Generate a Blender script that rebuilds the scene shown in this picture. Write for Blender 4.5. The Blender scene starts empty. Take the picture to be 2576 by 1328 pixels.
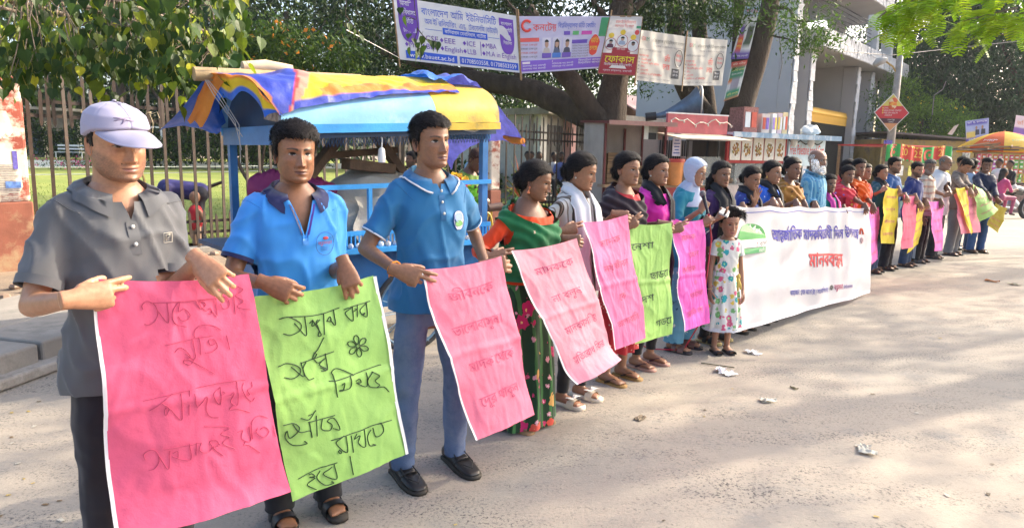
import bpy,bmesh,math,random
import numpy as np
from mathutils import Vector,Matrix,noise as mn
R = math.radians
sc = bpy.context.scene
C = sc.collection

# ------------------------------------------------------------------ camera, world, sun, exposure
FPX = 1720.0; CAMH = 1.52; PITCH = math.atan(269/1720); ROLL = 0.020
_f = Vector((0,math.cos(PITCH),-math.sin(PITCH))); _r0 = Vector((1,0,0)); _u0 = _r0.cross(_f)
_r = math.cos(ROLL)*_r0 + math.sin(ROLL)*_u0; _u = _r.cross(_f)
EYE = Vector((0,0,CAMH))
cam = bpy.data.objects.new('camera',bpy.data.cameras.new('camera')); C.objects.link(cam)
cam.matrix_world = Matrix.Translation(EYE) @ Matrix((_r,_u,-_f)).transposed().to_4x4()
cam.data.sensor_fit = 'HORIZONTAL'; cam.data.sensor_width = 36; cam.data.lens = 36*FPX/2576
cam.data.clip_start = 0.05; cam.data.clip_end = 800
sc.camera = cam
SUN_AZ = R(64); SUN_EL = R(31)          # azimuth measured from +Y towards +X
world = bpy.data.worlds.new('World'); sc.world = world; world.use_nodes = True
wn = world.node_tree.nodes; wl = world.node_tree.links
bg = wn['Background']; sky = wn.new('ShaderNodeTexSky'); sky.sky_type = 'NISHITA'; sky.sun_disc = False
sky.sun_elevation = SUN_EL; sky.sun_rotation = SUN_AZ; sky.air_density = 1.0; sky.dust_density = 5.0; sky.ozone_density = 1.0
wl.new(sky.outputs[0],bg.inputs[0]); bg.inputs[1].default_value = 0.15
sd = bpy.data.lights.new('sun','SUN'); sd.energy = 2.9; sd.angle = R(0.6); sd.color = (1.0,0.88,0.70)
sun = bpy.data.objects.new('sun',sd); C.objects.link(sun)
_sv = Vector((math.sin(SUN_AZ)*math.cos(SUN_EL),math.cos(SUN_AZ)*math.cos(SUN_EL),math.sin(SUN_EL)))
sun.rotation_euler = _sv.to_track_quat('Z','Y').to_euler(); sun.location = (20,10,30)
sc.view_settings.view_transform = 'Standard'; sc.view_settings.look = 'None'
sc.view_settings.gamma = 1; sc.view_settings.use_curve_mapping = False
sc.view_settings.exposure = 1.80
sc.render.engine = 'CYCLES'
sc.cycles.max_bounces = 6; sc.cycles.transparent_max_bounces = 8; sc.cycles.use_denoising = True

# ------------------------------------------------------------------ measuring helpers (photo point -> place)
def ray(a,b): return _f + _r*((a-1288)/FPX) - _u*((b-664)/FPX)
def G(a,b,z=0.0):
    d = ray(a,b); return EYE + d*((z-CAMH)/d.z)
def PY(a,b,Y):
    d = ray(a,b); return EYE + d*(Y/d.y)
def SX(Y,off=0.0):                      # x of the street-side fence line at depth Y, shifted towards the road
    return -14 + 0.896*Y + off*1.343
SD = Vector((0.667,0.745,0)).normalized()      # street direction
SN = Vector((0.745,-0.667,0)).normalized()     # towards the road
SRZ = math.atan2(SD.y,SD.x)

# ------------------------------------------------------------------ colour and materials
def L(h):
    h = h.lstrip('#'); c = [int(h[i:i+2],16)/255 for i in (0,2,4)]
    return tuple(x/12.92 if x <= .04045 else ((x+.055)/1.055)**2.4 for x in c)
def col(c): return L(c) if isinstance(c,str) else tuple(c)
_M = {}
def mat(name,base=None,rough=.7,var=.12,scale=6,bump=0.0,bscale=40,bdist=.01,spec=.4,metal=0,transl=0.0,sheen=0.0,attr=False,emit=0,bdet=5,sss=0,stain=None,stain_s=2.0,stain_t=.55,aniso=(1,1,1),alpha=None,coat=0):
    if name in _M: return _M[name]
    m = bpy.data.materials.new(name); m.use_nodes = True; nt = m.node_tree; N = nt.nodes; K = nt.links
    b = N['Principled BSDF']; tc = N.new('ShaderNodeTexCoord'); mp = N.new('ShaderNodeMapping'); mp.inputs['Scale'].default_value = aniso
    K.new(tc.outputs['Object'],mp.inputs[0])
    if attr:
        a = N.new('ShaderNodeAttribute'); a.attribute_name = 'Col'; src = a.outputs['Color']
    else:
        rgb = N.new('ShaderNodeRGB'); rgb.outputs[0].default_value = (*col(base),1); src = rgb.outputs[0]
    def nz(s,det=4,rg=.6):
        n = N.new('ShaderNodeTexNoise'); n.inputs['Scale'].default_value = s; n.inputs['Detail'].default_value = det; n.inputs['Roughness'].default_value = rg
        K.new(mp.outputs[0],n.inputs['Vector']); return n
    if var > 0:
        n = nz(scale); mr = N.new('ShaderNodeMapRange'); mr.inputs[1].default_value = .3; mr.inputs[2].default_value = .7
        mr.inputs[3].default_value = 1-var; mr.inputs[4].default_value = 1+var; K.new(n.outputs[0],mr.inputs[0])
        mx = N.new('ShaderNodeVectorMath'); mx.operation = 'SCALE'; K.new(src,mx.inputs[0]); K.new(mr.outputs[0],mx.inputs['Scale']); src = mx.outputs[0]
    if stain:
        n = nz(stain_s,6,.7); mr = N.new('ShaderNodeMapRange'); mr.inputs[1].default_value = stain_t; mr.inputs[2].default_value = stain_t+.12
        K.new(n.outputs[0],mr.inputs[0]); mx = N.new('ShaderNodeMix'); mx.data_type = 'RGBA'
        K.new(mr.outputs[0],mx.inputs[0]); K.new(src,mx.inputs[6]); mx.inputs[7].default_value = (*col(stain),1); src = mx.outputs[2]
    K.new(src,b.inputs['Base Color'])
    b.inputs['Roughness'].default_value = rough; b.inputs['Specular IOR Level'].default_value = spec; b.inputs['Metallic'].default_value = metal
    if coat: b.inputs['Coat Weight'].default_value = coat
    if sheen: b.inputs['Sheen Weight'].default_value = sheen
    if sss:
        b.inputs['Subsurface Weight'].default_value = sss; b.inputs['Subsurface Radius'].default_value = (.012,.005,.003); b.inputs['Subsurface Scale'].default_value = 1.0
    if emit: K.new(src,b.inputs['Emission Color']); b.inputs['Emission Strength'].default_value = emit
    if alpha is not None: b.inputs['Alpha'].default_value = alpha
    if bump > 0:
        n = nz(bscale,bdet,.6); bp = N.new('ShaderNodeBump'); bp.inputs['Strength'].default_value = bump; bp.inputs['Distance'].default_value = bdist
        K.new(n.outputs[0],bp.inputs['Height']); K.new(bp.outputs[0],b.inputs['Normal'])
    if transl > 0:
        t = N.new('ShaderNodeBsdfTranslucent'); K.new(src,t.inputs[0]); ms = N.new('ShaderNodeMixShader'); ms.inputs[0].default_value = transl
        K.new(b.outputs[0],ms.inputs[1]); K.new(t.outputs[0],ms.inputs[2]); K.new(ms.outputs[0],N['Material Output'].inputs[0])
    _M[name] = m; return m

# ------------------------------------------------------------------ mesh building
def ident(): return Matrix.Identity(4)
class MB:
    def __init__(s): s.v = []; s.f = []; s.c = []; s.m = []; s.n = 0
    def add(s,verts,faces,c=(.5,.5,.5),mi=0):
        verts = np.asarray([tuple(x) for x in verts],float).reshape(-1,3) if not isinstance(verts,np.ndarray) else verts
        k = s.n; s.v.append(verts); s.n += len(verts)
        s.f += [tuple(i+k for i in fc) for fc in faces]; s.m += [mi]*len(faces)
        c = np.asarray(c,float)
        s.c.append(np.tile(c,(len(verts),1)) if c.ndim == 1 else c); return s
    def box(s,ctr,size,rz=0,M=None,c=(.5,.5,.5),mi=0,taper=1.0):
        hx,hy,hz = size[0]/2,size[1]/2,size[2]/2
        P = [Vector((x*hx*(taper if z > 0 else 1),y*hy*(taper if z > 0 else 1),z*hz)) for z in (-1,1) for x,y in ((-1,-1),(1,-1),(1,1),(-1,1))]
        T = Matrix.Translation(Vector(ctr)) @ (M.to_4x4() if M is not None else Matrix.Rotation(rz,4,'Z'))
        return s.add([T @ p for p in P],[(3,2,1,0),(4,5,6,7),(0,1,5,4),(1,2,6,5),(2,3,7,6),(3,0,4,7)],c,mi)
    def bar(s,a,b,w,h=None,up=(0,0,1),c=(.5,.5,.5),mi=0):      # square bar from a to b
        a = Vector(a); b = Vector(b); d = b-a; l = d.length; d.normalize(); h = h or w
        x = d.cross(Vector(up)); x = x if x.length > 1e-4 else d.cross(Vector((1,0,0))); x.normalize(); z = x.cross(d)
        return s.box((a+b)/2,(w,l,h),M=Matrix((x,d,z)).transposed(),c=c,mi=mi)
    def tube(s,pts,rad,n=8,cap=True,c=(.5,.5,.5),mi=0,squash=None):
        pts = [Vector(p) for p in pts]; m = len(pts)
        if not hasattr(rad,'__len__'): rad = [rad]*m
        V = []; prev = None
        for i,p in enumerate(pts):
            d = (pts[min(i+1,m-1)]-pts[max(i-1,0)])
            d = d.normalized() if d.length > 1e-9 else Vector((0,0,1))
            if prev is None:
                a = d.orthogonal().normalized() if squash is None else (Vector(squash[2]) - d*Vector(squash[2]).dot(d)).normalized()
            else:
                a = prev-d*prev.dot(d); a = a.normalized() if a.length > 1e-6 else d.orthogonal().normalized()
            prev = a; b = d.cross(a)
            sx,sy = (squash[0],squash[1]) if squash else (1,1)
            for k in range(n):
                t = 2*math.pi*k/n; V.append(p + a*(math.cos(t)*rad[i]*sx) + b*(math.sin(t)*rad[i]*sy))
        F = [(i*n+k,i*n+(k+1) % n,(i+1)*n+(k+1) % n,(i+1)*n+k) for i in range(m-1) for k in range(n)]
        if cap: F += [tuple(range(n-1,-1,-1)),tuple(range((m-1)*n,m*n))]
        return s.add(V,F,c,mi)
    def rings(s,rings,cap=True,c=(.5,.5,.5),mi=0,closed=True):
        n = len(rings[0]); m = len(rings)
        V = np.array([tuple(p) for r in rings for p in r]); kk = n if closed else n-1
        F = [(i*n+k,i*n+(k+1) % n,(i+1)*n+(k+1) % n,(i+1)*n+k) for i in range(m-1) for k in range(kk)]
        if cap: F += [tuple(range(n-1,-1,-1)),tuple(range((m-1)*n,m*n))]
        return s.add(V,F,c,mi)
    def grid(s,fn,nu,nv,c=(.5,.5,.5),mi=0,flip=False):
        V = [fn(i/nu,j/nv) for j in range(nv+1) for i in range(nu+1)]
        F = [(j*(nu+1)+i,j*(nu+1)+i+1,(j+1)*(nu+1)+i+1,(j+1)*(nu+1)+i) for j in range(nv) for i in range(nu)]
        if flip: F = [f[::-1] for f in F]
        cc = np.array([c(i/nu,j/nv) for j in range(nv+1) for i in range(nu+1)]) if callable(c) else c
        return s.add(V,F,cc,mi)
    def ball(s,ctr,r,nu=12,nv=8,c=(.5,.5,.5),mi=0,M=None):
        r = r if hasattr(r,'__len__') else (r,r,r)
        V = []; 
        for j in range(nv+1):
            t = math.pi*j/nv
            for i in range(nu):
                p = 2*math.pi*i/nu; q = Vector((math.sin(t)*math.cos(p)*r[0],math.sin(t)*math.sin(p)*r[1],math.cos(t)*r[2]))
                V.append(Vector(ctr)+(M @ q if M is not None else q))
        F = [(j*nu+i,(j+1)*nu+i,(j+1)*nu+(i+1) % nu,j*nu+(i+1) % nu) for j in range(nv) for i in range(nu)]
        return s.add(V,F,c,mi)
    def poly(s,pts,c=(.5,.5,.5),mi=0): return s.add(pts,[tuple(range(len(pts)))],c,mi)
    def prism(s,pts,ext,c=(.5,.5,.5),mi=0):                      # polygon extruded by a vector
        n = len(pts); e = Vector(ext); P = [Vector(p) for p in pts]
        return s.add(P+[p+e for p in P],[tuple(range(n-1,-1,-1)),tuple(range(n,2*n))]+[(i,(i+1) % n,n+(i+1) % n,n+i) for i in range(n)],c,mi)
    def mesh(s,name):
        me = bpy.data.meshes.new(name)
        V = np.concatenate(s.v) if s.v else np.zeros((0,3))
        me.vertices.add(len(V)); me.vertices.foreach_set('co',V.astype(np.float32).ravel())
        lens = np.array([len(f) for f in s.f],np.int32); tot = int(lens.sum())
        me.loops.add(tot); me.polygons.add(len(s.f))
        me.loops.foreach_set('vertex_index',np.fromiter((i for f in s.f for i in f),np.int32,tot))
        st = np.zeros(len(lens),np.int32); st[1:] = np.cumsum(lens)[:-1]
        me.polygons.foreach_set('loop_start',st)
        me.polygons.foreach_set('material_index',np.array(s.m,np.int32))
        me.polygons.foreach_set('use_smooth',np.zeros(len(s.f),bool)); me.update(calc_edges=True); me.validate()
        cc = np.concatenate(s.c); a = me.attributes.new('Col','FLOAT_COLOR','POINT')
        if len(cc) == len(me.vertices): a.data.foreach_set('color',np.concatenate([cc,np.ones((len(cc),1))],1).astype(np.float32).ravel())
        return me
    def build(s,name,mats,parent=None,smooth=False,**tags):
        me = s.mesh(name)
        for m in (mats if isinstance(mats,(list,tuple)) else [mats]): me.materials.append(m)
        if smooth: shade(me,smooth if not isinstance(smooth,bool) else None)
        return link(name,me,parent,**tags)
def shade(me,angle=None):
    me.polygons.foreach_set('use_smooth',np.ones(len(me.polygons),bool))
    if angle:
        bm = bmesh.new(); bm.from_mesh(me)
        for e in bm.edges:
            if len(e.link_faces) == 2 and e.calc_face_angle(0) > R(angle): e.smooth = False
        bm.to_mesh(me); bm.free()
def link(name,me,parent=None,label=None,category=None,group=None,kind=None,loc=None):
    o = bpy.data.objects.new(name,me); C.objects.link(o)
    if parent is not None: o.parent = parent
    if loc is not None: o.location = loc
    tag(o,label,category,group,kind); return o
def tag(o,label=None,category=None,group=None,kind=None):
    for k,v in (('label',label),('category',category),('group',group),('kind',kind)):
        if v: o[k] = v
    return o
def thing(name,label,category,loc=(0,0,0),rz=0,group=None):
    o = bpy.data.objects.new(name,None); C.objects.link(o); o.location = loc; o.rotation_euler = (0,0,rz); o.empty_display_size = .1
    return tag(o,label,category,group)
def copy_tree(o,loc=None,rz=None,label=None,parent=None):
    c = o.copy(); C.objects.link(c); c.parent = parent
    if loc is not None: c.location = loc
    if rz is not None: c.rotation_euler.z = rz
    if label: c['label'] = label
    for ch in list(o.children): copy_tree(ch,parent=c)
    return c
TMP = bpy.data.scenes.new('workbench')
def evaluated(me,mods):                  # apply modifiers on a side scene; returns a new mesh
    o = bpy.data.objects.new('w',me); TMP.collection.objects.link(o)
    for t,kw in mods:
        md = o.modifiers.new(t,t)
        for k,v in kw.items(): setattr(md,k,v)
    with bpy.context.temp_override(scene=TMP,view_layer=TMP.view_layers[0]):
        dg = bpy.context.evaluated_depsgraph_get(); dg.update()
        r = bpy.data.meshes.new_from_object(o.evaluated_get(dg))
    bpy.data.objects.remove(o); return r
def verts_of(me):
    a = np.empty(len(me.vertices)*3,np.float32); me.vertices.foreach_get('co',a); return a.reshape(-1,3).astype(float)
def norms_of(me):
    a = np.empty(len(me.vertices)*3,np.float32); me.vertex_normals.foreach_get('vector',a); return a.reshape(-1,3).astype(float)
def faces_of(me):
    n = len(me.polygons); st = np.empty(n,np.int32); ln = np.empty(n,np.int32); me.polygons.foreach_get('loop_start',st); me.polygons.foreach_get('loop_total',ln)
    vi = np.empty(len(me.loops),np.int32); me.loops.foreach_get('vertex_index',vi)
    return [tuple(vi[a:a+b]) for a,b in zip(st.tolist(),ln.tolist())]
def nz3(P,s,seed=0.0,sy=None,sz=None):     # smooth noise for an array of points
    sy = sy or s; sz = sz or s
    return np.array([mn.noise((x*s+seed,y*sy-seed*.7,z*sz+seed*.3)) for x,y,z in P.tolist()])

# ------------------------------------------------------------------ lettering
_tc = {}
def fill2d(W,E):                           # fill outlines by winding number (letter shapes overlap themselves)
    from mathutils.geometry import delaunay_2d_cdt
    if not len(W): return np.zeros((0,2)),[]
    nb = {}
    for a,b in E: nb.setdefault(a,[]).append(b); nb.setdefault(b,[]).append(a)
    seen = set(); loops = []
    for a in sorted(nb):
        if a in seen: continue
        lp = [a]; seen.add(a); cur = a
        while True:
            q = [x for x in nb[cur] if x not in seen]
            if not q: break
            cur = min(q,key=lambda x: abs(x-cur-1)); lp.append(cur); seen.add(cur)
        if len(lp) > 2: loops.append(lp if lp[1] == a+1 or len(lp) < 3 else [a]+lp[:0:-1])
    sg = []
    for lp in loops:
        p = W[lp]; sg.append(1 if (p[:,0]*np.roll(p[:,1],-1)-np.roll(p[:,0],-1)*p[:,1]).sum() > 0 else -1)
    V,_,F,_,_,OF = delaunay_2d_cdt([Vector((x,y)) for x,y in W[:,:2].tolist()],[],[lp if g > 0 else lp[::-1] for lp,g in zip(loops,sg)],0,1e-5)
    return np.array([tuple(v) for v in V]),[tuple(f) for f,o in zip(F,OF) if sum(sg[i] for i in o) != 0]
def glyphs(t,bold=0.0):
    """flat outline of a run of plain characters: (verts2d, faces, advance)"""
    k = (t,bold)
    if k in _tc: return _tc[k]
    c = bpy.data.curves.new('t','FONT'); c.size = 1; c.resolution_u = 2; c.offset = bold; c.fill_mode = 'NONE'
    o = bpy.data.objects.new('t',c); X = []
    for q in (t,t+'|','|'):
        c.body = q; me = bpy.data.meshes.new_from_object(o); W = verts_of(me); X.append(W[:,0].max() if len(W) else 0)
        if q == t: V,F = fill2d(W,[tuple(e.vertices) for e in me.edges])
        bpy.data.meshes.remove(me)
    adv = X[1]-X[2]; bpy.data.objects.remove(o)
    _tc[k] = (V[:,:2].copy(),F,adv); return _tc[k]
def text2d(t,bold=0.0):
    """{a/b} stacks b under a (conjuncts), ^ puts a reph stroke on the glyph before it"""
    tk = []; j = 0
    while j < len(t):                                  # visual order: pre-base vowel signs move before their cluster
        e = t.index('}',j)+1 if t[j] == '{' else j+1
        if e-j == 1 and t[j] in 'িেৈ' and tk:
            p = len(tk)-1
            while p > 0 and tk[p] in '^ুূৃ্র়': p -= 1
            tk.insert(p,t[j])
        elif t[j] == 'ো' and tk: tk.insert(len(tk)-1,'ে'); tk.append('া')
        else: tk.append(t[j:e])
        j = e
    t = ''.join(tk)
    Vs = []; Fs = []; n = 0; x = 0.0; i = 0; run = ''
    def put(s,x,y=0,k=1.0,ky=None):
        nonlocal n
        V,F,a = glyphs(s,bold)
        if len(V):
            W = V*np.array([k,ky or k])+np.array([x,y]); Vs.append(W); Fs.extend([tuple(j+n for j in f) for f in F]); n += len(V)
        return a*k
    while i < len(t):
        ch = t[i]
        if ch in '{^':
            if run: x += put(run,x); run = ''
            if ch == '{':
                j = t.index('}',i); a,b = t[i+1:j].split('/')
                w = put(a,x,.25,.74,.62); w2 = put(b,x+.08,-.10,.70,.58); x += max(w,w2); i = j
            else:
                q = np.array([[-.30,.66],[-.26,.64],[-.05,.90],[-.10,.91]])+[x,0]; Vs.append(q); Fs.append((n,n+1,n+2,n+3)); n += 4
        else: run += ch
        i += 1
    if run: x += put(run,x)
    V = np.concatenate(Vs) if Vs else np.zeros((0,2)); return V,Fs,x
def write(mb,t,fn,x0,y0,h=None,w=None,c=(0,0,0),bold=0.0,mi=0,slope=0.0):
    """lay a line of text on a surface fn(s, t); baseline starts at (x0, y0), h = cap height, w = run length"""
    V,F,adv = text2d(t,bold)
    if not len(V): return
    kx = (w/adv) if w else h; ky = h if h else kx
    mb.add([fn(x0+a*kx,y0+b*ky+slope*a*kx) for a,b in V.tolist()],F,c,mi)

# ------------------------------------------------------------------ people
def sm(a,b,x): t = np.clip((x-a)/(b-a),0,1); return t*t*(3-2*t)
def gs(x,c,s): return np.exp(-((x-c)/s)**2)
HZ = np.array([-.121,-.114,-.100,-.078,-.05,-.02,.0,.025,.05,.08,.10,.112,.118])
HW = np.array([.012,.032,.046,.0565,.0635,.0680,.0695,.0715,.0725,.067,.052,.030,.004])
HF = np.array([-.062,-.083,-.0905,-.0885,-.0885,-.0885,-.0875,-.091,-.088,-.072,-.046,-.016,.008])
HB = np.array([-.030,.004,.030,.052,.072,.088,.096,.101,.102,.090,.070,.044,.016])
def head_grid(nr,ncl,P,feat=True):
    zs = np.concatenate([np.linspace(-.121,-.102,max(4,nr//10),endpoint=False),np.linspace(-.102,.036,int(nr*.62),endpoint=False),np.linspace(.036,.118,max(5,int(nr*.28)))])
    t = np.arange(ncl)/ncl; ph = 2*math.pi*t-.62*np.sin(2*math.pi*t)
    Z,PH = np.meshgrid(zs,ph,indexing='ij')
    jw = P.get('jaw',1.0)
    w = np.interp(Z,HZ,HW)*np.where(Z < -.01,1+(jw-1)*sm(-.01,-.07,Z),1)*P.get('wide',1.0); f = np.interp(Z,HZ,HF); b = np.interp(Z,HZ,HB); mid = .5*(f+b)*.4+.003
    s,c = np.sin(PH),np.cos(PH)
    X = w*s; Y = np.where(c > 0,mid+(f-mid)*np.abs(c)**.76,mid+(b-mid)*np.abs(c)**.92)
    if feat:
        fr = sm(-.25,.25,c); ax = np.abs(X); D = np.zeros_like(X); nl = P.get('nose',1.0)
        ridge = np.interp(Z,[-.058,-.050,-.044,-.030,-.012,.004,.016,.03],[0,.006,.0225,.0195,.0125,.0075,.004,0])*nl
        D -= ridge*gs(X,0,np.interp(Z,[-.05,-.03,.0,.02],[.0135,.0105,.0085,.011]))
        D -= .0085*nl*gs(ax,.0135,.0062)*gs(Z,-.0445,.0068)
        D += .0100*gs(ax,.0315,.0165)*gs(Z,.001,.0115)
        D -= .0062*gs(ax,.0320,.0125)*gs(Z,-.001,.0078)
        D -= .0042*gs(ax,.031,.020)*gs(Z,.0195,.0075)
        D -= .0045*gs(ax,.044,.018)*gs(Z,-.026,.016)
        D += .0035*gs(ax,.0245,.006)*gs(Z,-.052,.014)
        D -= .0058*gs(X,0,.0185)*gs(Z,-.0655,.0052)
        D -= .0066*gs(X,0,.0165)*gs(Z,-.0775,.0058)
        D += .0042*gs(X,0,.021)*gs(Z,-.0712,.0019)
        D += .0034*gs(X,0,.017)*gs(Z,-.0885,.0050)
        D -= .0070*gs(X,0,.019)*gs(Z,-.1030,.0120)
        if P.get('open'): D += .008*gs(X,0,.012)*gs(Z,-.0725,.004)
        Y = Y+D*fr
    return X,Y,Z,PH,np.arctan2(np.abs(X),-Y+.01)
def grid_faces(nr,ncl):
    F = [(i*ncl+k,i*ncl+(k+1) % ncl,(i+1)*ncl+(k+1) % ncl,(i+1)*ncl+k) for i in range(nr-1) for k in range(ncl)]
    return F+[tuple(range(ncl-1,-1,-1)),tuple(range((nr-1)*ncl,nr*ncl))]
def blend(Cc,m,c): m = np.clip(m,0,1)[...,None]; return Cc*(1-m)+np.array(c)*m
def head_paint(X,Y,Z,P):
    sk = np.array(P['skin']); ax = np.abs(X); fr = (Y < -.035)*1.0
    Cc = np.ones(X.shape+(3,))*sk
    Cc = blend(Cc,.35*gs(ax,.04,.02)*gs(Z,-.03,.02)*fr,sk*np.array([1.12,.92,.88]))
    Cc = blend(Cc,.40*gs(ax,.030,.016)*gs(Z,-.012,.007)*fr,sk*.62)              # under the eyes
    Cc = blend(Cc,.35*gs(X,0,.018)*gs(Z,-.042,.012)*fr,sk*np.array([1.05,.88,.84]))
    op = P.get('eyes',1.0); a = .0152; dx = ax-.0315; k = np.clip(1-(dx/a)**2,0,1); dz = Z-.0005+.05*dx*0
    hu = .0066*k*op-.0012*(1-op); hl = .0048*k
    e = .0007
    ins = sm(-e,e,hu-dz)*sm(-e,e,dz+hl)*(np.abs(dx) < a)*fr
    Cc = blend(Cc,ins,(.36,.32,.29))
    gx = P.get('gaze',0.0)*.006; rr = np.sqrt((X-np.sign(X)*.0315-gx)**2+(dz-.0008*op+.0022*(1-op))**2)
    Cc = blend(Cc,ins*sm(.0068,.0054,rr),(.022,.011,.007))
    Cc = blend(Cc,.9*np.exp(-((dz-hu-.0008)/.0013)**2)*(np.abs(dx) < a*1.06)*fr,(.012,.008,.007))
    Cc = blend(Cc,.4*np.exp(-((dz+hl+.0006)/.0012)**2)*(np.abs(dx) < a)*fr,sk*.35)
    Cc = blend(Cc,.45*np.exp(-((dz-hu-.0052)/.0013)**2)*(np.abs(dx) < a)*fr,sk*.5)
    bz = .0185+.0050*(1-((ax-.036)/.024)**2); th = P.get('brow',1.0)*.0038*np.clip(1.15-(ax-.012)/.048,.25,1)
    Cc = blend(Cc,.92*sm(th*1.35,th*.6,np.abs(Z-bz))*sm(.008,.014,ax)*sm(.058,.048,ax)*fr,P.get('browc',(.012,.009,.008)))
    mw = .0245; kx = np.clip(1-(X/mw)**2,0,1); lip = P.get('lip',tuple(sk*np.array([.95,.62,.62])))
    zm = -.0712+.0016*(X/mw)**2*(1+P.get('smile',0)*3)
    Cc = blend(Cc,sm(-e,e,Z-zm)*sm(-e,e,zm+.0062*kx**.6-Z)*(np.abs(X) < mw)*fr,lip)
    Cc = blend(Cc,sm(-e,e,zm-Z)*sm(-e,e,Z-zm+.0088*kx**.7)*(np.abs(X) < mw)*fr,np.array(lip)*1.12)
    Cc = blend(Cc,.95*np.exp(-((Z-zm)/.0011)**2)*(np.abs(X) < mw*1.02)*fr,(.03,.012,.010))
    if P.get('smile'): Cc = blend(Cc,sm(.0035,.0022,np.abs(Z-zm+.001))*(np.abs(X) < .018)*fr*P['smile'],(.7,.68,.62))
    Cc = blend(Cc,.9*gs(ax,.0085,.0028)*gs(Z,-.0505,.0018)*fr,sk*.15)            # nostrils
    q1 = np.array([mn.noise((x*38+3,y*38,z*38)) for x,y,z in zip(X.ravel(),Y.ravel(),Z.ravel())]).reshape(X.shape); q2 = np.array([mn.noise((x*150,y*150+5,z*150)) for x,y,z in zip(X.ravel(),Y.ravel(),Z.ravel())]).reshape(X.shape)
    Cc = Cc*(1+.16*q1+.12*q2)[...,None]*np.stack([1+.04*q1,1-.05*q1,1-.07*q1],-1)
    bd = P.get('beard',0)
    if bd:
        cheek = -.045+.055*sm(.045,.068,ax)
        m = sm(.008,-.010,Z-cheek)*sm(-.25,.05,-Y+.01)
        m = np.maximum(m*sm(-.020,.0,np.abs(X)-.03+(-.078-Z)*1.2+.012),.9*gs(Z,-.057,.0055)*sm(.036,.026,ax)*fr*P.get('mous',1))
        m = m*(1-gs(X,0,.026)*gs(Z,-.0715,.0075))
        nzv = .75+.5*np.array([mn.noise((x*420,y*420,z*420)) for x,y,z in zip(X.ravel(),Y.ravel(),Z.ravel())]).reshape(X.shape)
        Cc = blend(Cc,bd*m*nzv,P.get('beardc',(.018,.014,.013)))
    elif P.get('mous'):
        Cc = blend(Cc,P['mous']*gs(Z,-.0575,.005)*sm(.034,.022,ax)*fr,(.02,.014,.012))
    if P.get('bindi'): Cc = blend(Cc,sm(.0032,.0022,np.hypot(X,Z-.032))*fr,P['bindi'])
    return Cc
def hair_T(A,Z,X,style):
    d = np.degrees(A)
    if style in ('short','bald','cap'):
        hl = np.interp(d,[0,30,52,66,76,88,96,112,180],[.066,.067,.056,.042,-.012,-.016,.012,-.050,-.078])
        T = sm(-.006,.012,Z-hl+.006*np.sin(X*260+Z*90)*np.sin(X*117+1))
        if style == 'bald': T = T*sm(.075,.035,Z+.0*X)*sm(50,80,d)
        th = .0045+.0125*sm(.0,.085,Z)
    elif style in ('back','kid','loose'):
        hl = np.interp(d,[0,25,50,66,78,90,100,112,180],[.072,.068,.052,.030,.004,-.004,.004,-.055,-.082])
        T = sm(-.005,.011,Z-hl+.004*np.sin(X*230+Z*70)*np.sin(X*97+2)); th = .008+.006*sm(.02,.09,Z)
        th = th-.004*np.exp(-(X/.005)**2)*sm(.05,.07,Z)
    elif style == 'hijab':
        T = sm(0,.014,np.hypot(d/57,(Z+.022)/.096)-1)+0*X; th = .015+0*Z
    elif style == 'fullbeard':
        T = sm(.004,-.012,Z+.062-.075*sm(.040,.066,np.abs(X)))*sm(100,88,d)*(1-.9*gs(X,0,.022)*gs(Z,-.0712,.006)); T = np.maximum(T,.7*gs(Z,-.058,.005)*sm(.034,.024,np.abs(X))*sm(40,20,d))
        th = .014+.016*sm(-.07,-.11,Z)
    return T,th
def blades(mb,P0,N0,D0,ln,wd,lift,rnd,c,bend=.3):
    """hair strands: thin bent triangles"""
    for p,n,d in zip(P0,N0,D0):
        l = ln*rnd.uniform(.6,1.3); w = wd*rnd.uniform(.7,1.3)
        d = (d+np.array([rnd.gauss(0,.22) for _ in range(3)])); d -= n*(d@n); d /= (np.linalg.norm(d)+1e-9)
        s = np.cross(n,d)*w; a = p+n*lift*.2; b = p+d*l*.55+n*lift*rnd.uniform(.5,1.3); e = p+d*l+n*lift*rnd.uniform(-.2,.7)
        k = rnd.choice((.5,.8,1,1.4,2.6,4))
        mb.add(np.array([a-s,a+s,b-s*.8,b+s*.8,e]),[(0,1,3,2),(2,3,4)],np.array(c)*k)
HAND = {   # joint bends (degrees) for index, middle, ring, little; thumb (swing, bend)
 'rest': ([(18,22,12),(22,26,15),(26,28,18),(30,30,18)],(10,14)),
 'pinch': ([(14,18,10),(22,24,14),(62,70,40),(70,75,45)],(38,10)),
 'grip': ([(38,42,22),(42,46,24),(46,48,26),(52,50,28)],(40,18)),
 'fist': ([(66,82,50),(68,84,50),(70,84,50),(72,84,50)],(52,30)),
 'fold': ([(52,38,18),(54,40,20),(56,42,22),(60,42,22)],(34,16)),
 'open': ([(4,6,4),(2,5,4),(5,7,4),(9,9,5)],(-6,4)),
}
def rotx(v,a): c,s = math.cos(a),math.sin(a); return np.array([v[0],v[1]*c-v[2]*s,v[1]*s+v[2]*c])
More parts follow.
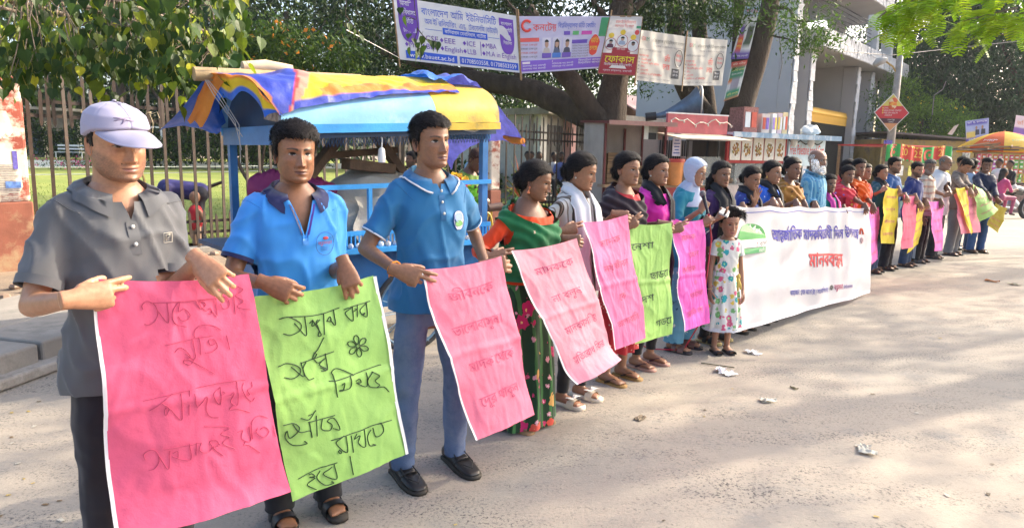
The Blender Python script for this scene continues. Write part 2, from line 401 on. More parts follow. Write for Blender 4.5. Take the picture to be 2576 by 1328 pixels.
def hand_mesh(side,pose,vox,sk,nails=True):
    fing,(tsw,tbend) = HAND[pose]; mb = MB()
    rr = []
    for y,w,t,z in ((-.035,.027,.0215,0),(-.010,.0275,.020,0),(.015,.033,.0195,-.001),(.045,.0395,.018,-.002),(.075,.0415,.0155,-.001),(.094,.040,.012,0),(.101,.034,.007,0)):
        rr.append([(w*math.cos(a),y,z+t*math.sin(a)) for a in np.linspace(0,2*math.pi,14,endpoint=False)])
    mb.rings(rr); mb.ball((.026,.036,-.010),(.018,.030,.014),10,7)
    tips = []
    base = [(.031,.090),(.0105,.095),(-.0105,.091),(-.0300,.080)]; seg = [(.041,.025,.020),(.045,.028,.021),(.041,.026,.020),(.032,.020,.018)]; rad = (.0099,.0102,.0097,.0084)
    for i in range(4):
        p = np.array([base[i][0],base[i][1]-.012,-.001]); d = np.array([(.10,.02,-.05,-.13)[i],1,0]); d /= np.linalg.norm(d); n = np.array([0,0,1.0])
        pts = [p]; rs = [rad[i]*1.0]; p = p+d*.012
        for j in range(3):
            a = -R(fing[i][j])*.5; d = rotx(d,a); n = rotx(n,a); pts.append(p); rs.append(rad[i]*(1.06,1.0,.93)[j])
            d = rotx(d,a); n = rotx(n,a); q = p+d*seg[i][j]; pts.append((p+q)/2); rs.append(rad[i]*(.97,.90,.84)[j]); p = q
        pts += [p-d*.004,p,p+d*.0035]; rs += [rad[i]*.80,rad[i]*.62,rad[i]*.25]
        mb.tube(pts,rs,9); tips.append((p-d*.006+n*rad[i]*.8,n))
    p = np.array([.028,.022,-.006]); d = np.array([.62,.72,-.30]); d /= np.linalg.norm(d); pts = [p-d*.01]; rs = [.013]
    sw = R(tsw)
    for j,l in enumerate((.040,.033,.026)):
        M = Matrix.Rotation((sw*.6 if j == 0 else R(tbend)),3,'Z') @ Matrix.Rotation(-R(tsw*.35 if j == 0 else tbend*.5),3,'X')
        d = np.array(M @ Vector(d)); q = p+d*l; pts += [p,(p+q)/2]; rs += [(.0135,.0115,.0108)[j],(.0118,.0105,.0098)[j]]; p = q
    pts += [p-d*.004,p,p+d*.003]; rs += [.0088,.0066,.003]; mb.tube(pts,rs,9); tips.append((p-d*.006+np.array([.004,0,.007]),np.array([.3,0,1.0])))
    me = evaluated(mb.mesh('h'),[('REMESH',dict(mode='VOXEL',voxel_size=vox)),('SMOOTH',dict(factor=.5,iterations=2))])
    V = verts_of(me); F = faces_of(me); bpy.data.meshes.remove(me)
    Cc = np.tile(np.array(sk),(len(V),1))*(.93+.14*nz3(V,90)[:,None])
    pal = sm(-.002,-.014,V[:,2])[:,None]*.5; Cc = Cc*(1-pal)+np.minimum(np.array(sk)*1.5+.03,.6)*pal
    for y0 in (.098,.128,.152):      # knuckle creases
        Cc *= (1-.14*np.exp(-((V[:,1]-y0)/.004)**2)*sm(.0,.008,V[:,2]))[:,None]
    if nails:
        for t,n in tips:
            dd = np.linalg.norm(V-t,axis=1); m = sm(.0075,.0045,dd)[:,None]*.75; Cc = Cc*(1-m)+np.minimum(np.array(sk)*1.35+np.array([.12,.07,.06]),.75)*m
    if side < 0: V = V*np.array([-1,1,1]); F = [f[::-1] for f in F]
    return V,F,Cc
TZ = np.array([.74,.82,.90,1.02,1.15,1.28,1.37,1.425,1.46,1.49]); TW = np.array([.150,.174,.172,.154,.160,.176,.172,.130,.088,.062]); TD = np.array([.106,.122,.120,.104,.108,.114,.108,.092,.074,.062]); TC = np.array([.012,.012,.012,.0,-.006,-.002,.008,.014,.018,.020])
def torso_rings(P,ease=0.0,z0=None,z1=None,n=28,shrink=None):
    bw = P.get('build',1.0); bel = P.get('belly',0.0); bust = P.get('bust',0.0); R_ = []
    zs = np.concatenate([np.arange(z0 if z0 else TZ[0],(z1 if z1 else TZ[-1])-.02,.035),[z1 if z1 else TZ[-1]]])
    for z in zs:
        w = np.interp(z,TZ,TW)*(bw if z < 1.40 else 1+(bw-1)*.5)+ease; d = np.interp(z,TZ,TD)*bw+ease; fl = .024*min(1,max(0,(1.0-z)/.14)) if ease > .01 else 0; w += fl; d += fl; c = np.interp(z,TZ,TC)
        if P.get('female'): w *= 1-.08*math.exp(-((z-1.04)/.10)**2)-.05*(z > 1.2)
        k = shrink(z) if shrink else 1.0; ring = []
        for a in np.linspace(0,2*math.pi,n,endpoint=False):
            x = math.sin(a); y = -math.cos(a); q = abs(y)**.9*(1 if y > 0 else -1); f = max(0,-y)
            dy = -bel*math.exp(-((z-1.06)/.13)**2)*f-bust*(math.exp(-((z-1.255)/.055)**2))*f*math.exp(-((abs(x)-.42)/.33)**2)
            ring.append((x*w*k,(c+q*d*k+dy*(k if shrink else 1)),z))
        R_.append(ring)
    return R_
def ik(S,W,l1,l2,pole):
    S = Vector(S); W = Vector(W); d = W-S; L_ = d.length
    if L_ > (l1+l2)*.995: k = L_/((l1+l2)*.995); l1 *= k; l2 *= k
    d.normalize(); a = (l1*l1-l2*l2+L_*L_)/(2*L_); h = math.sqrt(max(0,l1*l1-a*a)); p = Vector(pole); p = (p-d*p.dot(d)).normalized()
    return S+d*a+p*h
def remesh(mb,vox,it=4,fac=.5):
    return evaluated(mb.mesh('r'),[('REMESH',dict(mode='VOXEL',voxel_size=vox)),('SMOOTH',dict(factor=fac,iterations=it))])
def cut(me,planes):
    bm = bmesh.new(); bm.from_mesh(me)
    for co,no,near in planes:        # keep what lies behind the plane (only within reach of 'near')
        co = Vector(co); no = Vector(no)
        if near: c0,r0 = Vector(near[0]),near[1]; gv = {v for v in bm.verts if (v.co-c0).length < r0}; geom = list(gv)+[e for e in bm.edges if e.verts[0] in gv and e.verts[1] in gv]+[f for f in bm.faces if all(v in gv for v in f.verts)]
        else: geom = bm.verts[:]+bm.edges[:]+bm.faces[:]
        bmesh.ops.bisect_plane(bm,geom=geom,plane_co=co,plane_no=no,clear_outer=True)
        if near: bmesh.ops.delete(bm,geom=[v for v in bm.verts if (v.co-c0).length < r0*1.0 and (v.co-co).dot(no) > 1e-4],context='VERTS')
    bm.to_mesh(me); bm.free()
def folds(me,amp,P,seed,s=1.0,hem=None):
    V = verts_of(me); N = norms_of(me); s1 = nz3(np.c_[V[:,0]*1.0+V[:,2]*.45,V[:,1],V[:,2]*.34],9*s,seed); s2 = nz3(np.c_[V[:,0]-V[:,2]*.7,V[:,1],V[:,2]*.5],19*s,seed+7)
    s3 = nz3(np.c_[V[:,0]*.8-V[:,2]*.5,V[:,1]*.8,V[:,2]*.6+V[:,0]*.3],7*s,seed+3); d = amp*(1.2*np.clip(1-2.8*np.abs(s1),0,1)**2+1.1*np.clip(1-3.4*np.abs(s3),0,1)**2-.7)+amp*.4*s2
    me.vertices.foreach_set('co',(V+N*d[:,None]).astype(np.float32).ravel()); me.update()
from mathutils.bvhtree import BVHTree
SKIN = mat('skin',attr=True,rough=.43,var=.10,scale=75,bump=.14,bscale=260,bdist=.003,spec=.45,sss=.10)
HAIRM = mat('hair',attr=True,rough=.55,var=.3,scale=90,bump=.5,bscale=260,bdist=.004,spec=.16,aniso=(1,1,.35))
def person(label,x,y,rz,H,skin,hy=None,hp=0,hr=0,group=None,near=0,cat='person',hands=None,hair='short',hairc=(.010,.008,.008),face=None,build=1.0,belly=0,female=False,bust=0,
           top=None,bottom=None,feet='sandal',footc=(.02,.02,.02),extras=(),z=0,lean=0,stance=None,solec=None):
    """near: 0 far, 1 middle, 2 close.  Local frame: faces -Y, left hand on +X."""
    s = H/1.72; P = dict(skin=skin,build=build,belly=belly,female=female,bust=bust); P.update(face or {})
    rnd = random.Random(int(x*991+y*7919)); seed = rnd.uniform(0,50); [P.setdefault(q,rnd.uniform(a,c)) for q,a,c in (('wide',.96,1.07),('jaw',.96,1.1),('nose',.85,1.15),('brow',.85,1.2))]; lean += rnd.gauss(0,.012); hr += rnd.gauss(0,.03); hp += rnd.gauss(0,.02)
    MW = Matrix.Translation((x,y,z)) @ Matrix.Rotation(rz,4,'Z') @ Matrix.Rotation(lean,4,'X') @ Matrix.Scale(s,4); MI = MW.inverted()
    vox = (.022,.014,.0095)[near]; hv = (.0075,.0052,.0038)[near]; sk = np.array(skin)
    body = MB()
    # --- skeleton
    shx = .163*(1+(build-1)*.75)*(.92 if female else 1); Sh = {1: Vector((shx,.012,1.368)),-1: Vector((-shx,.012,1.368))}
    arms = {}
    for sd in (1,-1):
        hd = (hands or {}).get(sd)
        if hd: W = MI @ Vector(hd['wrist'])
        else: W = Vector((sd*(shx+.07),-.05,.80))
        pole = Vector((sd*.55,.55,-.75)) if not hd or 'pole' not in hd else Vector(hd['pole'])
        E_ = ik(Sh[sd],W,.290,.265,pole); arms[sd] = (Sh[sd],E_,W,hd)
    st = stance or (.10,.10); sx = st[0]; legs = {1: (Vector((.085,.0,.87)),Vector((sx+.0,-.02,.48)),Vector((sx+.01,.02,.075))),-1: (Vector((-.085,.0,.87)),Vector((-sx,-.02,.48)),Vector((-sx-.01,.02,.075)))}
    # --- skin body (one surface): torso, arms, legs
    mb = MB(); mb.rings(torso_rings(P,shrink=lambda z: .86))
    for sd in (1,-1):
        S,E_,W,hd = arms[sd]; ab = 1+(build-1)*.6; fe = .86 if female else 1
        mb.tube([S+(S-E_).normalized()*.02,S.lerp(E_,.3),S.lerp(E_,.65),E_],[.046*ab*fe,.046*ab*fe,.042*ab*fe,.036*ab*fe],10); mb.ball(E_,.037*ab*fe,10,7)
        mb.tube([E_,E_.lerp(W,.22),E_.lerp(W,.6),W],[.036*ab*fe,.0365*ab*fe,.030*ab*fe,.0245*fe],10)
        Hh,Kn,An = legs[sd]
        mb.tube([Hh,Hh.lerp(Kn,.5),Kn],[.078,.066,.050],10); mb.tube([Kn,Kn.lerp(An,.3),Kn.lerp(An,.75),An+Vector((0,0,-.02))],[.050,.051,.037,.033],10)
        # foot
        if feet == 'shoe': continue
        fl = .17; ft = [( .055,.026,.030),(.03,.031,.036),(-.03,.036,.034),(-.09,.043,.024),(-.135,.043,.016),(-.155,.036,.011)]
        mb.rings([[(An.x+w*math.cos(a),An.y+yy,max(.022,.022+t*.9+t*math.sin(a))) for a in np.linspace(0,2*math.pi,12,endpoint=False)] for yy,w,t in ft])
        for k in range(5): mb.tube([(An.x-sd*(.031-.0155*k),An.y-.135,.034),(An.x-sd*(.032-.0158*k),An.y-.178+.007*k*(k > 0)+.006*(k == 0),.030)],[.0125 if k == 0 else .0085,.0095 if k == 0 else .0065],7)
    me = remesh(mb,min(vox,.012) if near else vox,3); V = verts_of(me); body.add(V,faces_of(me),np.tile(sk,(len(V),1))*(.95+.1*nz3(V,14,seed)[:,None])); bpy.data.meshes.remove(me)
    # --- hands
    for sd in (1,-1):
        S,E_,W,hd = arms[sd]
        if hd:
            fd = MI.to_3x3() @ Vector(hd['dir']); bk = MI.to_3x3() @ Vector(hd['back']); pose = hd.get('pose','grip')
        else: fd = (W-E_)+Vector((0,-.03,-.05)); bk = Vector((sd,-.15,0)); pose = 'rest'
        fd = fd.normalized(); bk = (bk-fd*bk.dot(fd)).normalized(); xx = fd.cross(bk)
        Vh,Fh,Ch = hand_mesh(sd,pose,hv,skin,near > 0); hs = .90 if female else 1.0
        T = np.array(Matrix((xx,fd,bk)).transposed()); body.add((Vh*hs)@T.T+np.array(W),Fh,Ch)
    # --- head and neck
    nr,ncl = ((40,44),(74,84),(104,120))[near]
    hyl = (hy if hy is not None else rz)-rz; hs = P.get('hs',.96 if female else 1.0)
    HM = Matrix.Translation((0,-.012+.0*hp,1.490)) @ Matrix.Rotation(hyl,4,'Z') @ Matrix.Rotation(hp,4,'X') @ Matrix.Rotation(hr,4,'Y') @ Matrix.Translation((0,-.004,.112*hs)) @ Matrix.Scale(hs,4)
    HA = np.array(HM); tr = lambda V: V@HA[:3,:3].T+HA[:3,3]
    X,Y,Z,PH,A = head_grid(nr,ncl,P); nr = X.shape[0]; HV = np.c_[X.ravel(),Y.ravel(),Z.ravel()]; HF_ = grid_faces(nr,ncl)
    body.add(tr(HV),HF_,head_paint(X,Y,Z,P).reshape(-1,3))
    for sd in (1,-1):                                              # ears
        if hair in ('hijab',): continue
        er = []; ne = 14 if near else 9
        for r_,off in ((.2,.003),(.55,.0015),(.85,.006),(1.0,.009),(1.0,.004),(.75,-.005)):
            er.append([(sd*(.0665+off*1.3+.010*max(0,math.sin(a)*.0+math.cos(a)*.6)),.014+.0175*r_*math.cos(a)*(1 if math.sin(a) > 0 else .85)+.004*math.sin(a),-.012+.031*r_*math.sin(a)) for a in np.linspace(0,2*math.pi,ne,endpoint=False)])
        em = MB(); em.rings(er if sd > 0 else [r[::-1] for r in er]); Ve = np.concatenate(em.v); body.add(tr(Ve),em.f,sk*np.array([1.0,.90,.86]))
    nb = Vector((0,.020,1.435)); nt = HM @ Vector((0,.022,-.055)); nw = .88 if female else 1.0; nw *= P.get('neck',1)
    body.tube([nb,nb.lerp(nt,.25),nb.lerp(nt,.5),nb.lerp(nt,.75),nt,nt+Vector((0,.01,.03))],[.074*nw,.060*nw,.0555*nw,.0545*nw,.055*nw,.045*nw],22 if near else 12,c=sk*.97)
    bme = body.mesh('body'); bme.materials.append(SKIN); shade(bme)
    b = link('person',bme,label=label,category=cat,group=group); b.matrix_world = MW
    def child(mbx,name,mats,parent=b,smooth=True,**k):
        o = mbx.build(name,mats,parent,smooth,**k); return o
    # --- hair
    def shell(style,name,c,m=HAIRM,nst=0,ln=.028,wd=.0011,lift=.006,flow='short',bumpy=.0035,mul=1.0):
        X0,Y0,Z0,PH0,A0 = head_grid(nr,ncl,P,style != 'short' and style == 'fullbeard'); T,th = hair_T(A0,Z0+.006*0,X0,style)
        V0 = np.c_[X0.ravel(),Y0.ravel(),Z0.ravel()]; Nn = V0-np.array([0,.006,.012]); Nn /= np.linalg.norm(Nn,axis=1)[:,None]
        nzv = nz3(np.c_[V0[:,0],V0[:,1],V0[:,2]],55,seed).reshape(X0.shape); n2 = nz3(V0,130,seed+3).reshape(X0.shape)
        d = (T*th*mul+T*(bumpy*nzv+bumpy*.6*n2)-.0035*(1-T)).ravel(); V1 = V0+Nn*d[:,None]
        h = MB(); h.add(tr(V1),grid_faces(X0.shape[0],ncl),np.tile(np.array(c),(len(V1),1))*(.8+.4*nz3(V0,70)[:,None]))
        idx = np.nonzero(T.ravel() > .45)[0]
        if nst and len(idx):
            pick = [idx[rnd.randrange(len(idx))] for _ in range(nst)]; P0 = V1[pick]; N0 = Nn[pick]
            if flow == 'short':
                D0 = np.array([[.15,-1,.1]])*sm(.02,.07,P0[:,2:3])+np.c_[P0[:,0]*1.5,.25+0*P0[:,0],-np.ones(len(P0))]*(1-sm(.02,.07,P0[:,2:3]))
            elif flow == 'back': D0 = np.c_[P0[:,0]*2.0*(P0[:,1] < 0),np.ones(len(P0)),-.35-.6*(P0[:,1] > .02)]
            else: D0 = np.c_[0*P0[:,0],-.3+0*P0[:,0],-np.ones(len(P0))]
            blades(h,tr(P0),N0@HA[:3,:3].T,D0@HA[:3,:3].T,ln,wd,lift,rnd,c)
        return child(h,name,m)
    k = (160,800,4200)[near]
    if hair == 'short': shell('short','hair',hairc,nst=k,ln=.027,lift=.0085,mul=P.get('hmul',1))
    elif hair == 'cap': shell('cap','hair',hairc,nst=k//3,ln=.012,lift=.002,mul=.5)
    elif hair == 'bald': shell('bald','hair',hairc,nst=k//2,ln=.012,lift=.003,mul=.6)
    elif hair in ('back','kid','loose'):
        h = shell('back','hair',hairc,nst=int(k*1.5),ln=.06,lift=.006,flow='back',bumpy=.002)
        if hair == 'back':
            bn = MB()
            for q in range(3): bn.ball(tr(np.array([[(.012,-.014,.0)[q],.112+(.006,.010,-.004)[q],(-.012,-.02,-.046)[q]]]))[0],(.036,.032,.034)[q],14,10,c=hairc)
            me = remesh(bn,.006,3); folds(me,.004,P,seed,4); b2 = MB(); V = verts_of(me); b2.add(V,faces_of(me),np.tile(np.array(hairc),(len(V),1))); 
            N0 = norms_of(me); pk = [rnd.randrange(len(V)) for _ in range(k//4)]; blades(b2,V[pk],N0[pk],np.cross(N0[pk],np.array([0,1,.3])),.03,.0012,.004,rnd,hairc); child(b2,'hair_bun',HAIRM,h)
        if hair == 'loose':
            bn = MB()
            for q in range(9):
                a = (q-4)/4; p0 = np.array([.062*a,.078-.03*abs(a),.0]); pts = [p0,p0+[.022*a,.022,-.06],p0+[.035*a,.018,-.14],p0+[.03*a,.0,-.21]]
                bn.tube(tr(np.array(pts)),[.026,.032,.030,.010],8,c=hairc)
            me = remesh(bn,.009,2); folds(me,.007,P,seed,3); V = verts_of(me); b2 = MB(); b2.add(V,faces_of(me),np.tile(np.array(hairc),(len(V),1)))
            N0 = norms_of(me); pk = [rnd.randrange(len(V)) for _ in range(k)]; blades(b2,V[pk],N0[pk],np.tile(np.array([.1,.1,-1]),(len(pk),1)),.06,.0013,.008,rnd,hairc); child(b2,'hair_length',HAIRM,h)
        if hair == 'kid':
            for sd in (1,-1):
                bn = MB(); q = np.array([sd*.080,.012,.070])
                n0 = 160
                P0 = np.array([q+np.array([rnd.gauss(0,.006) for _ in range(3)]) for _ in range(n0)]); D0 = np.array([[sd*rnd.uniform(.5,1.2),rnd.uniform(-.35,.35),rnd.uniform(-.5,.5)] for _ in range(n0)]); D0 /= np.linalg.norm(D0,axis=1)[:,None]
                for p,d in zip(P0,D0):
                    sdv = np.cross(d,[0,1,0])*.0016; e = p+d*.05; e2 = p+d*.085+np.array([0,0,-.06*rnd.random()]); bn.add(tr(np.array([p-sdv,p+sdv,e-sdv,e+sdv,e2])),[(0,1,3,2),(2,3,4)],np.array(hairc)*rnd.uniform(.7,1.6))
                bn.ball(tr(q[None])[0],.020,10,7,c=hairc); child(bn,'hair_bunch',HAIRM,h)
    elif hair == 'hijab':
        pass
    if P.get('fullbeard'): shell('fullbeard','beard',P['fullbeard'],nst=k*2,ln=.022,lift=.006,flow='down',bumpy=.004)
    ctx = dict(P=P,body=b,arms=arms,legs=legs,tr=tr,HM=HM,vox=vox,seed=seed,rnd=rnd,near=near,child=child,shell=shell,Sh=Sh,shx=shx,nr=nr,ncl=ncl,MI=MI,s=s)
    # --- clothes
    if bottom: BOTTOMS[bottom['kind']](ctx,**{q: v for q,v in bottom.items() if q != 'kind'})
    if top: TOPS[top['kind']](ctx,**{q: v for q,v in top.items() if q != 'kind'})
    footwear(ctx,feet,footc,solec)
    for e in extras: e[0](ctx,**e[1])
    return ctx
def trousers(ctx,m,wide=1.0,zt=.93,zb=.055,ease=.016,taper=1.0,stripe=None):
    P = ctx['P']; mb = MB(); mb.rings(torso_rings(P,-.004,.76,zt+.05))
    for sd in (1,-1):
        H_,K_,A_ = ctx['legs'][sd]; bw = 1+(P['build']-1)*.6; bt = Vector((A_.x,A_.y-.005,zb-.04))
        mb.tube([H_+Vector((0,0,.02)),H_.lerp(K_,.4),K_,K_.lerp(bt,.5),bt],[.085*bw,.085*bw*wide,.072*bw*wide,.066*wide*bw,.064*wide*taper*bw],14)
    me = remesh(mb,ctx['vox']); cut(me,[((0,0,zt),(0,0,1),None),((0,0,zb),(0,0,-1),None)])
    V = verts_of(me); N = norms_of(me); n1 = nz3(np.c_[V[:,0],V[:,1],V[:,2]*1.3],8,ctx['seed']); n2 = nz3(np.c_[V[:,0]*.5,V[:,1]*.5,V[:,2]],24,ctx['seed']); lo = sm(.35,.06,V[:,2])+.6*np.exp(-((V[:,2]-.47)/.06)**2)
    V = V+N*(.006*(1-2*np.abs(n1))+.006*lo*n2)[:,None]; me.vertices.foreach_set('co',V.astype(np.float32).ravel()); shade(me); me.materials.append(m)
    o = link('trousers',me,ctx['body'])
    if stripe:
        bv = BVHTree.FromPolygons(V.tolist(),faces_of(me)); sb = MB()
        for sd in (1,-1):
            for off in (-.014,0,.014):
                L_ = []
                for z in np.linspace(.08,.93,18):
                    h = bv.ray_cast(Vector((sd*.6,.01+off,z)),Vector((-sd,0,0)))
                    if h[0]: L_.append(h[0]+h[1]*.003)
                if len(L_) > 3: sb.grid(lambda u,v: L_[min(int(round(v*(len(L_)-1))),len(L_)-1)]+Vector((0,(u-.5)*.007,0)),1,len(L_)-1)
        ctx['child'](sb,'side_stripe',stripe,o)
    return o
def skirt(ctx,m,zt=.96,zb=.05,r0=(.148,.108),r1=(.24,.20),nf=11,amp=.016,name='skirt',off=(0,0),front=0.0,folds_=1):
    mb = MB(); rg = []; n = 72; sd = ctx['seed']; bw = ctx['P']['build']
    for i in range(17):
        t = i/16; z = zt+(zb-zt)*t; w = (r0[0]+(r1[0]-r0[0])*t**.8)*bw; d = (r0[1]+(r1[1]-r0[1])*t**.8)*bw; r = []
        for k in range(n):
            a = 2*math.pi*k/n; q = amp*min(1,t*1.5)*(math.sin(a*nf+sd+2.2*mn.noise((math.cos(a)*2+sd,math.sin(a)*2,t*.8)))+.5*mn.noise((math.cos(a)*5,math.sin(a)*5,t*2+sd)))
            r.append(((w+q)*math.sin(a)+off[0]*t,-(d+q)*math.cos(a)+.01+off[1]*t,z+.012*mn.noise((math.cos(a)*2,math.sin(a)*2,sd))*t))
        rg.append(r)
    mb.rings(rg,cap=False); return ctx['child'](mb,name,m)
def shirt(ctx,m,sleeve=.52,hem=.86,ease=.016,neck=1.432,vneck=0.0,amp=.005,cuff=None,collar=None,collarm=None,placket=None,vin=None,name='shirt',sr=1.0,cuffw=.022,buttons=None,collar_edge=None,vw=2.6):
    P = ctx['P']; mb = MB(); mb.rings(torso_rings(P,ease,hem-.05,1.465)); pl = [((0,0,hem),(0,0,-1),None),((0,.02,neck+.018),(0,-.30,1),((0,.01,1.46),.24))]
    ends = []
    for sd in (1,-1):
        S,E_,W,hd = ctx['arms'][sd]; bw = 1+(P['build']-1)*.6; fe = .88 if P['female'] else 1
        mb.ball(S+Vector((-sd*.012,0,.004)),.066*bw*fe,12,9)
        if sleeve <= 1.0:
            e = S.lerp(E_,sleeve+.12); c = S.lerp(E_,sleeve); d = (E_-S).normalized(); r = .060*bw*fe*sr
            mb.tube([S,S.lerp(e,.5),e],[.064*bw*fe,r*1.02,r],14)
        else:
            q = sleeve-1; d = (W-E_).normalized(); c = E_.lerp(W,q); e = E_.lerp(W,q+.12); r = .044*bw*fe*sr
            mb.tube([S,S.lerp(E_,.5),E_],[.064*bw*fe,.056*bw*fe*sr,.050*bw*fe*sr],14); mb.ball(E_,.050*bw*fe*sr,10,8); mb.tube([E_,E_.lerp(e,.5),e],[.050*bw*fe*sr,.048*bw*fe*sr,r],14)
        ends.append((c,d,r)); pl.append((c,d,(e,(e-c).length*1.02+.055)))
    me = remesh(mb,ctx['vox'],4); cut(me,pl); folds(me,amp,P,ctx['seed'])
    if vneck:
        bm = bmesh.new(); bm.from_mesh(me); ks = vw
        for q in (1,-1):
            fs = [f for f in bm.faces if f.calc_center_median().y < -.01 and f.calc_center_median().z > vneck-.04]; vs = {v for f in fs for v in f.verts}; es = {e for f in fs for e in f.edges}
            bmesh.ops.bisect_plane(bm,geom=list(vs)+list(es)+fs,plane_co=(0,0,vneck),plane_no=(-q*ks,0,1))
        bmesh.ops.delete(bm,geom=[f for f in bm.faces if f.calc_center_median().y < -.01 and f.calc_center_median().z > vneck+abs(f.calc_center_median().x)*ks],context='FACES'); bm.to_mesh(me); bm.free()
    shade(me); me.materials.append(m); o = link(name,me,ctx['body']); ctx['shirt'] = o
    bv = BVHTree.FromPolygons(verts_of(me).tolist(),faces_of(me)); ctx['bv'] = bv
    if cuff:
        for c,d,r in ends:
            cb = MB(); cb.tube([c-d*cuffw*.9,c+d*.003],[r*1.07,r*1.06],20,cap=False); cb.tube([c+d*.003,c-d*.004],[r*1.06,r*.93],20,cap=False); ctx['child'](cb,'cuff',cuff,o)
    if ctx['near'] == 2 and collar is not None:
        sb = MB()
        for sd in (1,-1):
            S,E_,W,hd = ctx['arms'][sd]; d = ((E_-S).normalized()+Vector((sd*.5,0,0))).normalized(); c0 = S-d*.012; a = d.orthogonal().normalized(); b_ = d.cross(a); L_ = []
            for q in np.linspace(0,2*math.pi,40):
                o_ = a*math.cos(q)+b_*math.sin(q); h = bv.ray_cast(c0+o_*.22,-o_)
                if h[0] and (h[0]-c0).length < .105: L_.append(h[0]+o_*.0006)
                elif len(L_) > 3: sb.tube(L_,.0016,4); L_ = []
            if len(L_) > 3: sb.tube(L_,.0016,4)
        if sb.n: ctx['child'](sb,'armhole_seam',m,o,kind='stuff')
    if collar is not None:
        cb = MB(); bw = 1+(P['build']-1)*.4; half = collar.get('open',.30); dr = collar.get('drop',.052); top_ = collar.get('top',1.500)
        def cf(u,v):
            a = half+(2*math.pi-2*half)*u; fr = (1+math.cos(a))/2; rx,ry = .086*bw,.078*bw
            zt_ = top_-.062*fr**1.2; tip = math.exp(-((min(u,1-u))/.07)**2)
            if v < .5: k = v/.5; rad = 1.10-.04*k; z_ = zt_-.034*(1-k)
            else: k = (v-.5)/.5; rad = 1.06+(.36+.10*tip)*k; z_ = zt_-.004-(dr+.020*tip)*k+.006*math.sin(k*3.1)
            p = Vector((math.sin(a)*rx*rad,.014-math.cos(a)*ry*rad-.012*fr,z_))
            if v > .55:
                n_ = bv.find_nearest(p)
                if n_[0] is not None:
                    nn = n_[1] if n_[1].dot(n_[0]-Vector((0,.01,n_[0].z-.05))) > 0 else -n_[1]
                    if (p-n_[0]).dot(nn) < .008: p = n_[0]+nn*.008
            return p
        cb.grid(cf,40 if ctx['near'] else 20,8); co = ctx['child'](cb,'collar',collarm or m,o)
        if collar_edge:
            eb = MB(); eb.tube([cf(i/30,.985)+Vector((cf(i/30,.985).x*.05,(cf(i/30,.985).y-.014)*.05,.004)) for i in range(31)],.0042,6); ctx['child'](eb,'collar_edge',collar_edge,co)
    if placket:
        zt_,zb_,wd,pm = placket; pb = MB(); pts = [on(ctx,0,zz,.0022) for zz in np.linspace(zt_,zb_,9)]
        pb.grid(lambda u,v: pts[int(round(v*8))]+Vector(((u-.5)*wd,.0,0)),2,8); ctx['child'](pb,'placket',pm,o)
    if buttons:
        for zz in buttons[0]: bb = MB(); bb.ball(on(ctx,0,zz,.007),(.0065,.003,.0065),8,6); ctx['child'](bb,'button',buttons[1],o)
    return o
def on(ctx,x,z,off=.003):
    h = ctx['bv'].ray_cast(Vector((x,-.8,z)),Vector((0,1,0)))
    return (h[0]+Vector((0,-off,0))) if h[0] else Vector((x,-.12,z))
def shawl(ctx,m,name='shawl',down=.0,z0=1.12,ease=.044,reach=.45,vn=1.40,amp=.010,planes=(),s=.8):
    P = ctx['P']; mb = MB(); mb.rings(torso_rings(P,ease,z0-.05,1.46))
    for sd in (1,-1):
        S,E_,W,hd = ctx['arms'][sd]; mb.ball(S+Vector((-sd*.01,0,.005)),.078,12,9); e = S.lerp(E_,reach+.1); mb.tube([S,e],[.078,.072],12)
    mb.tube([(0,.03,1.42),(0,.03,1.50)],[.10,.085],16)
    pl = [((0,0,z0),(0,0,-1),None),((0,0,vn+.06),(0,-.55,1),((0,-.02,1.5),.26))]+list(planes)
    for sd in (1,-1):
        S,E_,W,hd = ctx['arms'][sd]; e = S.lerp(E_,reach+.1); c = S.lerp(E_,reach); pl.append((c,(E_-S).normalized(),(e,.092)))
    me = remesh(mb,ctx['vox'],5); cut(me,pl); V = verts_of(me); N = norms_of(me)
    q = V[:,0]*.7+V[:,2]; d = amp*np.sin(q*95*s+4*nz3(V,5,ctx['seed']))+amp*.6*nz3(V,16,ctx['seed']); me.vertices.foreach_set('co',(V+N*(d*.6)[:,None]).astype(np.float32).ravel())
    shade(me); me.materials.append(m); return link(name,me,ctx['body'])
def scarf(ctx,m,zl=1.0,zr=1.0,w=.055,name='scarf',x=.075,tight=0.0):
    mb = MB(); bw = ctx['P']['build']; bust = ctx['P']['bust']
    pts = []
    def fr(xx,zz): 
        h = on(ctx,xx,zz,.022); return h
    for zz in np.linspace(zl,1.36,6): pts.append((fr(-x-.01,zz),w))
    pts += [(Vector((-x-.012,-.055,1.432)),w*.9),(Vector((-x*.95,.01,1.475)),w*.75),(Vector((-.045,.075,1.480)),w*.7),(Vector((.045,.075,1.480)),w*.7),(Vector((x*.95,.01,1.475)),w*.75),(Vector((x+.012,-.055,1.432)),w*.9)]
    for zz in np.linspace(1.36,zr,6): pts.append((fr(x+.01,zz),w))
    rg = []; sd = ctx['seed']; n = 20
    for i,(p,ww) in enumerate(pts):
        a = pts[max(i-1,0)][0]; c = pts[min(i+1,len(pts)-1)][0]; d = (c-a).normalized(); o = Vector((p.x*.5,p.y-.02,0)).normalized(); o = (o-d*o.dot(d)).normalized(); t = d.cross(o)
        rg.append([p+t*ww*math.cos(k*2*math.pi/n)+o*(.012*math.sin(k*2*math.pi/n)+.007*math.sin(k*2*math.pi/n*4+sd+i*.25)*(math.sin(k*2*math.pi/n) > 0)) for k in range(n)])
    mb.rings(rg); return ctx['child'](mb,name,m)
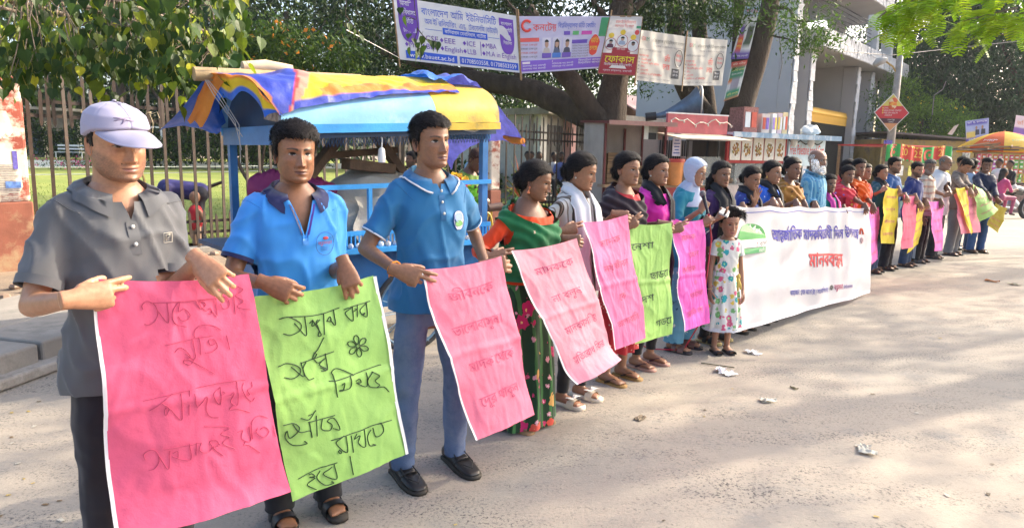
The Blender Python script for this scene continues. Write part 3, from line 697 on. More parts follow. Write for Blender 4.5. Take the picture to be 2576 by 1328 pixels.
def hijab(ctx,m):
    h = ctx['shell']('hijab','headscarf',(.5,.5,.5),m=m,bumpy=.003)
    mb = MB(); tr = ctx['tr']; rg = []; n = 48
    base = [(-.085,.060,.062,.006),(-.115,.075,.078,.010),(-.150,.098,.090,.012),(-.20,.140,.112,.014),(-.25,.175,.128,.008),(-.30,.188,.136,.0)]
    for i,(zz,w,d,c) in enumerate(base):
        r = []
        for k in range(n):
            a = 2*math.pi*k/n; q = .010*math.sin(a*5+i*.9)+.007*mn.noise((math.cos(a)*3,math.sin(a)*3,i*.7))
            p = np.array([(w+q)*math.sin(a),c-(d+q)*math.cos(a),zz+.02*(1-math.cos(a))*0]); wq = max(0,1-i/3)
            r.append(Vector(tr(p[None])[0]).lerp(Vector((p[0],p[1]-.0,1.60+p[2])),1-wq))
        rg.append(r)
    mb.rings(rg,cap=False); ctx['child'](mb,'headscarf_drape',m,h)
def cap(ctx,m,m2,logo=None):
    P = ctx['P']; nr,ncl = ctx['nr'],ctx['ncl']; X,Y,Z,PH,A = head_grid(104,120,P,False); d = np.degrees(A); hl = np.interp(d,[0,60,100,180],[.053,.042,.018,.0])
    T = sm(-.004,.004,Z-hl); V0 = np.c_[X.ravel(),Y.ravel(),Z.ravel()]; N = V0-np.array([0,.006,.02]); N /= np.linalg.norm(N,axis=1)[:,None]
    ang = np.arctan2(X,-Y+.01).ravel(); seam = np.exp(-(np.abs((ang/(math.pi/3)+.5) % 1-.5)/.030)**2)
    th = .013+.002*sm(.04,.09,Z.ravel())-.004*sm(.075,.112,Z.ravel())-.0016*seam+.0022*nz3(V0,26,3.1); dd = T.ravel()*th-.006*(1-T.ravel())
    mb = MB(); V1 = V0+N*dd[:,None]; mb.add(ctx['tr'](V1),grid_faces(X.shape[0],120)); mb.ball(ctx['tr'](np.array([[0,.008,.131]]))[0],(.007,.007,.004),8,6)
    o = ctx['child'](mb,'cap',m)
    bb = MB()
    def bf(u,v,t=0):
        a = (u-.5)*2.5; r0x,r0y = .083,.098; e = max(0,1-(a/1.26)**2)**.6
        x = math.sin(a)*(r0x+.012*v*e); y = .0-math.cos(a)*r0y-.108*v*e; z = .053-.030*v*v*e-.014*(math.sin(a)**2)-.006*v*e
        return Vector(ctx['tr'](np.array([[x,y,z-t]]))[0])
    bb.grid(lambda u,v: bf(u,v),28,8); bb.grid(lambda u,v: bf(u,v,.0035),28,8,flip=True)
    rim = [bf(u/28,1,0) for u in range(29)]; bb.tube([p.lerp(bf(i/28,1,.0035),.5) for i,p in enumerate(rim)],.0028*1.0,6)
    ctx['child'](bb,'brim',m,o)
    if logo:
        lb = MB(); bv = BVHTree.FromPolygons(ctx['tr'](V1).tolist(),grid_faces(X.shape[0],120))
        def pr(u,v):
            a = -.18+u*.36; p = Vector(ctx['tr'](np.array([[math.sin(a)*.3,-math.cos(a)*.3,.082+v*.02]]))[0]); c = Vector(ctx['tr'](np.array([[0,0,.082+v*.02]]))[0])
            h = bv.ray_cast(p,(c-p).normalized()); return (h[0]+h[1]*.0015) if h[0] else c
        for st,w in (([(-.9,-.2),(-.3,.1),(.3,.3),(1,.7)],.10),([(-.95,.25),(-.3,.25),(.3,0),(.9,-.1)],.10),([(-.25,-.6),(0,.0),(.35,.25)],.09)):
            lb.tube([pr(a+.0,b_) for a,b_ in st],[.0012,.0026,.0026,.001][:len(st)],5)
        ctx['child'](lb,'embroidered_mark',m2,o)
def glasses(ctx,m,r=(.0235,.018)):
    mb = MB(); tr = ctx['tr']
    for sd in (1,-1):
        pts = [tr(np.array([[sd*.033+r[0]*math.cos(a),-.102+.006*abs(math.cos(a)),-.002+r[1]*math.sin(a)]]))[0] for a in np.linspace(0,2*math.pi,18)]
        mb.tube(pts,.0013,5,cap=False); mb.tube(tr(np.array([[sd*.0565,-.096,.003],[sd*.073,-.07,.004],[sd*.078,.0,.004],[sd*.076,.02,-.004]])),.0013,5)
    mb.tube(tr(np.array([[-.010,-.103,.002],[0,-.107,.005],[.010,-.103,.002]])),.0013,5); ctx['child'](mb,'glasses',m)
def earring(ctx,m,drop=.03,big=.007):
    tr = ctx['tr']
    for sd in (1,-1):
        mb = MB(); p = np.array([sd*.0745,.010,-.044])
        mb.ball(tr(p[None])[0],big,8,6)
        if drop: mb.tube(tr(np.array([p,p+[0,0,-drop]])),[.002,.002],5); mb.tube(tr(np.array([p+[0,0,-drop*.5],p+[0,0,-drop],p+[0,0,-drop-.006]])),[.003,.010,.008],8)
        ctx['child'](mb,'earring',m)
def wristband(ctx,m,sd,t=.93,r=.031,name='bracelet',w=.004):
    S,E_,W,hd = ctx['arms'][sd]; c = E_.lerp(W,t); d = (W-E_).normalized(); a = d.orthogonal().normalized(); b_ = d.cross(a)
    mb = MB(); mb.tube([c+a*math.cos(q)*r+b_*math.sin(q)*r+d*.003*math.sin(3*q) for q in np.linspace(0,2*math.pi,20)],w,6,cap=False); mb.tube([c+a*r,c+a*(r+.012)+d*.012],[.004,.002],5); ctx['child'](mb,name,m)
def footwear(ctx,kind,c,solec=None):
    if not kind: return
    for sd in (1,-1):
        A_ = ctx['legs'][sd][2]; mb = MB(); m = mat('footwear_%s' % ('_'.join('%d' % (q*1000) for q in c)),c,rough=.45,var=.15,bump=.2,bscale=200,bdist=.002,spec=.5)
        ms = mat('sole_%s' % ('_'.join('%d' % (q*100) for q in (solec or (.03,.025,.02)))),solec or (.03,.025,.02),rough=.7)
        out = [(.072,.020),(.06,.032),(.02,.036),(-.04,.037),(-.10,.047),(-.15,.046),(-.178,.036),(-.19,.015)]
        if kind == 'shoe':
            rg = []
            for yy,w,h,z0 in ((.078,.018,.050,.03),(.07,.034,.075,.014),(.03,.038,.088,.012),(-.02,.040,.080,.012),(-.06,.044,.064,.012),(-.11,.050,.050,.012),(-.16,.048,.040,.012),(-.195,.038,.034,.012),(-.215,.020,.026,.014)):
                rg.append([(A_.x+w*math.copysign(abs(math.cos(a))**.7,math.cos(a)),A_.y+yy,z0+(h-z0)*(.5+.5*math.copysign(abs(math.sin(a))**.8,math.sin(a)))) for a in np.linspace(0,2*math.pi,18,endpoint=False)])
            mb.rings(rg); o = ctx['child'](mb,'shoe',m); sb = MB()
            P_ = [(A_.x+w*1.06,A_.y+yy*1.03) for yy,w in ((.08,.02),(.07,.036),(.0,.040),(-.10,.052),(-.16,.050),(-.20,.038),(-.222,.016))]; P_ += [(2*A_.x-q[0],q[1]) for q in P_[::-1]]
            sb.prism([(q[0],q[1],.001) for q in P_],(0,0,.016)); ctx['child'](sb,'sole',ms,o)
            vb = MB(); vb.tube([(A_.x+.046*math.cos(a),A_.y-.085-.012*math.sin(a),.030+.034*math.sin(a)) for a in np.linspace(.1,math.pi-.1,12)],[.006]*12,6); vb.tube([(A_.x-.030,A_.y-.02,.082),(A_.x-.034,A_.y-.13,.054),(A_.x,A_.y-.185,.046),(A_.x+.034,A_.y-.13,.054),(A_.x+.030,A_.y-.02,.082)],.003,5); ctx['child'](vb,'seam',m,o); continue
        th = .030 if kind == 'platform' else .020
        P_ = [(A_.x+w,A_.y+yy) for yy,w in out]; P_ += [(2*A_.x-q[0],q[1]) for q in P_[::-1]]
        mb.prism([(q[0],q[1],.001) for q in P_],(0,0,th)); o = ctx['child'](mb,'sandal',ms if kind != 'platform' else m)
        sb = MB()
        def band(y0,y1,h,w=.050):
            sb.grid(lambda u,v: (A_.x+w*math.cos(math.pi*u)*1.0,A_.y+y0+(y1-y0)*v,.012+h*math.sin(math.pi*u)**.7),12,2)
            sb.grid(lambda u,v: (A_.x+(w+.004)*math.cos(math.pi*u),A_.y+y0+(y1-y0)*v,.012+(h+.004)*math.sin(math.pi*u)**.7),12,2)
        if kind in ('sandal','platform'): band(-.13,-.075,.052); 
        if kind == 'sandal': band(-.055,-.015,.070,.047)
        if kind == 'flip':
            for q in (1,-1): sb.tube([(A_.x,A_.y-.135,.030),(A_.x+q*.022,A_.y-.10,.058),(A_.x+q*.042,A_.y-.03,.022)],[.006,.009,.010],7,squash=(1.6,.5,(0,1,0)))
        if kind == 'strap':
            band(-.185,-.10,.040,.046); sb.tube([(A_.x+.040*math.cos(a),A_.y+.022+.045*math.sin(a),.075) for a in np.linspace(0,2*math.pi,18)],.006,6)
        ctx['child'](sb,'strap',m,o)
        if kind == 'platform':
            bb = MB()
            for q in (1,-1): bb.grid(lambda u,v: (A_.x+q*u*.05,A_.y-.105+(v-.5)*(.016+.05*u)+.004*math.sin(v*14),.070+.014*math.sin(u*2.2)),4,6)
            ctx['child'](bb,'bow',mat('ivory_bow',(.8,.76,.7)),o)
TOPS = dict(shirt=shirt); BOTTOMS = dict(trousers=trousers,skirt=skirt)
def HND(wrist,tip,Y,dy=0.0,pose='grip',back=None,pole=None):
    """hand given by the photo points of wrist and knuckle line and their depth"""
    w = PY(*wrist,Y); t = PY(*tip,Y+dy); b = (EYE-w).normalized() if back is None else Vector(back)
    d = dict(wrist=w,dir=t-w,back=b,pose=pose)
    if pole: d['pole'] = pole
    return d

# ------------------------------------------------------------------ ground, road, park
def ground_mat(name,cols,s1=.5,s2=6,speck=.0,bump=.35):
    m = bpy.data.materials.new(name); m.use_nodes = True; nt = m.node_tree; N = nt.nodes; K = nt.links; b = N['Principled BSDF']; b.inputs['Roughness'].default_value = .9; b.inputs['Specular IOR Level'].default_value = .25
    tc = N.new('ShaderNodeTexCoord')
    def nz(s,d=6,r=.62):
        n = N.new('ShaderNodeTexNoise'); n.inputs['Scale'].default_value = s; n.inputs['Detail'].default_value = d; n.inputs['Roughness'].default_value = r; K.new(tc.outputs['Object'],n.inputs['Vector']); return n.outputs[0]
    def ramp(src,a,bb):
        r = N.new('ShaderNodeMapRange'); r.inputs[1].default_value = a; r.inputs[2].default_value = bb; K.new(src,r.inputs[0]); return r.outputs[0]
    def mix(f,a,c):
        x = N.new('ShaderNodeMix'); x.data_type = 'RGBA'; K.new(f,x.inputs[0])
        for i,q in ((6,a),(7,c)):
            if isinstance(q,tuple): x.inputs[i].default_value = (*q,1)
            else: K.new(q,x.inputs[i])
        return x.outputs[2]
    c = mix(ramp(nz(s1),.40,.62),col(cols[0]),col(cols[1])); c = mix(ramp(nz(s2,8,.7),.52,.72),c,col(cols[2]))
    if speck:
        mpn = N.new('ShaderNodeMapping'); mpn.inputs['Rotation'].default_value = (0,0,-.72); mpn.inputs['Scale'].default_value = (1,3.2,1); K.new(tc.outputs['Object'],mpn.inputs[0])
        def nzs(s,d,r):
            n = N.new('ShaderNodeTexNoise'); n.inputs['Scale'].default_value = s; n.inputs['Detail'].default_value = d; n.inputs['Roughness'].default_value = r; K.new(mpn.outputs[0],n.inputs['Vector']); return n.outputs[0]
        sp = ramp(nz(62,4,.8),.52,.62); zone = ramp(nzs(1.0,7,.75),.42,.60); mm = N.new('ShaderNodeMath'); mm.operation = 'MULTIPLY'; K.new(sp,mm.inputs[0]); K.new(zone,mm.inputs[1])
        m2 = N.new('ShaderNodeMath'); m2.operation = 'MULTIPLY'; m2.inputs[1].default_value = speck; K.new(mm.outputs[0],m2.inputs[0]); c = mix(m2.outputs[0],c,(.035,.035,.04))
    c = mix(ramp(nz(45,6,.75),.55,.75),c,col(cols[3]))
    K.new(c,b.inputs['Base Color'])
    bp = N.new('ShaderNodeBump'); bp.inputs['Strength'].default_value = bump; bp.inputs['Distance'].default_value = .012; ad = N.new('ShaderNodeMath'); ad.operation = 'ADD'; K.new(nz(70,6,.75),ad.inputs[0]); K.new(nz(9,6),ad.inputs[1]); K.new(ad.outputs[0],bp.inputs['Height']); K.new(bp.outputs[0],b.inputs['Normal'])
    return m
M_ROAD = ground_mat('dusty_asphalt',((.36,.31,.25),(.275,.25,.215),(.24,.225,.205),(.39,.34,.275)),.45,2.6,speck=.95)
M_DIRT = ground_mat('trodden_dirt',((.27,.205,.145),(.20,.155,.115),(.31,.25,.18),(.15,.115,.085)),.9,5,speck=.3,bump=.7)
M_LAWN = ground_mat('lawn',((.17,.215,.045),(.24,.265,.065),(.13,.17,.035),(.28,.28,.10)),.5,3,bump=.8)
def und(x,y): return .012*mn.noise((x*.35,y*.35,0))+.004*mn.noise((x*1.7,y*1.7,3))
g = MB(); g.poly([(-300,-60,-.06),(400,-60,-.06),(400,500,-.06),(-300,500,-.06)]); g.build('ground',M_DIRT,kind='structure')
g = MB()
def roadp(u,v):
    sdist = -12+u*90; off = 3.3+v*14 if True else 0
    p = Vector((-6.4,8.5,0))+SD*sdist+SN*off; return Vector((p.x,p.y,und(p.x,p.y)))
g.grid(roadp,180,40); g.build('road',M_ROAD,smooth=True,kind='structure')
g = MB(); g.grid(lambda u,v: (lambda p: Vector((p.x,p.y,.004+.03*mn.noise((p.x*.9,p.y*.9,5))+.02*mn.noise((p.x*3,p.y*3,5)))))(Vector((-6.4,8.5,0))+SD*(-12+u*70)+SN*(-.6+v*4.2)),260,26); g.build('dirt_verge',M_DIRT,smooth=True,kind='structure')
LZ = lambda d: .02+.016*max(0,d)
g = MB(); g.grid(lambda u,v: (lambda p: Vector((p.x,p.y,LZ(.9+v*50)+.03*mn.noise((p.x*.4,p.y*.4,9)))))(Vector((-6.4,8.5,0))+SD*(-40+u*90)-SN*(.9+v*50)),40,30); g.build('lawn',M_LAWN,smooth=True,kind='structure')
# short grass tufts close to the fence so that the lawn reads as grass
rnd = random.Random(5); g = MB(); V = []; F = []
for i in range(9000):
    dd_ = 1.2+rnd.random()**1.7*16; p = Vector((-6.4,8.5,LZ(dd_)))+SD*rnd.uniform(-6,12)-SN*dd_; a = rnd.uniform(0,6.28); h = rnd.uniform(.03,.075); d = Vector((math.cos(a),math.sin(a),0))*.012; e = Vector((rnd.gauss(0,.03),rnd.gauss(0,.03),h)); k = len(V); V += [p-d,p+d,p+e]; F.append((k,k+1,k+2))
g.add(V,F,(.20,.25,.055)); g.build('grass',mat('grass_blades',attr=True,transl=.35,var=.4,scale=2),kind='stuff')
M_CONC = mat('weathered_concrete',(.30,.275,.245),rough=.9,var=.22,scale=3,bump=.6,bscale=30,bdist=.01,stain=(.17,.15,.125),stain_s=1.6,stain_t=.56)
M_CONC2 = mat('pale_concrete',(.26,.235,.205),rough=.9,var=.2,scale=2.2,bump=.5,bscale=55,bdist=.006,stain=(.21,.195,.17),stain_s=2.6,stain_t=.55)
# drain slabs at the left
pv = thing('concrete_footpath','cracked grey concrete drain slabs along the kerb behind the capped man','footpath',(-3.55,4.5,0))
def slab(pts,z0,z1,name,m):
    c = Vector((-3.55,4.5,0)); b_ = MB(); b_.prism([Vector((x,y,z0))-c for x,y in pts],(0,0,z1-z0)); o = b_.build(name,m,pv); bv = o.modifiers.new('b','BEVEL'); bv.width = .018; bv.segments = 2; return o
a0 = G(-140,938,.2); a1 = G(157,854,.2); a2 = G(300,800,.2)
p0_ = Vector((-3.30,4.02,0)); d1 = Vector((.16,1,0)).normalized(); n1 = Vector((-1,.16,0)).normalized()
def q(a,b_): r = p0_+d1*a+n1*b_; return (r.x,r.y)
slab([q(-1.2,0),q(.50,0),q(.56,.62),q(-1.2,.7)],.02,.20,'slab',M_CONC2); slab([q(.53,0),q(1.9,0),q(1.9,.6),q(.59,.61)],.02,.205,'slab',M_CONC2)
slab([q(-1.2,.73),q(.57,.65),q(.66,1.5),q(-1.2,1.6)],.02,.212,'slab',M_CONC2); slab([q(.60,.64),q(1.9,.63),q(1.9,1.5),q(.69,1.49)],.02,.195,'slab',M_CONC2)
slab([q(-1.2,-.10),q(.75,-.10),q(.75,.35),q(-1.2,.35)],0,.075,'kerb_step',M_CONC); slab([q(.76,-.10),q(2.0,-.10),q(2.0,.35),q(.76,.35)],0,.07,'kerb_step',M_CONC)
# ------------------------------------------------------------------ fence
M_IRON = mat('rusty_iron',(.042,.026,.018),rough=.55,var=.35,scale=9,bump=.35,bscale=120,bdist=.003,spec=.5,stain=(.11,.05,.02),stain_s=5,stain_t=.55)
M_RED = mat('peeling_red_paint',(.30,.070,.045),rough=.8,var=.2,scale=4,bump=.5,bscale=40,bdist=.006,stain=(.60,.53,.44),stain_s=3.2,stain_t=.41,aniso=(1,1,1.4))
M_REDL = mat('worn_red_paint',(.24,.085,.055),rough=.85,var=.25,scale=3,bump=.5,bscale=30,bdist=.006,stain=(.33,.22,.13),stain_s=1.7,stain_t=.50)
M_PAPER = mat('torn_poster_paper',(.62,.57,.48),rough=.9,var=.25,scale=7,bump=.5,bscale=25,bdist=.006,stain=(.36,.12,.07),stain_s=6,stain_t=.60)
def flat_bar(w,t,z0,z1,tip,lowtip=False):
    b_ = MB(); out = [(-w/2,z0),(0,z0-.05),(w/2,z0),(w/2,z1-tip),(0,z1),(-w/2,z1-tip)] if lowtip else [(-w/2,z0),(w/2,z0),(w/2,z1-tip),(0,z1),(-w/2,z1-tip)]
    b_.prism([(x,-t/2,z) for x,z in out],(0,t,0)); me = b_.mesh('bar'); me.materials.append(M_IRON); return me
def fence(Y0,Y1,label,step,w,short=True):
    o = thing('iron_fence',label,'fence',(SX(Y0),Y0,0),SRZ); Ln = (Y1-Y0)/.745; rnd = random.Random(int(Y0*7)); ml = flat_bar(w,.018,.04,2.48,.07); mt = flat_bar(w,.015,1.84,2.28,.06,True); mbm = flat_bar(w*.9,.015,.24,.62,.06,True)
    for z in (2.10,1.92,.46,.29):
        b_ = MB(); b_.bar((0,.022,z),(Ln,.022,z),.016,.042); b_.build('rail',M_IRON,o)
    b_ = MB(); n = int(Ln/step)
    for i in range(n+1):
        x = i*step+.05
        c = link('bar',ml,o); c.location = (x,0,rnd.gauss(0,.012)); c.rotation_euler = (rnd.gauss(0,.006),rnd.gauss(0,.008),rnd.gauss(0,.1))
        if short and i < n:
            for me,nm in ((mt,'picket'),(mbm,'picket')): c = link(nm,me,o); c.location = (x+step/2,0,rnd.gauss(0,.02)); c.rotation_euler = (0,rnd.gauss(0,.015),rnd.gauss(0,.1))
    b_ = MB(); b_.box((Ln/2,.02,.02),(Ln,.34,.10)); b_.box((Ln/2,-.12,-.01),(Ln,.12,.10)); b_.build('base_wall',M_CONC2,o)
    return o
f1 = fence(8.74,14.85,'rusty picket fence with pointed bars between the peeling red pillars',.205,.042)
f2 = fence(15.2,18.3,'dark close-barred fence right of the narrow red and white pillar',.26,.034,short=True)
sb = MB()
for i,t in ((3,.0),(7,.3),(12,.1),(14,.4),(17,.2)):
    c = Vector((.05+.205*i,-.03,1.98+.12*t)); sb.tube([c+Vector((.03*math.cos(a),.028*math.sin(a),.004*a)) for a in np.linspace(0,9,22)],.006,4); sb.tube([c+Vector((.02,-.03,0)),c+Vector((.09,-.06,.03)),c+Vector((.12,-.05,-.05))],.005,4); sb.tube([c+Vector((.0,-.03,0)),c+Vector((.03,-.05,-.12)),c+Vector((.02,-.04,-.26))],.004,4)
sb.build('tied_cord',mat('straw_cord',(.5,.42,.27),rough=.9),f1)
def pillar(Y,w,h,label,off=0.0,low=.9,posters=True,d=.4):
    o = thing('fence_pillar',label,'pillar',(SX(Y,off),Y,0),SRZ); b_ = MB(); b_.box((0,0,h/2+low/2),(w,d,h-low)); s_ = b_.build('shaft',M_RED,o); m_ = s_.modifiers.new('b','BEVEL'); m_.width = .035; m_.segments = 2
    b_ = MB(); b_.box((0,0,low/2-.05),(w+.03,d+.03,low+.1)); s_ = b_.build('plinth',M_REDL,o); m_ = s_.modifiers.new('b','BEVEL'); m_.width = .02; m_.segments = 2
    return o
pl_ = pillar(8.36,.95,2.40,'wide peeling red pillar covered in torn posters at far left',low=.85)
rnd = random.Random(4)
for x,z,w,h in ((-.05,2.0,.42,.3),(.18,1.78,.30,.34),(-.15,1.55,.5,.42),(.2,1.42,.28,.3),(.22,1.14,.34,.40),(-.2,1.1,.46,.34),(.02,.93,.3,.2),(-.34,1.9,.2,.4)):
    b_ = MB(); n = 14; pts = [(x+math.cos(a)*w*.5*(1+.25*mn.noise((x*9+math.cos(a)*2,z*7,math.sin(a)*2)))*min(1.25,1/max(abs(math.cos(a)),abs(math.sin(a)))),-.203-.004*rnd.random(),z+math.sin(a)*h*.5*min(1.25,1/max(abs(math.cos(a)),abs(math.sin(a))))*(1+.2*mn.noise((z*5,a*2,1)))) for a in np.linspace(0,2*math.pi,n,endpoint=False)]
    b_.poly(pts[::-1]); b_.build('poster_scrap',M_PAPER,pl_)
nb = MB()
for k in range(16):                       # faded newsprint lines on the scraps
    z = 1.30-.021*k; nb.box((.24+.02*rnd.random(),-.209,z),(.16+.08*rnd.random(),.002,.006))
for k in range(9): nb.box((.26,-.209,1.02-.02*k),(.20,.002,.006))
nb.build('faded_print',mat('faded_ink',(.22,.2,.22),var=.5,scale=30),pl_)
for x,z,w,h,c in ((.34,1.36,.05,.22,(.12,.10,.4)),(.12,1.60,.16,.05,(.4,.1,.1)),(.30,1.06,.16,.08,(.1,.2,.5)),(-.1,1.24,.2,.06,(.45,.12,.14))):
    b_ = MB(); b_.box((x,-.2095,z),(w,.002,h)); b_.build('poster_block',mat('ink_%d' % int(x*100+50),c,var=.5,scale=14),pl_)
p2_ = pillar(15.02,.30,2.32,'narrow red and white pillar behind the green sari woman',low=.8)
b_ = MB(); b_.box((0,-.206,2.10),(.24,.012,.22)); b_.box((.02,-.214,2.14),(.14,.004,.08),c=(.1,.4,.1)); b_.build('sticker',mat('white_sticker',(.62,.58,.55),stain=(.1,.35,.1),stain_s=5,stain_t=.55),p2_)
p3_ = thing('fence_pillar','bare grey concrete pillar beside the dark red booth','pillar',(SX(18.0,.3),18.0,0),SRZ); b_ = MB(); b_.box((0,0,1.2),(.42,.42,2.4)); b_.build('shaft',M_CONC,p3_); b_ = MB(); b_.box((0,0,2.43),(.5,.5,.07)); b_.build('cap',M_CONC,p3_)
# rubble and a log by the left pillar
rb = thing('log','short sawn log lying on the dirt behind the capped man','log',(-4.15,6.55,.1),R(20)); b_ = MB(); b_.tube([(-.26,0,0),(-.1,.02,.01),(.1,-.01,0),(.27,.01,.01)],[.075,.09,.085,.07],12); b_.build('bark',mat('bark_dark',(.10,.065,.04),bump=.8,bscale=30,bdist=.02),rb,smooth=40)
b_ = MB(); b_.tube([(-.264,0,0),(-.268,0,0)],[.066,.06],12); b_.tube([(.274,.01,.01),(.278,.01,.01)],[.062,.055],12); b_.build('sawn_end',mat('sawn_wood',(.38,.25,.14)),rb)
rnd = random.Random(11); b_ = MB()
for i in range(110):
    p = Vector((-6.4,8.5,0))+SD*rnd.uniform(-4.5,7)+SN*rnd.uniform(.4,2.9); r = rnd.uniform(.015,.07); b_.ball((p.x,p.y,.02),(r*rnd.uniform(.7,1.4),r,r*.6),6,4)
b_.build('rubble',mat('rubble',(.26,.18,.13),var=.4,scale=4,bump=.5),kind='stuff')
# ------------------------------------------------------------------ park beyond the fence
M_WHITE = mat('white_paint',(.72,.71,.68),rough=.7,var=.08)
M_GREY = mat('grey_plaster',(.30,.295,.285),rough=.85,var=.10,scale=1.1,bump=.2,bscale=20)
def FP(s,d,z=0): p = Vector((-6.4,8.5,0))+SD*s-SN*d; return Vector((p.x,p.y,z))      # along the fence, depth into the park
b_ = MB(); a = FP(-14,34); c = FP(26,29); b_.bar((a.x,a.y,.75),(c.x,c.y,.68),.3,.34); b_.build('low_wall',M_WHITE,label='long white low kerb wall crossing the lawn behind the fence',category='wall')
gp = thing('goal_post','white steel goal frame on the lawn behind the capped man','goal',PY(411,415,38),R(10)); b_ = MB(); b_.bar((0,0,0),(0,0,2.0),.09); b_.build('upright',M_WHITE,gp); b_ = MB(); b_.bar((-1.6,0,2.02),(.05,0,2.02),.09); b_.build('crossbar',M_WHITE,gp); b_ = MB(); b_.bar((-1.55,0,0),(-1.55,0,2.0),.09); b_.build('upright',M_WHITE,gp)
for i,(s_,d_,lb) in enumerate(((.2,3.9,'red and white striped marker stick behind the capped man'),(3.0,3.0,'leaning bamboo pole left of the blue shirted man'),(-2.35,2.6,'bamboo pole tied upright behind the left fence bars'))):
    t_ = thing('pole',lb,'pole',FP(s_,d_),0); b_ = MB(); h_ = (1.1,1.9,2.2)[i]; tilt = (.03,-.22,.05)[i]
    for k in range(8): b_.tube([(tilt*h_*k/8,0,h_*k/8),(tilt*h_*(k+1)/8,0,h_*(k+1)/8)],.022,7,c=((.5,.2,.1) if k % 2 else (.6,.58,.5)) if i == 0 else ((.42,.29,.10) if k % 2 else (.36,.25,.09)))
    b_.build('shaft',mat('bamboo',attr=True,var=.2),t_)
for k,(s0,d0,s1,d1_) in enumerate(((-6,9,8,8.2),(-8,16,12,15))):
    b_ = MB(); A_,B_ = FP(s0,d0,1.0),FP(s1,d1_,.98); b_.tube([A_.lerp(B_,t)+Vector((0,0,-.10*math.sin(math.pi*t))) for t in np.linspace(0,1,14)],.010,5); b_.build('rope',mat('pale_rope',(.6,.62,.55)),label=('nearer' if k == 0 else 'farther')+' pale rope strung across the lawn behind the fence',category='rope')
tb = thing('bench','white metal bench frames on the lawn behind the capped man','bench',PY(178,402,42),R(5))
for nm,lst in (('seat',[((-.8,0,.45),(.8,0,.45),.40,.04)]),('leg',[((-.75,-.15,0),(-.75,-.15,.45),.05,.05)]),('leg',[((.75,-.15,0),(.75,-.15,.45),.05,.05)]),('backrest',[((-.8,.2,.85),(.8,.2,.85),.05,.10),((-.8,.2,.65),(.8,.2,.65),.05,.08)])):
    b_ = MB(); [b_.bar(a,c,w,h) for a,c,w,h in lst]; b_.build(nm,M_WHITE,tb)
# white and pink pavilion seen through the right-hand fence
def building(name,label,s_,d_,L_,D_,h,m,parts,rz=SRZ):
    o = thing(name,label,'building',FP(s_,d_),rz); b_ = MB(); b_.box((0,0,h/2),(L_,D_,h)); b_.build('wall',m,o)
    for nm,ct,sz,mm in parts: b_ = MB(); b_.box(ct,sz); b_.build(nm,mm,o)
    return o
M_PINK = mat('pink_paint',(.62,.36,.34),var=.1); M_TIN = mat('faded_tin',(.42,.22,.20),rough=.6,var=.2,scale=3); M_DK = mat('dark_opening',(.03,.032,.035),rough=.5)
pk = [('column',(-4+1.6*i,-2.15,1.45),(.32,.32,2.9),M_PINK if i % 2 else M_WHITE) for i in range(6)]+[('roof',(0,-.4,3.0),(9,5,.2),M_CONC),('step',(0,-2.8,.15),(9,1.2,.3),M_CONC2)]+[('window',(-3.2+1.6*i,-2.01,1.9),(.9,.04,1.4),M_DK) for i in range(5)]
building('pavilion','white pavilion with pink columns seen through the close-barred fence',19.6,6.4,8.6,4,2.9,mat('pale_wall',(.42,.40,.38)),pk)
building('school_block','long low grey-white block with dark windows behind the lawn',4,52,40,6,4.2,mat('cream_wall',(.13,.125,.11)),[('roof',(0,0,4.3),(41,7,.2),M_CONC)]+[('window',(-12+2.2*i,-3.02,1.7),(1.1,.06,1.3),mat('window_blue',(.10,.14,.20),rough=.3)) for i in range(11)]+[('column',(-11+2.2*i,-3.2,1.7),(.25,.25,3.4),mat('column_cream',(.55,.5,.38))) for i in range(11)])
rs = thing('tin_roof_house','house with a pale pink tin roof behind the pale banners','house',(7.6,40,0),SRZ); b_ = MB(); b_.box((0,0,1.6),(7,5,3.2)); b_.build('wall',mat('ochre_wall',(.40,.31,.2)),rs); b_ = MB(); b_.prism([(-4,-3.2,3.1),(4,-3.2,3.1),(4,0,4.9),(-4,0,4.9)],(0,0,.08)); b_.prism([(-4,0,4.9),(4,0,4.9),(4,3.2,3.1),(-4,3.2,3.1)],(0,0,.08)); b_.build('roof',M_TIN,rs)

# ------------------------------------------------------------------ university gate
def tile_mat():
    m = mat('white_stone_cladding',(.60,.61,.63),rough=.6,var=.16,scale=3,bump=.0)
    nt = m.node_tree; N = nt.nodes; K = nt.links; b = N['Principled BSDF']; tc = N.new('ShaderNodeTexCoord'); v = N.new('ShaderNodeTexVoronoi'); v.inputs['Scale'].default_value = 3.4; K.new(tc.outputs['Object'],v.inputs['Vector'])
    n = N.new('ShaderNodeTexNoise'); n.inputs['Scale'].default_value = 14; K.new(tc.outputs['Object'],n.inputs['Vector']); a = N.new('ShaderNodeMath'); a.operation = 'ADD'; K.new(v.outputs['Distance'],a.inputs[0]); K.new(n.outputs[0],a.inputs[1])
    bp = N.new('ShaderNodeBump'); bp.inputs['Strength'].default_value = .9; bp.inputs['Distance'].default_value = .05; K.new(a.outputs[0],bp.inputs['Height']); K.new(bp.outputs[0],b.inputs['Normal']); return m
M_TILE = tile_mat(); M_GATE = mat('gate_grey',(.40,.395,.40),rough=.8,var=.06,scale=.8); M_BLACK = mat('black_iron',(.022,.022,.024),rough=.45); M_GOLD = mat('gold_paint',(.62,.36,.05),rough=.45,metal=.3)
gt = thing('university_gate','tall grey and white tiled gateway with stone clad columns beyond the stalls','gateway',(SX(27.7),27.7,0),SRZ)
rnd = random.Random(3)
def gp_(name,x0,x1,y0,y1,z0,z1,m,parent=gt,mb=None):
    b_ = MB(); b_.box(((x0+x1)/2,(y0+y1)/2,(z0+z1)/2),(x1-x0,y1-y0,z1-z0)); return b_.build(name,m,parent)
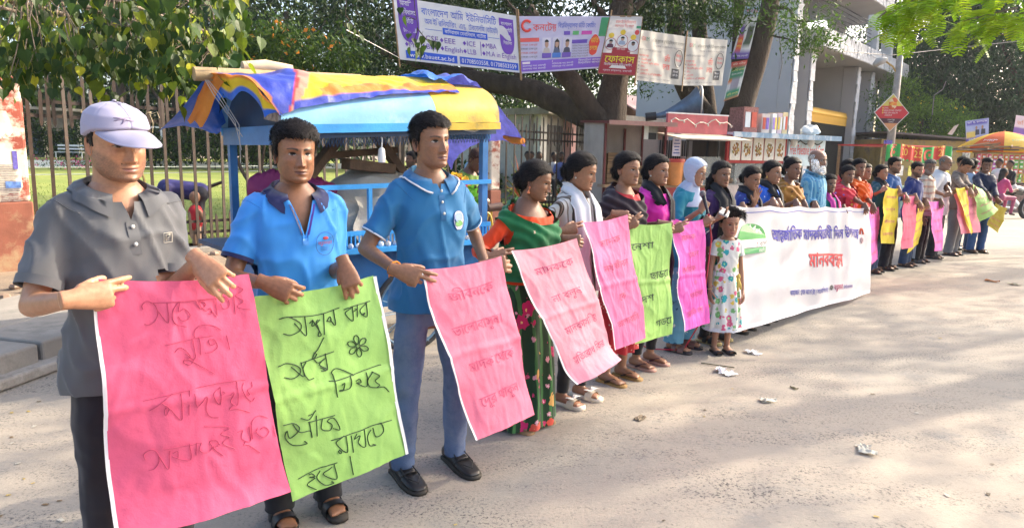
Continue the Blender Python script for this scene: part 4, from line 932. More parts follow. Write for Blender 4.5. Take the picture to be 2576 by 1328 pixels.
def clad(parent,x0,x1,z0,z1,y,tw,th,name='tile'):          # raised cladding tiles on a face that looks to the road
    nx = max(1,round((x1-x0)/tw)); nz_ = max(1,round((z1-z0)/th)); w = (x1-x0)/nx; h = (z1-z0)/nz_
    b_ = MB(); b_.box((0,0,0),(w-.012,.05,h-.012),taper=.9); me = b_.mesh('tile'); me.materials.append(M_TILE)
    for i in range(nx):
        for k in range(nz_): o = link(name,me,parent); o.location = (x0+w*(i+.5),y-.012-rnd.random()*.03,z0+h*(k+.5)); o.rotation_euler = (rnd.gauss(0,.05),0,rnd.gauss(0,.05))
gp_('side_wall',-.02,.04,.5,7,0,10.2,M_GATE)
for x0,x1,z1,y1 in ((0,.5,10.6,.6),(1.9,2.45,6.1,.6),(8.3,8.8,6.1,.6),(10.6,11.1,6.1,.6),(14.7,15.3,7.0,.6)):
    c_ = gp_('column',x0,x1,.0,y1,0,z1,M_GATE); clad(c_,x0,x1,0 if x1 > 1 else 0,z1,-.02,.5,.42)
gp_('recess_wall',.5,1.9,.9,1.0,0,9.2,M_GATE); gp_('recess_wall',11.1,14.7,.7,.8,0,6.2,M_GATE); gp_('recess_wall',8.8,10.6,.8,.9,2.9,6.2,M_GATE)
gp_('passage_wall',8.32,8.6,.62,7,0,6.15,M_GATE); gp_('passage_wall',2.2,2.43,.62,7,0,6.15,M_GATE)
gp_('back_wall',2.4,8.4,5.2,5.3,3.6,6.15,M_GATE)
sl = gp_('canopy_slab',1.7,15.5,-.55,7,6.16,6.30,M_GATE); gp_('canopy_core',1.72,15.48,-.50,6.9,6.30,6.88,M_GATE); clad(sl,1.7,15.5,6.18,6.92,-.54,.5,.37)
us = gp_('roof_slab',.2,8.6,-1.2,6,8.5,8.62,M_GATE); gp_('roof_core',.22,8.58,-1.16,5.9,8.62,9.1,M_GATE); clad(us,.2,8.6,8.52,9.14,-1.19,.56,.31)
gp_('upper_post',4.2,4.6,1.2,1.6,6.9,8.5,M_GATE); gp_('upper_wall',.5,3.6,2.4,2.5,6.9,8.5,M_GATE)
# small frame on the roof terrace
for x0,x1 in ((10.4,10.8),(13.1,13.5)): gp_('terrace_post',x0,x1,-.2,.3,6.9,9.0,M_TILE)
tf = gp_('terrace_beam',10.2,13.7,-.3,2.6,9.0,9.25,M_GATE); clad(tf,10.2,13.7,9.02,9.55,-.29,.5,.27); gp_('terrace_beam_core',10.22,13.68,-.28,2.5,9.25,9.5,M_GATE); gp_('terrace_back',10.6,13.3,2.2,2.3,6.9,9.0,M_GATE)
for k in range(9):
    b_ = MB(); z = 7.0+.18*k; b_.bar((2.5,.1,z),(10.4,.1,z),.03); b_.build('rail',mat('railing_grey',(.12,.12,.13)),gt)
# tiled niche panel, lamp and blue window
clad(gp_('niche_lintel',8.8,14.2,.2,.7,2.25,2.9,M_GATE),8.8,14.2,2.28,2.9,.19,.45,.31)
gp_('niche_wall',8.8,10.3,.75,.8,0,2.3,M_GATE); nw = gp_('window_wall',10.3,14.2,.25,.7,0,2.28,M_GATE); clad(nw,10.3,11.2,0,2.27,.24,.45,.38); clad(nw,11.2,13.9,1.62,2.27,.24,.45,.33)
wn_ = gp_('window',11.2,13.6,.20,.3,.1,1.6,mat('blue_shutter',(.05,.09,.33),rough=.35))
for x in (11.2,12.4,13.6): gp_('frame',x-.05,x+.05,.15,.22,.1,1.65,mat('aluminium',(.5,.5,.52),rough=.35,metal=.6),wn_)
tl = gp_('torch_lamp',9.45,9.6,.3,.45,.2,1.25,M_BLACK); b_ = MB(); b_.tube([(9.52,.37,1.25),(9.52,.37,1.4),(9.53,.37,1.65),(9.52,.37,1.9)],[.10,.15,.10,.02],9); b_.build('torch_flame',mat('amber_glass',(.75,.36,.08),rough=.3),tl)
# iron gate leaves
lf = thing('iron_gate','tall black barred gate with gold spear tops under the tiled gateway','gate',(SX(27.7),27.7,0),SRZ)
b_ = MB(); b_.bar((0,0,.12),(0,0,3.35),.05); mb_ = b_.mesh('bar'); mb_.materials.append(M_BLACK)
b_ = MB(); b_.tube([(0,0,3.30),(0,0,3.62),(0,0,3.72),(0,0,3.95)],[.055,.055,.075,.005],6); mg_ = b_.mesh('spear'); mg_.materials.append(M_GOLD)
for i in range(40):
    x = 2.5+.148*i; o = link('bar',mb_,lf); o.location = (x,.3,0); o = link('spear_top',mg_,lf); o.location = (x,.3,.12*math.sin(i/39*math.pi)*.0)
for z in (.25,1.6,2.9,3.3): b_ = MB(); b_.bar((2.45,.33,z),(8.3,.33,z),.05,.07); b_.build('rail',M_BLACK,lf)
# ------------------------------------------------------------------ stalls
def SP(Y,off): return Vector((SX(Y,off),Y,0))
def stall(name,label,cat,Y,u,rz,sx,sy):
    p = PY(u,400,Y); o = thing(name,label,cat,(p.x,Y,0),R(rz)); o.scale = (sx,sy,1); return o
M_MAROON = mat('maroon_steel',(.11,.018,.02),rough=.5,var=.25,bump=.2); M_WOOD = mat('rough_wood',(.27,.17,.09),rough=.8,var=.3,scale=5,bump=.4,aniso=(1,1,8)); M_SHEET = mat('grey_sheet',(.28,.26,.24),rough=.7,var=.15,scale=2)
def STM(o): return Matrix.LocRotScale(o.location,o.rotation_euler,o.scale)
def bx(p,name,ct,sz,m,rx=0): b_ = MB(); b_.box(ct,sz,M=Matrix.Rotation(rx,3,'X')); return b_.build(name,m,p)
def bars(p,name,pairs,w,m):
    for a,c in pairs: b_ = MB(); b_.bar(a,c,w); b_.build(name,m,p)
b1 = stall('market_booth','dark red steel booth with wooden crates behind the row of girls','booth',14.6,1521,20,.56,.65)
bars(b1,'post',[((0,0,0),(0,0,2.25)),((2.6,0,0),(2.6,0,2.2)),((0,1.5,0),(0,1.5,2.3)),((2.6,1.5,0),(2.6,1.5,2.3)),((1.75,1.45,0),(1.75,1.45,2.2))],.07,M_MAROON)
bx(b1,'roof',(1.3,.6,2.30),(2.9,2.1,.05),M_MAROON,.03); bx(b1,'roof_edge',(1.3,-.46,2.26),(2.9,.05,.09),mat('faded_edge',(.33,.18,.15))); bx(b1,'back_panel',(1.3,1.54,1.2),(2.6,.04,2.2),M_SHEET); bx(b1,'side_panel',(-.03,.78,1.2),(.04,1.45,2.2),M_SHEET); bx(b1,'counter',(1.3,.1,.95),(2.7,.5,.06),M_WOOD); bx(b1,'front_panel',(1.3,-.12,.5),(2.6,.03,.9),M_MAROON)
for k,(x,z,w,h) in enumerate(((.35,1.2,.5,.42),(.9,1.2,.5,.42),(1.45,1.2,.5,.42),(.35,1.6,.5,.32),(.95,1.58,.55,.28),(2.0,1.2,.5,.4))):
    t_ = thing('crate',('wooden crate low on the left of the booth shelf','wooden crate second from left on the booth shelf','wooden crate third from left on the booth shelf','wooden crate stacked at upper left in the booth','wide wooden crate stacked above the second crate in the booth','wooden crate at the right end of the booth shelf')[k],'crate',STM(b1) @ Vector((x,1.1,z-.21)),R(20),'wooden crates stored in the booth')
    for i in range(4):
        b_ = MB(); b_.box((0,-.14,.05+i*h/4),(w*.55,.02,h/4-.02)); b_.build('slat',M_WOOD,t_)
    b_ = MB(); b_.box((0,0,h/2),(w*.55-.03,.26,h-.02)); b_.build('body',mat('crate_inside',(.16,.10,.055)),t_)
bars(b1,'shelf',[((.02,1.1,.96),(2.55,1.1,.96))],.05,M_WOOD)
b2 = stall('tea_stall','tea stall under a long faded pink signboard with a grey horn above','stall',15.6,1662,24,.56,.8)
bars(b2,'post',[((.1,0,0),(.1,0,2.05)),((1.3,0,0),(1.3,0,2.05)),((2.9,0,0),(2.9,0,2.0))],.06,M_BLACK)
sg_ = bx(b2,'signboard',(1.5,-.2,2.33),(3.0,.08,.42),mat('faded_pink_board',(.48,.12,.13),rough=.6,var=.15,scale=3)); bx(sg_,'trim',(1.5,-.2,2.55),(3.04,.11,.03),M_WHITE); bx(b2,'awning',(1.5,-.55,2.04),(3.5,1.1,.03),mat('dirty_canvas',(.50,.42,.34),var=.15),.12)
b_ = MB(); pts = [Vector((.1+.2*i,-.27-.02*(i % 2),2.38+.04*math.sin(i*1.9)+.04*math.sin(i*.7))) for i in range(16)]; b_.tube(pts,.014,5)
for p in pts[::3]: b_.ball(p+Vector((0,-.03,-.03)),.03,7,5)
b_.build('string_lights',mat('cord_beige',(.5,.45,.38)),sg_)
bx(b2,'back_panel',(1.5,1.4,1.0),(3.2,.04,2.0),M_SHEET); bx(b2,'counter',(1.5,.2,.92),(3.0,.6,.05),M_WOOD); bx(b2,'front_panel',(1.5,-.1,.45),(3.0,.03,.9),mat('red_panel',(.3,.04,.04)))
gl = mat('glass_case',(.5,.55,.55),rough=.1,var=0,alpha=.35); bx(b2,'glass_case',(2.0,-.0,1.28),(1.6,.4,.66),gl); 
for i in range(12): b_ = MB(); b_.bar((1.35+.12*i,1.36,.2),(1.35+.12*i,1.36,2.0),.03); b_.build('grille_bar',M_BLACK,b2)
t_ = bx(b2,'price_sheet',(.62,-.12,1.92),(.40,.01,.62),mat('lilac_paper',(.62,.62,.78))); nb = MB()
for k in range(7): nb.box((.62,-.128,2.10-.07*k),(.30-.05*(k % 3),.003,.025))
nb.build('price_lines',mat('blue_ink',(.08,.12,.4)),t_)
ct_ = thing('tin_drum','orange and red plastic tub on the tea stall counter','tub',STM(b2) @ Vector((.75,.1,.95)),SRZ); b_ = MB(); b_.tube([(0,0,0),(0,0,.05),(0,0,.5),(0,0,.52)],[.19,.2,.25,.25],16); b_.build('bucket',mat('orange_plastic',(.62,.24,.07),rough=.4),ct_,smooth=40); b_ = MB(); b_.tube([(0,0,.52),(0,0,.60)],[.265,.26],16); b_.build('lid',mat('red_plastic',(.5,.05,.04),rough=.4),ct_,smooth=40)
hn = thing('horn_loudspeaker','large dented blue-grey horn loudspeaker behind the pink signboard','loudspeaker',PY(1758,300,16.6),R(-8)); b_ = MB()
b_.tube([(-1.05,0,.05),(-.8,0,.1),(-.45,0,.2),(-.15,0,.3),(.0,0,.34)],[.05,.08,.18,.30,.42],28,cap=False); b_.tube([(.0,0,.34),(-.15,0,.3),(-.5,0,.2)],[.41,.29,.16],28,cap=False); b_.build('horn',mat('blue_grey_metal',(.10,.15,.22),rough=.5,metal=.5,var=.3,scale=4),hn,smooth=True)
b_ = MB(); b_.tube([Vector((.0,.42*math.cos(a),.34+.42*math.sin(a))) for a in np.linspace(0,2*math.pi,33)],.022,6,cap=False); b_.build('rim',mat('steel_rim',(.35,.36,.38),rough=.4,metal=.6),hn,smooth=True); b_ = MB(); b_.tube([(-1.25,0,.03),(-1.0,0,.06)],[.10,.10],14); b_.build('driver',M_BLACK,hn)
b3 = stall('food_cart','food cart with pictures of dishes under a blue tin roof','food cart',17.0,1778,28,.47,.8)
bars(b3,'post',[((0,0,0),(0,0,2.15)),((3.6,0,0),(3.6,0,2.1)),((7.2,0,0),(7.2,0,2.1))],.07,M_BLACK)
M_BLUET = mat('blue_tin',(.16,.28,.42),rough=.5,var=.3,scale=2,stain=(.45,.5,.55),stain_s=2,stain_t=.5)
bx(b3,'roof',(3.7,-.1,2.20),(8.0,2.2,.06),M_BLUET,.04); bx(b3,'roof_edge',(3.7,-1.2,2.14),(8.0,.05,.12),M_BLUET)
fr_ = bx(b3,'picture_board',(2.25,-.72,1.82),(4.3,.08,.68),mat('red_frame',(.35,.03,.03))); rnd = random.Random(21)
for i in range(5):
    x = .62+.81*i; pn = bx(fr_,'dish_picture',(x,-.775,1.82),(.70,.03,.54),mat('cream_card',(.70,.66,.58)))
    b_ = MB(); 
    for k in range(26):
        a = rnd.uniform(0,6.28); r_ = .24*math.sqrt(rnd.random()); b_.ball((x+r_*math.cos(a),-.795,1.81+r_*.62*math.sin(a)),(.05,.012,.035),7,4,c=[(.35,.14,.03),(.45,.26,.06),(.18,.07,.02),(.25,.22,.05)][(k+i) % 4])
    b_.tube([Vector((x+.29*math.cos(a),-.79,1.80+.19*math.sin(a))) for a in np.linspace(0,2*math.pi,20)],.012,4,c=(.75,.73,.7)); b_.build('dish',mat('printed_food',attr=True,rough=.4),pn)
sg_ = bx(b3,'name_sign',(6.0,-.72,1.80),(2.9,.06,.72),mat('sky_blue_sign',(.50,.62,.68),var=.1)); b_ = MB(); write(b_,'Free Palestine Food Cart',lambda s,t: (4.66+s,-.756,1.72+t),0,0,h=.36,w=2.7,c=(.6,.03,.03),bold=.02); b_.build('lettering',mat('print',attr=True,rough=.5,var=0),sg_,kind='stuff')
b_ = MB(); pts = [Vector((4.4+.22*i,-.82,2.08-.10*math.sin(math.pi*((i*.22) % .9)/.9))) for i in range(13)]; b_.tube(pts,.018,5); b_.build('cable',M_BLACK,b3)
for x in (4.55,5.85): b_ = MB(); b_.ball((x,-.95,2.02),.12,12,9); b_.build('globe_lamp',mat('white_globe',(.75,.73,.68),rough=.3),b3,smooth=True)
bx(b3,'counter',(3.6,-.3,.95),(7.2,1.0,.06),M_SHEET); bx(b3,'front_panel',(3.6,-.8,.5),(7.2,.04,.9),mat('pale_panel',(.42,.36,.34),var=.3,scale=3)); bx(b3,'glass_case',(3.0,-.55,1.22),(4.6,.45,.5),gl); bx(b3,'back_panel',(3.6,.95,1.1),(7.2,.04,2.1),mat('dark_canvas',(.06,.05,.05)))
for i in range(16):
    x = .9+.27*i; b_ = MB(); b_.ball((x,-.5,1.05),(.11,.11,.07),8,5); o = b_.build('snack_pile',mat('snack_%d' % (i % 4),[(.4,.2,.05),(.45,.4,.3),(.3,.08,.05),(.5,.45,.35)][i % 4],var=.4,scale=25),loc=None); o.matrix_world = STM(b3); tag(o,'heaped snacks in the glass case of the food cart','food','snacks in the food cart glass case')
for k,(x,w,h,c,lb) in enumerate(((2.6,.95,.62,(.30,.12,.10),'brown speckled carton on the blue stall roof'),(3.75,.5,.48,(.62,.52,.45),'pale carton with orange label on the blue stall roof'),(4.35,.35,.5,(.66,.64,.62),'white carton with two panels on the blue stall roof'),(4.8,.32,.52,(.6,.45,.5),'pinkish carton on the blue stall roof'),(5.2,.35,.55,(.62,.5,.28),'yellow and purple carton at the right end of the row'))):
    t_ = thing('carton',lb,'carton',STM(b3) @ Vector((x,.1,2.24)),R(28)+rnd.gauss(0,.1),'cartons on the stall roof'); b_ = MB(); w *= .5; b_.box((0,0,h/2),(w,.5,h)); b_.build('box',mat('carton_%d' % k,c,var=.45 if k == 0 else .15,scale=24 if k == 0 else 4),t_)
    for j in range(2): b_ = MB(); b_.box((-w*.22+w*.44*j,-.256,h*.5),(w*.34,.012,h*.6)); b_.build('label',mat('label_%d' % ((k+j) % 4),[(.7,.68,.65),(.6,.1,.06),(.25,.15,.45),(.7,.5,.1)][(k+j) % 4]),t_)
t_ = thing('plastic_bag','crumpled white bag on the right end of the blue stall roof','bag',STM(b3) @ Vector((6.6,-.5,2.22)),0); b_ = MB(); b_.ball((0,0,.12),(.22,.2,.14),14,9); me = b_.mesh('bag'); folds(me,.05,{},3,.6) if 'folds' in globals() else None; me.materials.append(M_WHITE); link('bag_body',me,t_)
# ------------------------------------------------------------------ far end of the street
df = thing('decorated_stall','stall with a red and green cloth valance marked 2025','stall',G(2207,548),SRZ-R(18))
def valance():
    Ln = 3.35; Y_ = df.location.y; z0 = 1.52+(414-407)*Y_/1720; z1 = 1.52+(414-366)*Y_/1720; h = z1-z0
    def f(s,t): return Vector((s*Ln,-.03*math.sin(s*40)-.06,z0+t*h+.04*math.sin(s*9)))
    b_ = MB(); RED = (.55,.05,.04); GRN = (.03,.30,.07); YL = (.65,.40,.04)
    b_.grid(f,60,8,c=lambda s,t: GRN if (s < .2 or .52 < s < .72 or s > .9) else RED); v_ = b_.build('valance',mat('cloth_print',attr=True,rough=.8,transl=.15),df)
    g2 = lambda s,t: f(s,t)+Vector((0,-.012,0)); b_ = MB()
    for s0 in (.10,.62):
        A = np.linspace(.6,5.7,16); P_ = [g2(s0+.055*math.cos(a),.5+.36*math.sin(a)) for a in A]+[g2(s0+.02+.040*math.cos(a),.5+.27*math.sin(a)) for a in A[::-1]]
        for i in range(15): b_.poly([P_[i],P_[i+1],P_[30-i],P_[31-i]][::-1],c=(.62,.07,.04))
        b_.poly([g2(s0+.02+.022*(1 if k % 2 == 0 else .45)*math.cos(k*math.pi/5),.5+.15*(1 if k % 2 == 0 else .45)*math.sin(k*math.pi/5)) for k in range(10)],c=(.62,.07,.04))
    write(b_,'20',g2,.215,.35,h=.62,w=.10,c=YL,bold=.03); write(b_,'25',g2,.42,.35,h=.62,w=.10,c=YL,bold=.03); write(b_,'20',g2,.78,.35,h=.62,w=.10,c=YL,bold=.03)
    for s0,s1 in ((.2,.52),(.72,.9)):
        n = 7; 
        for i in range(n): a = s0+(s1-s0)*i/n; c = s0+(s1-s0)*(i+1)/n; b_.poly([g2(a,.98),g2((a+c)/2,.84),g2(c,.98)],c=YL); b_.poly([g2(a,.02),g2(c,.02),g2((a+c)/2,.16)],c=(.05,.35,.08))
    b_.build('appliqué'.replace('é','e'),mat('print',attr=True),v_,kind='stuff')
    for x,y in ((0,0),(3,0),(0,1.4),(3,1.4)): b_ = MB(); b_.bar((x,y,0),(x,y,z1),.06); b_.build('post',M_WOOD,df)
    bx(df,'roof_cloth',(1.5,.7,z1),(3.05,1.5,.04),mat('cloth_red',(.5,.05,.05))); bx(df,'counter',(1.5,.1,.45),(3,.6,.9),mat('teal_panel',(.1,.2,.2),var=.5,scale=3))
    for i in range(5): t_ = bx(df,'notice',(.5+.6*i,-.2,1.35),(.34,.02,.28),mat('notice_%d' % (i % 3),[(.5,.5,.48),(.55,.5,.1),(.5,.1,.1)][i % 3],var=.5,scale=20))
valance()
# street lamp with the diamond sign
Yp = 27.0; pb_ = PY(2228,470,Yp); lp = thing('street_lamp','leaning grey lamp pole with a hooded lamp arm','street lamp',(pb_.x,Yp,0)); tp = PY(2272,70,Yp)-Vector((pb_.x,Yp,0)); b_ = MB(); b_.tube([(0,0,0),tp*.5,tp*1.02],[.17,.14,.10],14); b_.build('pole',mat('concrete_pole',(.30,.27,.24),var=.2,stain=(.4,.36,.32),stain_s=4),lp,smooth=True)
a_ = PY(2258,210,Yp)-lp.location; c_ = PY(2246,168,Yp)-lp.location; e_ = PY(2224,152,Yp)-lp.location
b_ = MB(); b_.tube([a_,a_.lerp(c_,.5)+Vector((.06,0,.05)),c_,e_],.035,8); b_.build('arm',mat('yellow_arm',(.5,.33,.12)),lp,smooth=True); b_ = MB(); b_.tube([e_+Vector((.1,0,.05)),e_,e_+Vector((-.2,0,-.06)),e_+Vector((-.34,0,-.2))],[.06,.13,.15,.10],14); b_.build('lamp_shade',mat('lamp_grey',(.40,.39,.36)),lp,smooth=True)
b_ = MB(); q_ = PY(2233,372,Yp)-lp.location; b_.tube([q_,q_+Vector((.01,0,.28))],.165,12); b_.build('pasted_flyer',mat('flyer_violet',(.2,.15,.5),var=.6,scale=12),lp)
Ys = 26.6; ds = thing('diamond_sign','red and yellow diamond shaped food contest sign tied to the leaning pole','sign',PY(2243,284,Ys)); hw = 43*Ys/1720; hh = 46*Ys/1720
def dsf(s,t): return Vector((s*hw,-.05*0,t*hh))
b_ = MB(); b_.prism([(0,0,-hh),(hw,0,0),(0,0,hh),(-hw,0,0)],(0,.03,0)); b_.build('board',mat('sign_white',(.7,.66,.6)),ds)
b_ = MB()
def dpoly(t0,t1,c,y=-.004):
    k = .95; w = lambda t: max(0,k-abs(t)); pts = [(-w(t0),t0),(w(t0),t0)]+([(w(0),0)] if t0 < 0 < t1 else [])+[(w(t1),t1),(-w(t1),t1)]+([(-w(0),0)] if t0 < 0 < t1 else [])
    b_.poly([dsf(a,t)+Vector((0,y,0)) for a,t in pts],c)
dpoly(.35,.94,(.62,.52,.10)); dpoly(-.30,.35,(.55,.03,.04)); dpoly(-.55,-.30,(.07,.02,.03)); dpoly(-.94,-.55,(.62,.28,.12))
for k in range(16): a = k*2.4; b_.ball(dsf(.16*math.cos(a)*((k % 4+1)/4),.47+.20*math.sin(a)*((k % 4+1)/4))+Vector((0,-.02,0)),(.11,.015,.09),7,5,c=[(.75,.35,.05),(.7,.2,.04),(.7,.55,.3),(.6,.1,.03)][k % 4])
for i,(tx,w) in enumerate((('LOVE CONTEST',.62),('NAGA EATING CONTEST',1.0),('FREE DRY HEALTH',.8),('CHECKUP',.42))): write(b_,tx,lambda s,t: dsf(s,t)+Vector((0,-.012,0)),-.46+(.06 if i == 3 else 0),.20-.125*i,h=.12,w=w,c=(.75,.72,.68),bold=.03); 
for i in range(3): b_.poly([dsf(-.56+.07*x_,.20-.125*i+.08*y_)+Vector((0,-.012,0)) for x_,y_ in ((0,0),(1,0),(1,1),(0,1))],(.7,.55,.1))
write(b_,'5TH OCTOBER',lambda s,t: dsf(s,t)+Vector((0,-.012,0)),-.2,-.41,h=.10,w=.4,c=(.75,.72,.68),bold=.03); write(b_,'CAMPUS',lambda s,t: dsf(s,t)+Vector((0,-.012,0)),-.15,-.52,h=.09,w=.3,c=(.75,.72,.68),bold=.03)
b_.build('print',mat('print',attr=True),ds,kind='stuff')
# parasol and goods stall
Yu = 24.5; ub = PY(2508,480,Yu); um = thing('parasol','yellow and orange market parasol above the goods stall','parasol',(ub.x,Yu,0)); zt = (PY(2490,330,Yu)).z; zr = (PY(2490,372,Yu)).z; ru = 96*Yu/1720
b_ = MB(); b_.tube([(0,0,0),(0,0,zt+.05)],.03,8); b_.build('pole',M_WOOD,um)
for k in range(8):
    b_ = MB(); a0_ = k*math.pi/4+.2; A_ = lambda u: a0_+u*math.pi/4
    b_.grid(lambda u,v: (ru*v*math.cos(A_(u))*(1-.05*math.sin(math.pi*u)*v),ru*v*math.sin(A_(u))*(1-.05*math.sin(math.pi*u)*v),zt-(zt-zr)*(.25*v+.75*v*v)),6,8); b_.grid(lambda u,v: (ru*math.cos(A_(u))*(1-.05*math.sin(math.pi*u)),ru*math.sin(A_(u))*(1-.05*math.sin(math.pi*u)),zr-.16*v),6,1)
    pn = b_.build('canopy_panel',mat('parasol_yellow',(.72,.46,.03),transl=.4,var=.08) if k % 2 else mat('parasol_orange',(.70,.12,.02),transl=.4,var=.08),um,smooth=True)
    b_ = MB(); wr = lambda s,t: Vector((ru*(.62+.2*t)*math.cos(A_(.5)+s),ru*(.62+.2*t)*math.sin(A_(.5)+s),zt-(zt-zr)*(.25*(.62+.2*t)+.75*(.62+.2*t)**2)+.03))
    write(b_,'টাটা' if k % 2 else 'প্রাণ',lambda s,t: wr(.22-s,.9-t),0,.0,h=.55,w=.42,c=(.75,.72,.68) if k % 2 == 0 else (.1,.35,.1),bold=.03); b_.build('lettering',mat('print',attr=True),pn,kind='stuff')
gs_ = thing('goods_stall','stall hung with bright packets beneath the yellow parasol','stall',PY(2440,520,23.4)*Vector((1,1,0)) if False else (PY(2440,500,23.4).x,23.4,0),R(6))
for x in (0,2.6): b_ = MB(); b_.bar((x,0,0),(x,0,2.0),.06); b_.build('post',M_WOOD,gs_)
for z in (1.98,1.2): b_ = MB(); b_.bar((-.1,0,z),(2.7,0,z),.05); b_.build('rail',M_WOOD,gs_)
rnd = random.Random(8); pm = MB(); pm.box((0,0,0),(.12,.025,.15)); cols_ = [(.6,.05,.2),(.65,.5,.05),(.1,.4,.08),(.6,.12,.04),(.4,.1,.4),(.7,.66,.6)]; mes = []
for c in cols_: q_ = MB(); q_.box((0,0,0),(.125,.03,.15),c=c); q_.box((0,-.017,.0),(.09,.004,.06),c=(.7,.68,.62)); me = q_.mesh('packet'); me.materials.append(mat('packet_print',attr=True,rough=.25)); mes.append(me)
for i in range(13):
    t_ = thing('packet_strip','strip of small bright packets hung at the goods stall','packets',gs_.matrix_basis @ Vector((.08+.2*i,-.06,1.92)),R(6),'packet strips hung at the goods stall')
    for k in range(6): o = link('packet',mes[(i*5+i//2) % 6 if k % 3 else (i*3+k) % 6],t_); o.location = (rnd.gauss(0,.006),0,-.08-.155*k); o.rotation_euler = (0,rnd.gauss(0,.06),rnd.gauss(0,.2))
bx(gs_,'counter',(1.3,.25,.5),(2.7,.7,1.0),mat('stall_front',(.2,.12,.1),var=.6,scale=5)); bx(gs_,'roof',(1.0,.5,2.08),(3.4,1.6,.04),mat('dark_tarp',(.10,.08,.075)))
rnd = random.Random(9); b_ = MB()
for i in range(14): x = rnd.uniform(-1.6,1.2); b_.bar((x,-.5+rnd.random(),2.15+rnd.uniform(-.1,.12)),(x+rnd.uniform(.5,1.4),rnd.uniform(-.3,.6),2.15+rnd.uniform(-.15,.2)),.035)
b_.build('loose_bamboo',M_WOOD,gs_)
# yellow wall shed, posters and distant house walls
sh = thing('yellow_shed','long stained yellow walled shed with a rusty roof edge behind the stalls','shed',(PY(2255,420,33).x,33,0),R(8)); b_ = MB(); b_.box((3.4,1.5,1.35),(8.6,3,2.7)); b_.build('wall',mat('stained_yellow',(.42,.30,.10),var=.3,scale=2,stain=(.24,.19,.13),stain_s=2,stain_t=.5),sh); b_ = MB(); b_.box((3.4,1.3,2.78),(9.0,3.6,.08),M=Matrix.Rotation(.05,3,'Y')); b_.build('roof',mat('rust_tin',(.13,.10,.09)),sh)
for i,(x,w,h,c) in enumerate(((2.6,.5,.9,(.55,.5,.5)),(3.6,.4,.7,(.6,.58,.5)),(4.6,.6,.8,(.5,.2,.15)),(1.4,.35,.5,(.5,.45,.4)))): b_ = MB(); b_.box((x,-.02,1.9),(w,.03,h)); b_.build('poster',mat('wall_poster_%d' % i,c,var=.6,scale=9),sh)
def hoard(name,label,quad,Y,bands,txt=(),cat='poster'):
    """printed sheet at photo corners TL, TR, BR, BL"""
    pts = [PY(*q,Y) if not hasattr(Y,'__len__') else PY(*q,y) for q,y in zip(quad,Y if hasattr(Y,'__len__') else [Y]*4)]
    o = thing(name,label,cat,(pts[0]+pts[2])/2); P_ = [p-o.location for p in pts]
    f = lambda s,t: P_[0].lerp(P_[1],s).lerp(P_[3].lerp(P_[2],s),1-t); n = (P_[1]-P_[0]).cross(P_[3]-P_[0]).normalized(); n = n if n.y < 0 else -n
    b_ = MB(); b_.grid(lambda s,t: f(s,t)+n*(.012*math.sin(s*7+t*3)+.03*math.sin(math.pi*s)*0),24,10,c=lambda s,t: next((c for (s0,s1,t0,t1,c) in bands[::-1] if s0 <= s <= s1 and t0 <= t <= t1),(.7,.7,.7))); o2 = b_.build('sheet',mat('flex_print',attr=True,rough=.55,var=.06,transl=.12),o,smooth=True)
    return o,(lambda s,t,e=.014: f(s,t)+n*(.012*math.sin(s*7+t*3)+e))
PRINT = mat('print',attr=True,rough=.5,var=0)
h1,f_ = hoard('hoarding','blue bordered poster with two men high on the right hand tree',[(2428,305),(2488,297),(2486,348),(2430,357)],30,[(0,1,0,1,(.32,.36,.58)),(0,1,0,.16,(.12,.08,.35)),(.05,.95,.78,.9,(.12,.10,.4)),(.04,.45,.12,.42,(.6,.45,.1))])
b_ = MB()
for x in (.5,.75): b_.poly([f_(x-.09,.25),f_(x+.1,.25),f_(x+.09,.5),f_(x-.07,.52)],(.05,.05,.07)); b_.poly([f_(x-.03+.045*math.cos(a),.6+.09*math.sin(a)) for a in np.linspace(0,6.28,10)[:-1]],(.35,.2,.13))
write(b_,'ভ{র/ত}ি চলছে',f_,.08,.84,h=.13,w=.84,c=(.7,.7,.72),bold=.02); write(b_,'অ{ফ/ল}াইন ব্যাচ',f_,.1,.04,h=.1,w=.7,c=(.7,.7,.72),bold=.02); b_.build('picture',PRINT,h1,kind='stuff')
h2,f_ = hoard('hanging_banner','purple edged banner hanging at the right edge above the parasol',[(2556,290),(2640,300),(2634,350),(2548,335)],26,[(0,1,0,1,(.62,.55,.62)),(0,1,0,.3,(.2,.12,.4))],cat='banner'); b_ = MB(); write(b_,'ভ{র/ত}ি চলছে',f_,.06,.5,h=.3,w=.8,c=(.6,.2,.05),bold=.02); b_.build('lettering',PRINT,h2,kind='stuff')
h3,f_ = hoard('leaning_board','pale leaning board wrapped in old posters left of the parasol',[(2400,318),(2413,312),(2395,340),(2383,338)],26,[(0,1,0,1,(.5,.46,.4))],cat='board')

